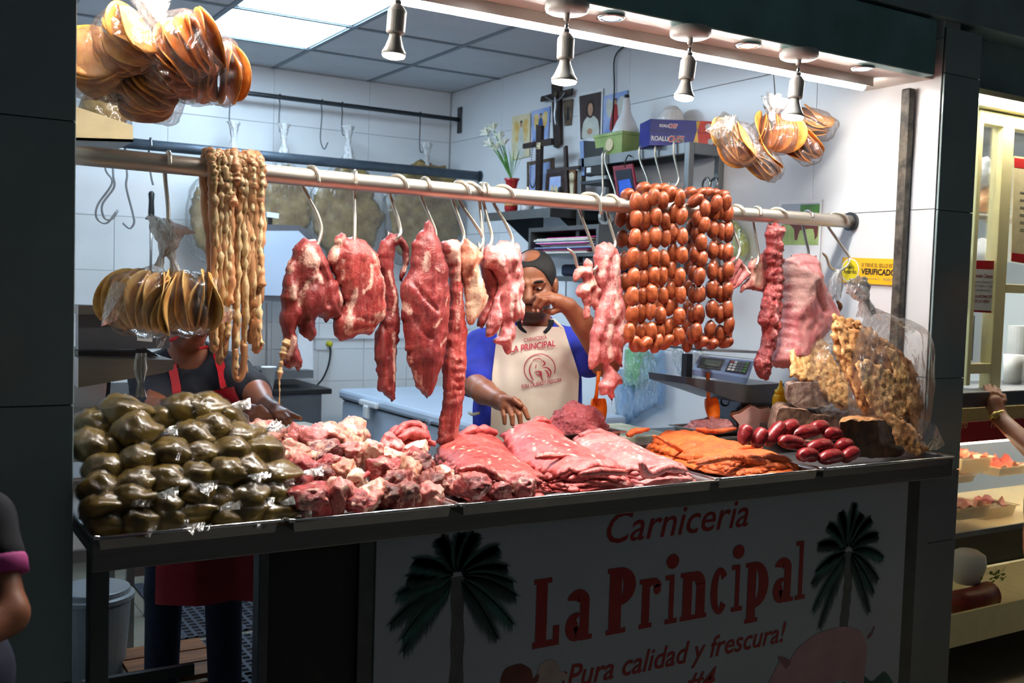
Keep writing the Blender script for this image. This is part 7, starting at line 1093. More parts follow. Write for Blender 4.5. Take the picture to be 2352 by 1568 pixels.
q = MB(); pl_ = aX(1437, 300, 3.06); t = thing('lamp_shade', (pl_[0], pl_[1], ZT+.1), 'white bulb with wide reflector standing on the green tub', 'lamp'); q.lathe([(.066, .101), (.064, .115), (.045, .16), (.030, .185), (.022, .21), (.018, .25), (.014, .27)], (pl_[0], pl_[1], ZT), (0, 0, 1), 28); q.build('shade', 'white_plastic', t, smooth=True); q = MB(); q.lathe([(.012, .27), (.012, .285), (.004, .288)], (pl_[0], pl_[1], ZT), (0, 0, 1), 14); q.build('cap', 'black', t)
bx = np.array([aD(1492, 333, 4.60), aD(1655, 333, 4.62), aD(1657, 276, 4.62), aD(1491, 273, 4.60)]); dz = bx[:, 2]; dv = np.array([math.sin(YAW), math.cos(YAW), 0])*.12; sl_ = aD(1468, 338, 4.75)-aD(1492, 333, 4.60)
zb_ = ZT+.001; P0, P1 = np.array([bx[0][0], bx[0][1], zb_]), np.array([bx[1][0], bx[1][1], zb_]); HB = .115; sp2 = np.array([sl_[0], sl_[1], 0])*1.0
t = thing('foil_box', (P0+P1)/2, 'blue and red catering carton lying on the rack', 'box')
def fb(u, h, k=0): n_ = np.cross(P1-P0, [0, 0, 1.]); n_ /= np.linalg.norm(n_); return P0+(P1-P0)*u+np.array([0, 0, h*HB])+n_*k
def fb2(v, h): return P0+sp2*v+np.array([0, 0, h*HB])
q = MB(); q.add([P0, P0+(P1-P0)*.68, P0+(P1-P0)*.68+sp2, P0+sp2]+[x+np.array([0, 0, HB]) for x in (P0, P0+(P1-P0)*.68, P0+(P1-P0)*.68+sp2, P0+sp2)], [(3, 2, 1, 0), (4, 5, 6, 7), (0, 1, 5, 4), (1, 2, 6, 5), (2, 3, 7, 6), (3, 0, 4, 7)]); q.build('blue_end', 'box_blue', t)
q = MB(); a, b = P0+(P1-P0)*.681, P1; q.add([a, b, b+sp2, a+sp2]+[x+np.array([0, 0, HB]) for x in (a, b, b+sp2, a+sp2)], [(3, 2, 1, 0), (4, 5, 6, 7), (0, 1, 5, 4), (1, 2, 6, 5), (2, 3, 7, 6), (3, 0, 4, 7)]); q.build('red_end', 'box_red', t)
mk('lid_edge', [fb(0, .535, .0006), fb(1, .535, .0006), fb(1, .555, .0006), fb(0, .555, .0006)], [(0, 1, 2, 3)], 'print_black', t)
sgn = 1 if np.cross(P1-P0, [0, 0, 1.])[1] < 0 else -1
def fbm_(x, z): return np.array([fb(a, b, .0012*sgn) for a, b in zip(x, z)])
for u0, u1, v0, v1, w in ((.02, .26, .17, .36, 'ROALU'), (.13, .26, .70, .82, 'ROALU')): lettering('lettering', w, 'key_white', t, fbm_, u0, u1, v0, v1, bold=.03)
for u0, u1, v0, v1 in ((.265, .48, .15, .38), (.265, .38, .69, .83)): lettering('lettering', 'CHEF', 'key_white', t, fbm_, u0-.006, u1+.006, v0-.02, v1+.02, bold=.05, shear=.3); lettering('lettering', 'CHEF', 'box_red', t, lambda x, z: np.array([fb(a, b, .0020*sgn) for a, b in zip(x, z)]), u0, u1, v0, v1, bold=.02, shear=.3)
for u, v, r_ in ((.82, .78, .05), (.86, .22, .045)): mk('disc_print', [fb(u+r_*math.cos(a), v+r_*2.6*math.sin(a), .0012*sgn) for a in np.linspace(0, 6.28, 18, endpoint=False)], [tuple(range(18))], 'white_paper', t)
for k in range(5): mk('strand_print', [fb(.60+k*.02, .02, .0014*sgn), fb(.61+k*.02, .02, .0014*sgn), fb(.70-k*.012, .98, .0014*sgn), fb(.69-k*.012, .98, .0014*sgn)], [(0, 1, 2, 3)], 'gold', t)
for i, (px, w, h, lab) in enumerate(((1530, .05, .06, 'small white bowl behind the blue carton'), (1575, .058, .085, 'larger upturned white bowl behind the blue carton'))): p = aD(px, 300, 4.82); q = MB(); q.lathe([(w, .12), (w*.98, .15), (w*.8, .12+h*.75), (w*.4, .12+h), (.005, .12+h)], (min(p[0], XR-w-.01), p[1], ZT), (0, 0, 1), 24); q.box(min(p[0], XR-w-.01)-.02, min(p[0], XR-w-.01)+.02, p[1]-.02, p[1]+.02, ZT+.001, ZT+.121); q.build('bowl', 'white_glaze', label=lab, cat='bowl', group='white bowls on the rack', smooth=False)
p = aX(1515, 420, 3.06); q = MB(); q.lathe([(.012, -.13), (.045, -.13), (.045, .13), (.012, .13), (.012, -.13)], (3.075, p[1], 1.963), (0, 1, 0), 24, cap=False); t = q.build('paper_roll', 'white_paper', label='thick white plastic roll lying inside the rack', cat='roll', smooth=False)
def stX(x0, poly, d, m, nm, par=None, **k): q = MB(); q.prism([aX(x, y, x0) for x, y in poly], (d, 0, 0)); return q.build(nm, m, par, **k)
t = thing('folder', aX(1435, 450, 2.95), 'red-edged folder with blue papers hanging on the rack', 'folder'); stX(2.955, [(1407, 382), (1452, 376), (1464, 450), (1418, 454)], .008, 'folder_red', 'cover', t); stX(2.953, [(1413, 392), (1449, 387), (1459, 448), (1422, 451)], .002, 'scale_panel', 'pocket', t); stX(2.951, [(1420, 415), (1446, 410), (1456, 448), (1424, 451)], .0015, 'folder_blue', 'papers', t); q = MB(); h_ = aX(1436, 385, 2.955); q.tube(spline([h_, h_+[0, 0, .03], h_+[.02, 0, .06], (X0+.02, h_[1], ZT-.05)], 5), .003, 6); q.build('hook', 'black', t, smooth=True)
t = thing('router', aX(1365, 400, 2.99), 'black internet router with a pale edge left of the rack', 'device'); stX(2.99, [(1340, 325), (1385, 325), (1390, 400), (1342, 402)], .05, 'black', 'case', t); stX(2.985, [(1331, 325), (1340, 322), (1342, 402), (1336, 404)], .06, 'scale_blue', 'edge', t); stX(2.9885, [(1347, 385), (1357, 384), (1357, 396), (1347, 397)], .001, 'white_paper', 'label', t); box('support', 'steel_dark', 2.985, XR-.008, aX(1390, 402, 2.99)[1], aX(1336, 402, 2.99)[1], 2.035, 2.05, parent=t)
# paper box below
t = thing('paper_shelf', (3.04, 4.2, 1.66), 'open steel shelf box stuffed with papers behind the butcher', 'shelf'); Xf = 2.896; ya, yb_ = 3.955, 4.57
for a in ((Xf, XR-.007, ya, yb_, 1.675, 1.69), (Xf, XR-.007, ya, yb_, 1.805, 1.825), (Xf, XR-.007, ya, ya+.02, 1.69, 1.805), (Xf, XR-.007, yb_-.02, yb_, 1.69, 1.805), (XR-.012, XR-.007, ya+.02, yb_-.02, 1.69, 1.805)): box('panel', 'steel_dull', *a, parent=t)
t2 = t; r = random.Random(9)
for k in range(16):
    y0 = ya+.03+r.random()*.10; y1 = yb_-.03-r.random()*.16; z = 1.692+k*.0052; box('paper_sheet', ['white_paper', 'paper_cream', 'white_paper', 'paper_pink', 'white_paper', 'paper_blue'][k % 6], Xf-.01+.05*r.random(), XR-.03, y0, y1, z, z+.004, label='loose sheet %s up in the stack in the open shelf box' % (['first', 'second', 'third', 'fourth', 'fifth', 'sixth', 'seventh', 'eighth', 'ninth', 'tenth', 'eleventh', 'twelfth', 'thirteenth', 'fourteenth', 'fifteenth', 'sixteenth'][k]), cat='paper', group='papers in the open shelf box')
t = thing('lower_shelf', (3.04, 4.1, 1.55), 'lower steel shelf with dark blue cloth behind the butcher', 'shelf'); box('plate', 'steel_dull', 2.95, XR-.007, 3.955, 4.40, 1.555, 1.58, parent=t)
box('blue_cloth', 'jeans', 2.96, XR-.02, 4.0, 4.36, 1.581, 1.64, b=.015, label='folded dark blue cloth on the lower steel shelf', cat='cloth')
q = MB(); p = aX(1392, 497, 3.05); q.lathe([(.028, -.012), (.042, -.012), (.042, .012), (.028, .012), (.028, -.012)], p, (1, .2, 0), 24, cap=False); q.build('tape_roll', 'film_milky', label='roll of clear tape hanging beside the chorizo', cat='tape')
wb_ = wprint('wall_note', [(1268, 620), (1300, 612), (1298, 690), (1268, 700)], 'white_paper', 'handwritten note sheet on the wall behind the butcher', 'note')
# cable down the right wall
q = MB(); q.tube(spline([aX(x, y, XR-.012) for x, y in ((1440, 100), (1412, 132), (1411, 200), (1408, 260), (1405, 320))], 4), .004, 6); q.build('wall_cable', 'black', label='thin black cable running down the right wall', cat='cable')
# calendar and sticker
cal = [(1790, 461), (1888, 457), (1878, 742), (1786, 735)]; t, p = wprint('calendar', cal, 'white_paper', 'wall calendar with a brown bull and red lettering behind the rail', 'calendar')
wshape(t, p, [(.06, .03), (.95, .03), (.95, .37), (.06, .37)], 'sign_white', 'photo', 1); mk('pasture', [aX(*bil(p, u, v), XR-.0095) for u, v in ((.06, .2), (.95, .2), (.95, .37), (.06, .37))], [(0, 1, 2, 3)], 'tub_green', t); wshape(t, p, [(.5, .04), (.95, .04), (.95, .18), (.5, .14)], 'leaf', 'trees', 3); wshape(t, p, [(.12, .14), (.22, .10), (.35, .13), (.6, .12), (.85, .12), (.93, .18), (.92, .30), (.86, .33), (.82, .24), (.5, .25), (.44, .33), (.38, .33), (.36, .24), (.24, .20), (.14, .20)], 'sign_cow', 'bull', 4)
def oncal(x, z): return np.array([aX(*bil(cal, u, 1-v), XR-.0098) for u, v in zip(x, z)])
lettering('lettering', '"La Principal"', 'print_red', t, oncal, .30, .92, .50, .545, bold=.02); lettering('lettering', 'Carnicería', 'print_black', t, oncal, .07, .27, .50, .52); mk('yellow_band', oncal([.06, .95, .95, .06], [.45, .45, .475, .475]), [(0, 1, 2, 3)], 'sticker_lime', t)
for k in range(7): mk('date_column', oncal([.08+k*.125, .14+k*.125, .14+k*.125, .08+k*.125], [.06, .06, .42, .42]), [(0, 1, 2, 3)], 'paper_cream', t)
st = [(1936, 591), (2070, 595), (2065, 656), (1931, 648)]; t, p = wprint('sticker', st, 'sticker_yellow', 'yellow verification sticker with black lettering on the right wall', 'sticker'); 
def onst(x, z): return np.array([aX(*bil(st, u, 1-v), XR-.0098) for u, v in zip(x, z)])
def onst2(x, z): return np.array([aX(*bil(st, u, 1-v), XR-.0104) for u, v in zip(x, z)])
lettering('lettering', 'SI TIENE EL SELLO ESTÁ', 'print_black', t, onst, .33, .93, .66, .84); lettering('lettering', 'VERIFICADO', 'print_black', t, onst, .33, .92, .36, .60, bold=.03); lettering('lettering', 'selloamarillo.profeco.gob.mx', 'print_grey', t, onst, .33, .66, .16, .25); lettering('lettering', 'PROFECO', 'print_grey', t, onst, .72, .90, .15, .25)
a = np.linspace(0, 6.28, 28, endpoint=False); mk('disc_rim', onst(.14+.155*np.cos(a), .5+.50*np.sin(a)*.95), [tuple(range(28))], 'white_paper', t); mk('disc', onst2(.14+.14*np.cos(a), .5+.45*np.sin(a)*.95), [tuple(range(28))], 'sticker_lime', t)
def onst3(x, z): return np.array([aX(*bil(st, u, 1-v), XR-.011) for u, v in zip(x, z)])
lettering('lettering', 'Sello', 'print_black', t, onst3, .09, .21, .55, .72, bold=.02); lettering('lettering', 'Amarillo', 'print_black', t, onst3, .03, .25, .36, .53, bold=.02)
# ------------------------------------------------------------------ back of the stall: freezer, table, saw, outlet
t = thing('chest_freezer', (2.68, 4.75, 0), 'white chest freezer along the right wall behind the butcher', 'freezer'); box('body', 'freezer', 2.28, 3.12, 4.0, 5.55, .04, .84, parent=t, b=.02); box('lid', 'freezer', 2.262, 3.13, 3.985, 5.56, .848, .905, parent=t, b=.018); box('seal', 'black_soft', 2.285, 3.115, 4.005, 5.545, .84, .848, parent=t)
q = MB(); y = aX(852, 915, 2.26)[1]; q.rbox(2.235, 2.262, y-.11, y+.11, .852, .885, .008); q.rbox(2.225, 2.25, y-.02, y+.03, .79, .86, .006); q.build('handle', 'white_plastic', t); y = aX(988, 962, 2.262)[1]; q = MB(); q.lathe([(.012, 0), (.012, .02), (.004, .022)], (2.262, y, .86), (-1, 0, 0), 12); q.build('lock', 'chrome', t)
for x in (2.34, 3.06):
    for y in (4.08, 5.47): box('foot', 'black', x-.02, x+.02, y-.02, y+.02, 0, .04, parent=t)
t = thing('back_table', (1.3, 5.7, 0), 'black-topped steel table against the back wall under the saw', 'table'); box('top', 'black', .40, 2.17, 5.42, YB-.005, .89, .92, parent=t, b=.005); box('apron', 'steel_dull', .42, 2.12, 5.45, 5.47, .55, .889, parent=t)
for x in (.44, 2.07):
    for y in (5.47, 5.95): box('leg', 'steel_dull', x, x+.04, y, y+.04, 0, .889, parent=t)
t = thing('meat_saw', (1.78, 5.6, .92), 'grey upright meat saw with rounded wheel cover at the back', 'machine'); Ys = 5.58
def sY(poly, y, d, m, nm, par=t): q = MB(); q.prism([aY(x, yy, y) for x, yy in poly], (0, d, 0)); return q.build(nm, m, par)
sY([(600, 520), (612, 515), (690, 518), (708, 530), (716, 560), (716, 668), (708, 686), (690, 694), (600, 690)], Ys, .14, 'scale_grey', 'wheel_cover'); sY([(606, 530), (686, 530), (702, 545), (705, 660), (690, 680), (606, 678)], Ys-.006, .006, 'freezer', 'cover_plate'); sY([(690, 694), (716, 690), (720, 862), (680, 862)], Ys+.04, .10, 'white_plastic', 'column'); sY([(613, 486), (641, 490), (640, 502), (613, 498)], Ys+.02, .04, 'white_plastic', 'knob'); sY([(618, 498), (626, 498), (626, 518), (618, 518)], Ys+.03, .02, 'black', 'knob_stem'); sY([(610, 694), (614, 694), (614, 850), (610, 850)], Ys+.05, .01, 'steel', 'blade'); sY([(560, 850), (720, 850), (720, 868), (560, 872)], Ys-.05, .30, 'steel_dull', 'bed')
p = aY(617, 850, 5.47); q = MB(); q.lathe([(.026, 0), (.040, .118), (.043, .118), (.043, .124), (.038, .124), (.024, .004)], (p[0], 5.47, .921), (0, 0, 1), 24); q.build('foam_cup', 'foam', label='white foam cup standing on the black back table', cat='cup', smooth=True)
t = thing('wall_outlet', aY(737, 803, YB-.004), 'white wall outlet with a yellow plug on the back wall', 'outlet'); q = MB(); q.prism([aY(x, y, YB-.002) for x, y in ((723, 772), (763, 772), (762, 803), (723, 803))], (0, -.008, 0)); q.build('plate', 'white_plastic', t); q = MB(); q.lathe([(.016, 0), (.018, .01), (.016, .035), (.006, .04)], aY(754, 789, YB-.011), (0, -1, 0), 16); q.build('plug', 'yellow_plug', t, smooth=True); q = MB(); q.tube(spline([aY(x, y, YB-.04) for x, y in ((756, 790), (759, 810), (754, 840), (742, 868), (728, 885))], 6), .006, 8); q.build('cable', 'black', t, smooth=True)
# ------------------------------------------------------------------ below the counter, left opening
p = aZ(255, 1345, .38); t = thing('bucket', (p[0]-.06, p[1], 0), 'white plastic bucket with lid under the counter', 'bucket'); q = MB(); q.lathe([(.105, .0), (.13, .345)], (p[0]-.06, p[1], 0), (0, 0, 1), 32); q.build('pail', 'grey_tile', t, smooth=False); q = MB(); q.lathe([(.134, .340), (.142, .345), (.142, .36), (.128, .365), (.125, .382), (.12, .384)], (p[0]-.06, p[1], 0), (0, 0, 1), 32); q.build('lid', 'grey_tile', t)
t = thing('floor_stand', (.95, 4.3, 0), 'steel frame stand deep under the counter', 'stand'); 
for x, y in ((.86, 4.3), (1.02, 4.3), (.86, 4.7), (1.02, 4.7)): box('leg', 'steel_dull', x, x+.03, y, y+.03, 0, .8, parent=t)
box('crossbar', 'steel', .89, 1.02, 4.305, 4.325, .30, .335, parent=t); box('back_board', 'cardboard', .86, 1.05, 4.731, 4.74, .25, .8, parent=t)
t = thing('wooden_crate', (.93, 3.95, 0), 'stained wooden crate on the floor under the counter', 'crate')
for k in range(3): box('slat', 'wood', .76, 1.07, 3.62+k*.13, 3.62+k*.13+.115, .10, .118, parent=t); 
for k in range(2): box('slat', 'wood', .76, 1.07, 3.60, 3.615, .005+k*.05, .045+k*.05, parent=t)
def rubber_mat(x0, x1, y0, y1, lab):
    t = thing('rubber_mat', ((x0+x1)/2, (y0+y1)/2, 0), lab, 'mat', 'perforated rubber mats'); st_ = .042; V = []; q = MB()
    for i in range(int((x1-x0)/st_)+1): x = x0+i*st_; q.box(x, x+.014, y0, y1, .001, .013)
    for j in range(int((y1-y0)/st_)+1): y = y0+j*st_; q.box(x0, x1, y, y+.014, .0015, .0125)
    q.build('grid', 'rubber_mat', t, kind='stuff'); box('edge', 'rubber_mat', x0-.03, x0, y0, y1, .001, .012, parent=t)
rubber_mat(1.10, 1.75, 3.45, 4.25, 'nearer perforated blue-black rubber mat under the counter'); rubber_mat(1.10, 1.95, 4.32, 5.2, 'farther perforated blue-black rubber mat under the counter')
# ------------------------------------------------------------------ neighbouring stall at the right
NX0, NX1, NY = 3.42, 6.0, 2.50
wn = box('wall_neighbour', 'neighbour_wall', NX0, 6.6, 4.6, 4.7, 0, 2.6, kind='structure', label='pale back wall of the neighbouring stall'); box('wall_neighbour_right', 'neighbour_wall', 6.6, 6.7, 2.4, 4.7, 0, 2.6, kind='structure', label='pale right wall of the neighbouring stall'); box('wall_partition', 'neighbour_wall', 3.30, 3.40, 2.66, 4.7, 0, 2.6, kind='structure', label='pale partition wall of the neighbouring stall'); box('ceiling_neighbour', 'ceiling_tile', 3.30, 6.7, 2.62, 4.7, 2.6, 2.65, kind='structure', label='pale ceiling of the neighbouring stall')
box('trim_6', 'green_grey', 3.40, 6.5, 2.45, 2.62, 2.29, 2.499, kind='structure', label='grey lintel over the neighbouring stall'); box('trim_7', 'cream_frame', 3.40, 6.5, 2.44, 2.52, 2.255, 2.289, kind='structure', label='cream upper rail over the neighbouring window')
emit('lintel_glow', (1.0, .92, .72), 45.0); t = thing('lintel_glow_strip', (4.6, 2.41, 2.25), 'cream strip under the neighbouring lintel, glow added to light the frames', 'lamp'); box('strip', 'lintel_glow', 3.42, 6.4, 2.395, 2.425, 2.262, 2.278, parent=t); box('housing', 'cream_frame', 3.41, 6.45, 2.39, 2.44, 2.279, 2.30, parent=t); t = thing('neighbour_lamp', (4.5, 3.4, 2.56), 'bright tube lamp inside the neighbouring stall', 'lamp'); box('tube', 'neighbour_light', 3.5, 5.3, 3.05, 3.15, 2.565, 2.585, parent=t); box('housing', 'white_plastic', 3.48, 5.32, 3.03, 3.17, 2.586, 2.599, parent=t)  # glow under the lintel is added to light the window frames and banner
wi = thing('window_1', (3.7, NY, 1.2), 'cream-framed service window of the neighbouring stall', None, kind='structure')
for a in ((3.60, 3.625, 1.19, 2.25), (3.752, 3.822, 1.12, 2.25), (4.40, 4.46, 1.12, 2.25), (3.625, 3.752, 2.20, 2.25), (3.822, 4.40, 2.20, 2.25), (3.625, 3.752, 1.235, 1.275), (3.822, 4.40, 1.555, 1.59)): box('frame', 'cream_frame', a[0], a[1], NY-.02, NY+.03, a[2], a[3], parent=wi, b=.003)
box('pane', 'glass_clear', 3.625, 3.752, NY+.004, NY+.008, 1.275, 2.20, parent=wi); box('pane', 'glass_clear', 3.822, 4.40, NY+.004, NY+.008, 1.59, 2.20, parent=wi)
def nz(pts, y): return [aY(a, b, y) for a, b in pts]
t = thing('price_sign', aY(2250, 716, 2.49), 'small red and white notice taped inside the narrow window pane', 'sign'); q = MB(); q.prism(nz([(2224, 597), (2287, 599), (2281, 719), (2219, 715)], 2.492), (0, .003, 0)); q.build('board', 'counter_red', t); q = MB(); q.prism(nz([(2226, 617), (2284, 619), (2279, 714), (2222, 711)], 2.4915), (0, .001, 0)); q.build('sheet', 'white_paper', t)
def nfm(x, z): return np.c_[x, np.full(len(x), 2.4910), z]
def ntext(body, a, b, h, m, par, y=2.4910, **k): A1_, B1_ = aY(*a, y), aY(*b, y); lettering('lettering', body, m, par, lambda x, z: np.c_[x, np.full(len(x), y), z], A1_[0], B1_[0], A1_[2], A1_[2]+h, **k)
ntext('¿Requiere Factura? ó', (2229, 650), (2280, 652), .012, 'print_black', t); ntext('¿Desea realizar su pago', (2228, 659), (2281, 661), .012, 'print_black', t); ntext('por transferencia?...', (2230, 669), (2277, 671), .012, 'print_black', t); ntext('PIDA LA INFORMACIÓN', (2227, 683), (2280, 685), .015, 'sign_red', t, bold=.02); ntext('CON LA CAJERA', (2234, 696), (2272, 698), .015, 'sign_red', t, bold=.02); ntext('Estimado Cliente', (2230, 636), (2280, 637), .014, 'sign_red', t, bold=.02, shear=.2)
t = thing('notice_board', aY(2345, 600, 2.49), 'white notice with red bands in the wide window at the right edge', 'sign'); q = MB(); q.prism(nz([(2330, 358), (2420, 370), (2412, 615), (2323, 600)], 2.492), (0, .003, 0)); q.build('board', 'paper_cream', t)
for pl in ([(2330, 362), (2420, 374), (2419, 396), (2330, 384)], [(2324, 580), (2413, 592), (2412, 612), (2323, 599)]): q = MB(); q.prism(nz(pl, 2.4912), (0, .001, 0)); q.build('red_band', 'counter_red', t)
for k in range(6): mk('text_line', nz([(2343, 440+k*17), (2400, 447+k*17), (2400, 450+k*17), (2343, 443+k*17)], 2.4908), [(0, 1, 2, 3)], 'print_grey', t)
box('neighbour_counter', 'black_soft', 3.40, 6.0, 3.01, 3.05, .0, .60, label='dark plinth of the neighbouring stall under the glass case', cat='counter')
box('service_ledge', 'steel_dull', 3.40, 6.0, 2.40, 2.75, 1.115, 1.175, b=.006, label='steel service ledge of the neighbouring stall', cat='ledge')
t = thing('price_rail', (4.2, 2.46, .98), 'red strip with cream edge under the neighbouring ledge', 'sign'); box('cream_edge', 'banner_cream', 3.40, 6.0, 2.45, 2.47, 1.055, 1.105, parent=t); box('red_strip', 'counter_red', 3.40, 6.0, 2.445, 2.47, .975, 1.053, parent=t); ntext('Frío', (2202, 985), (2222, 983), .035, 'banner_cream', t, y=2.4445, shear=.3); ntext('Frío', (2276, 982), (2300, 982), .04, 'banner_cream', t, y=2.4445, shear=.3)
emit('case_glow', (1.0, .86, .55), 60.0); t = thing('case_lamp', (4.7, 2.52, .955), 'warm tube lamp inside the neighbouring display case', 'lamp'); box('tube', 'case_glow', 3.46, 5.9, 2.50, 2.53, .955, .97, parent=t); t = thing('display_case', (4.2, 2.6, .2), 'glass display case of meat in the neighbouring stall', 'case'); box('glass', 'glass_clear', 3.45, 6.0, 2.455, 2.46, .62, .972, parent=t); box('shelf', 'tub_clear', 3.45, 6.0, 2.47, 3.0, .60, .615, parent=t); box('lower_shelf', 'cream_frame', 3.45, 6.0, 2.47, 3.0, .215, .24, parent=t); box('front_board', 'cream_frame', 3.45, 6.0, 2.455, 2.468, .17, .30, parent=t); box('divider', 'steel_dull', 3.45, 6.0, 2.455, 2.465, .60, .62, parent=t)
def ntub(px, py, w, d, h, y, m, lab):
    p = aY(px, py, y); x0, x1, z0 = p[0]-w/2, p[0]+w/2, p[2]; t = thing('meat_tub', (p[0], y+d/2, z0), lab, 'tub', 'tubs of meat in the neighbouring case'); q = MB(); P = lambda e, z: [(x0+e, y+e, z), (x1-e, y+e, z), (x1-e, y+d-e, z), (x0+e, y+d-e, z)]; V = P(.012, z0)+P(.003, z0+h)+P(-.006, z0+h+.001)+P(-.006, z0+h+.005); q.add(V, [(3, 2, 1, 0)]+[(i*4+k, i*4+(k+1) % 4, (i+1)*4+(k+1) % 4, (i+1)*4+k) for i in range(3) for k in range(4)]); q.build('tub', 'tub_clear', t)
    n = 14; G = [(a, b) for a in np.linspace(x0+.012, x1-.012, n) for b in np.linspace(y+.012, y+d-.012, n)]; V = [(a, b, z0+h*.8+.02*(1+fbm(np.array([[a*40, b*40, px]]))[0])) for a, b in G]; mk('meat', V, [(i*n+j, i*n+j+1, (i+1)*n+j+1, (i+1)*n+j) for i in range(n-1) for j in range(n-1)], m, t, smooth=True)
ntub(2245, 1085, .20, .16, .055, 2.50, 'neigh_meat', 'pale tub of orange meat at the top left of the case'); ntub(2330, 1092, .20, .16, .035, 2.52, 'neigh_meat', 'pale tub of red meat at the top right of the case'); ntub(2215, 1110, .16, .14, .030, 2.50, 'tan', 'small pale tub below the top left one'); ntub(2240, 1192, .20, .14, .045, 2.48, 'tan', 'pale tub with pinkish meat at the lower left of the case'); ntub(2300, 1190, .22, .16, .045, 2.56, 'neigh_meat', 'pale tub of reddish meat in the lower middle of the case'); ntub(2205, 1195, .10, .14, .03, 2.48, 'tan', 'narrow pale tub at the far lower left of the case')
q = MB(); p = aY(2240, 1378, 2.56); q.tube(spline([p+[-.14, 0, 0], p, p+[.10, .02, 0], p+[.145, .02, 0]], 6), [.03]+[.055]*16+[.045, .01], 16); q.build('salami', 'salami', label='thick dark red sausage on the bottom shelf next door', cat='sausage', smooth=True)
for i, (px, py, sz, lab) in enumerate(((2280, 1275, .06, 'dark red meat lump next door, left of the two upper ones'), (2320, 1290, .055, 'dark red meat lump next door, right of the two upper ones'), (2300, 1335, .05, 'dark red meat lump next door above the lettuce'))): chunk('beef_piece', px, py, sz, 'chunk_dark', lab, 400+i, Y=2.62, grp='meat lumps next door', fat=.05); bpy.data.objects[-1] if False else None
r = random.Random(3); p = aY(2285, 1325, 2.53); V = []; F = []
for k in range(26): b0 = p+np.array([r.uniform(-.05, .05), r.uniform(-.02, .03), r.uniform(-.02, .02)]); e = b0+np.array([r.uniform(-.03, .03), r.uniform(-.03, 0), r.uniform(0, .03)]); w = np.array([.008, 0, .006]); n0 = len(V); V += [b0, b0*.4+e*.6-w, e, b0*.4+e*.6+w]; F.append((n0, n0+1, n0+2, n0+3))
mk('lettuce_leaves', V, F, 'lettuce', label='green lettuce garnish under the meat lumps next door', cat='lettuce', kind='stuff')
q = MB(); p = aY(2222, 1300, 2.64); q.lathe([(.05, -.07), (.075, .0), (.07, .05), (.04, .07)], p, (0, 0, 1), 20); q.build('white_bag', 'white_plastic', label='white bag behind the thick sausage next door', cat='bag', smooth=True)
# things inside the neighbouring stall
for i, (px, py, rx, m, lab) in enumerate(((2255, 400, .07, 'film_knot', 'white plastic bag with purple print behind the narrow pane, upper'), (2262, 470, .08, 'crackling', 'bag of crackling behind the narrow pane'), (2258, 585, .07, 'white_plastic', 'white blob for a hooded head just above the notice in the narrow pane'))):  # lowest one stands in for a white-hooded head; its string is added
    c = aY(px, py, 2.95); bm = bmesh.new(); bmesh.ops.create_icosphere(bm, subdivisions=3, radius=1); V = np.array([v.co[:] for v in bm.verts]); F = [tuple(v.index for v in f.verts) for f in bm.faces]; bm.free(); mk(['plastic_bag', 'crackling_bag', 'plastic_bag'][i], c+V*rx*(1+.2*fbm(V*2, i))[:, None], F, m, label=lab, cat='bag', smooth=True); q = MB(); q.tube([c+[0, 0, rx*.8], (c[0], 2.9, max(1.90, c[2]))], .003, 6); q.build('string', 'white_plastic', bpy.context.scene.objects[-1] if False else [o_ for o_ in C.objects if o_.get('label') == lab][0])
q = MB(); q.tube([(3.41, 2.9, 1.90), (5.5, 2.9, 1.90)], .02, 12); q.build('neighbour_rail', 'steel', label='steel rail behind the neighbouring window', cat='rail', smooth=True)
box('black_panel', 'black_soft', 3.63, 3.75, 2.56, 2.58, 1.28, 1.46, label='black panel behind the narrow pane below the notice', cat='panel')
p = aY(2335, 880, 2.6); q = MB(); q.lathe([(.035, 0), (.04, .12), (.036, .12)], (p[0], 2.62, 1.176), (0, 0, 1), 20); q.build('foam_cup', 'foam', label='white foam cup on the neighbouring ledge', cat='cup', smooth=True); p = aY(2345, 850, 2.65); q = MB(); q.lathe([(.05, 0), (.05, .24), (.02, .24)], (p[0]+.06, 2.70, 1.176), (0, 0, 1), 24); q.build('paper_roll', 'white_paper', label='white paper roll on the neighbouring ledge', cat='roll', smooth=False)
# ---- customer at the right edge (a hand on the ledge, another hanging)
t = thing('person', untl(np.array([*L3(2560, 1200, 3.7)[:2], 0])), 'customer at the right edge with a wristwatch, hand on the ledge', 'person'); c = L3(2540, 1100, 3.75)
s = SDF((L3(2240, 900, 3.95)[0]-.03, c[1]-.30, .02), (c[0]+.30, L3(2300, 900, 4.12)[1]+.06, 1.66), .006); A, W_ = head(s, np.array([c[0], c[1], 1.50]), .2, .0); s.cone(W_(0, -.02, -.06), (c[0], c[1], 1.30), .052, .058, .03); s.ell((c[0], c[1], 1.10), (.14, .09, .25), .04); s.ell((c[0], c[1], .85), (.15, .10, .14), .05)
s.cone((c[0]-.15, c[1], 1.27), L3(2400, 1060, 3.72), .05, .044, .02); s.cone(L3(2400, 1060, 3.72), L3(2296, 960, 3.93), .042, .029, .02)
s.cone(L3(2296, 960, 3.93), L3(2282, 925, 3.97), .029, .034, .012)
for k, (a, b) in enumerate((((2269, 905), (2262, 887)), ((2279, 903), (2272, 885)), ((2288, 905), (2284, 888)), ((2296, 910), (2294, 894)))): s.chain([L3(2283, 925, 3.97), L3(*a, 3.97), L3(*b, 4.0)], [.016, .0105, .0085], .003)
s.chain([L3(2296, 935, 3.95), L3(2306, 922, 3.96), L3(2306, 908, 3.98)], [.014, .011, .009], .004)
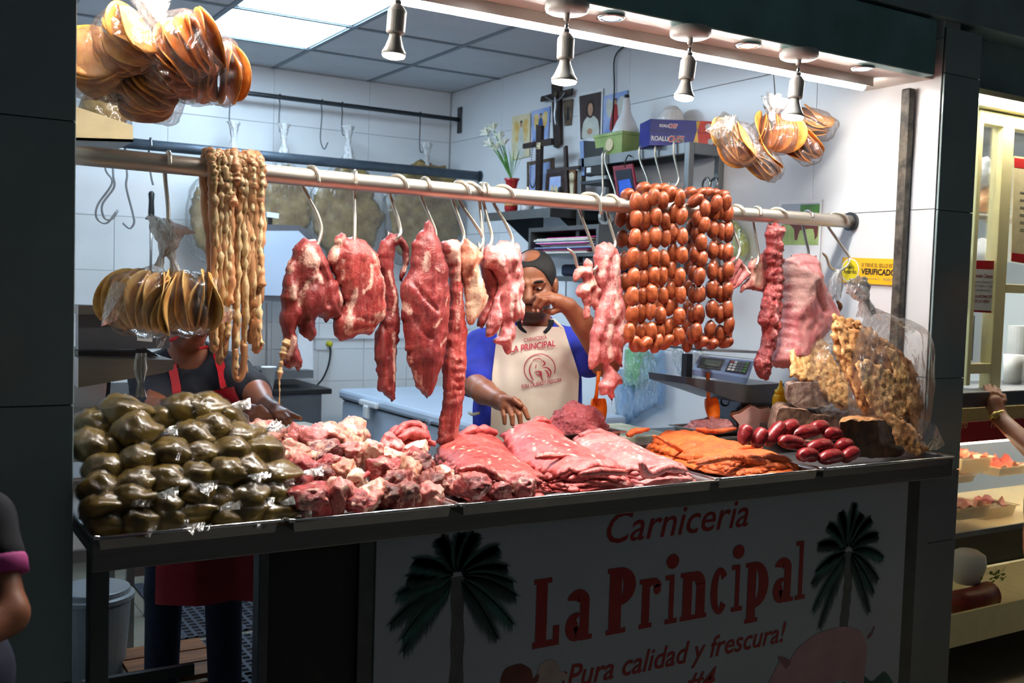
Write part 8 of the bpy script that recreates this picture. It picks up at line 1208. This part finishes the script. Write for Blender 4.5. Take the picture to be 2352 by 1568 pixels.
s.cone((c[0]-.19, c[1]-.05, 1.25), L3(2372, 1260, 3.45), .046, .040, .02); s.cone(L3(2372, 1260, 3.45), L3(2345, 1350, 3.42), .038, .030, .02); hand(s, L3(2345, 1350, 3.42), .029, (L3(2338, 1382, 3.41), .030), [([L3(2326+i*8, 1400, 3.40), L3(2322+i*8, 1425, 3.40), L3(2324+i*7, 1442, 3.41)], .0095) for i in range(4)], [L3(2350, 1385, 3.39), L3(2352, 1408, 3.38), L3(2348, 1424, 3.38)])
for d in (-1, 1): s.cone((c[0]+d*.08, c[1], .80), (c[0]+d*.08, c[1], .42), .08, .055, .03); s.cone((c[0]+d*.08, c[1], .42), (c[0]+d*.08, c[1], .08), .055, .045, .02); s.ell((c[0]+d*.08, c[1]-.05, .05), (.045, .12, .04), .01)
rot_mesh('body', s, 'skin_dark', t)
g = SDF((c[0]-.40, c[1]-.32, .70), (c[0]+.32, c[1]+.3, 1.40), .007); g.ell((c[0], c[1], 1.10), (.165, .12, .27), .04); g.ell((c[0], c[1], .86), (.17, .125, .14), .05); g.cone((c[0], c[1], 1.25), (c[0]-.17, c[1], 1.24), .075, .062, .03); g.cone((c[0]-.15, c[1], 1.26), (c[0]-.17, c[1], 1.16), .066, .062, .03); g.cone((c[0]-.19, c[1]-.05, 1.25), L3(2374, 1240, 3.46), .06, .054, .02); g.cutz(.76, False); rot_mesh('shirt', g, 'navy_shirt', t)
tr = SDF((c[0]-.25, c[1]-.22, .06), (c[0]+.25, c[1]+.2, .95), .009); tr.ell((c[0], c[1], .84), (.165, .12, .13), .03)
for d in (-1, 1): tr.cone((c[0]+d*.08, c[1], .80), (c[0]+d*.08, c[1], .42), .09, .066, .03); tr.cone((c[0]+d*.08, c[1], .42), (c[0]+d*.08, c[1], .12), .066, .058, .02)
rot_mesh('trousers', tr, 'jeans', t)
a, b = untl(L3(2289, 950, 3.94)), untl(L3(2296, 962, 3.93)); d_ = b-a; w = thing('wristwatch', a, 'gold wristwatch on the customer\'s wrist', 'watch'); q = MB(); q.lathe([(.031, 0), (.0325, .001), (.0325, .012), (.031, .013)], a, d_, 24, cap=False); q.build('strap', 'watch', w, smooth=True); q = MB(); q.lathe([(.012, 0), (.014, .002), (.013, .006), (.002, .007)], untl(L3(2287, 953, 3.905)), untl(np.array([-.2, -1, .3])), 16); q.build('face', 'watch', w, smooth=True)
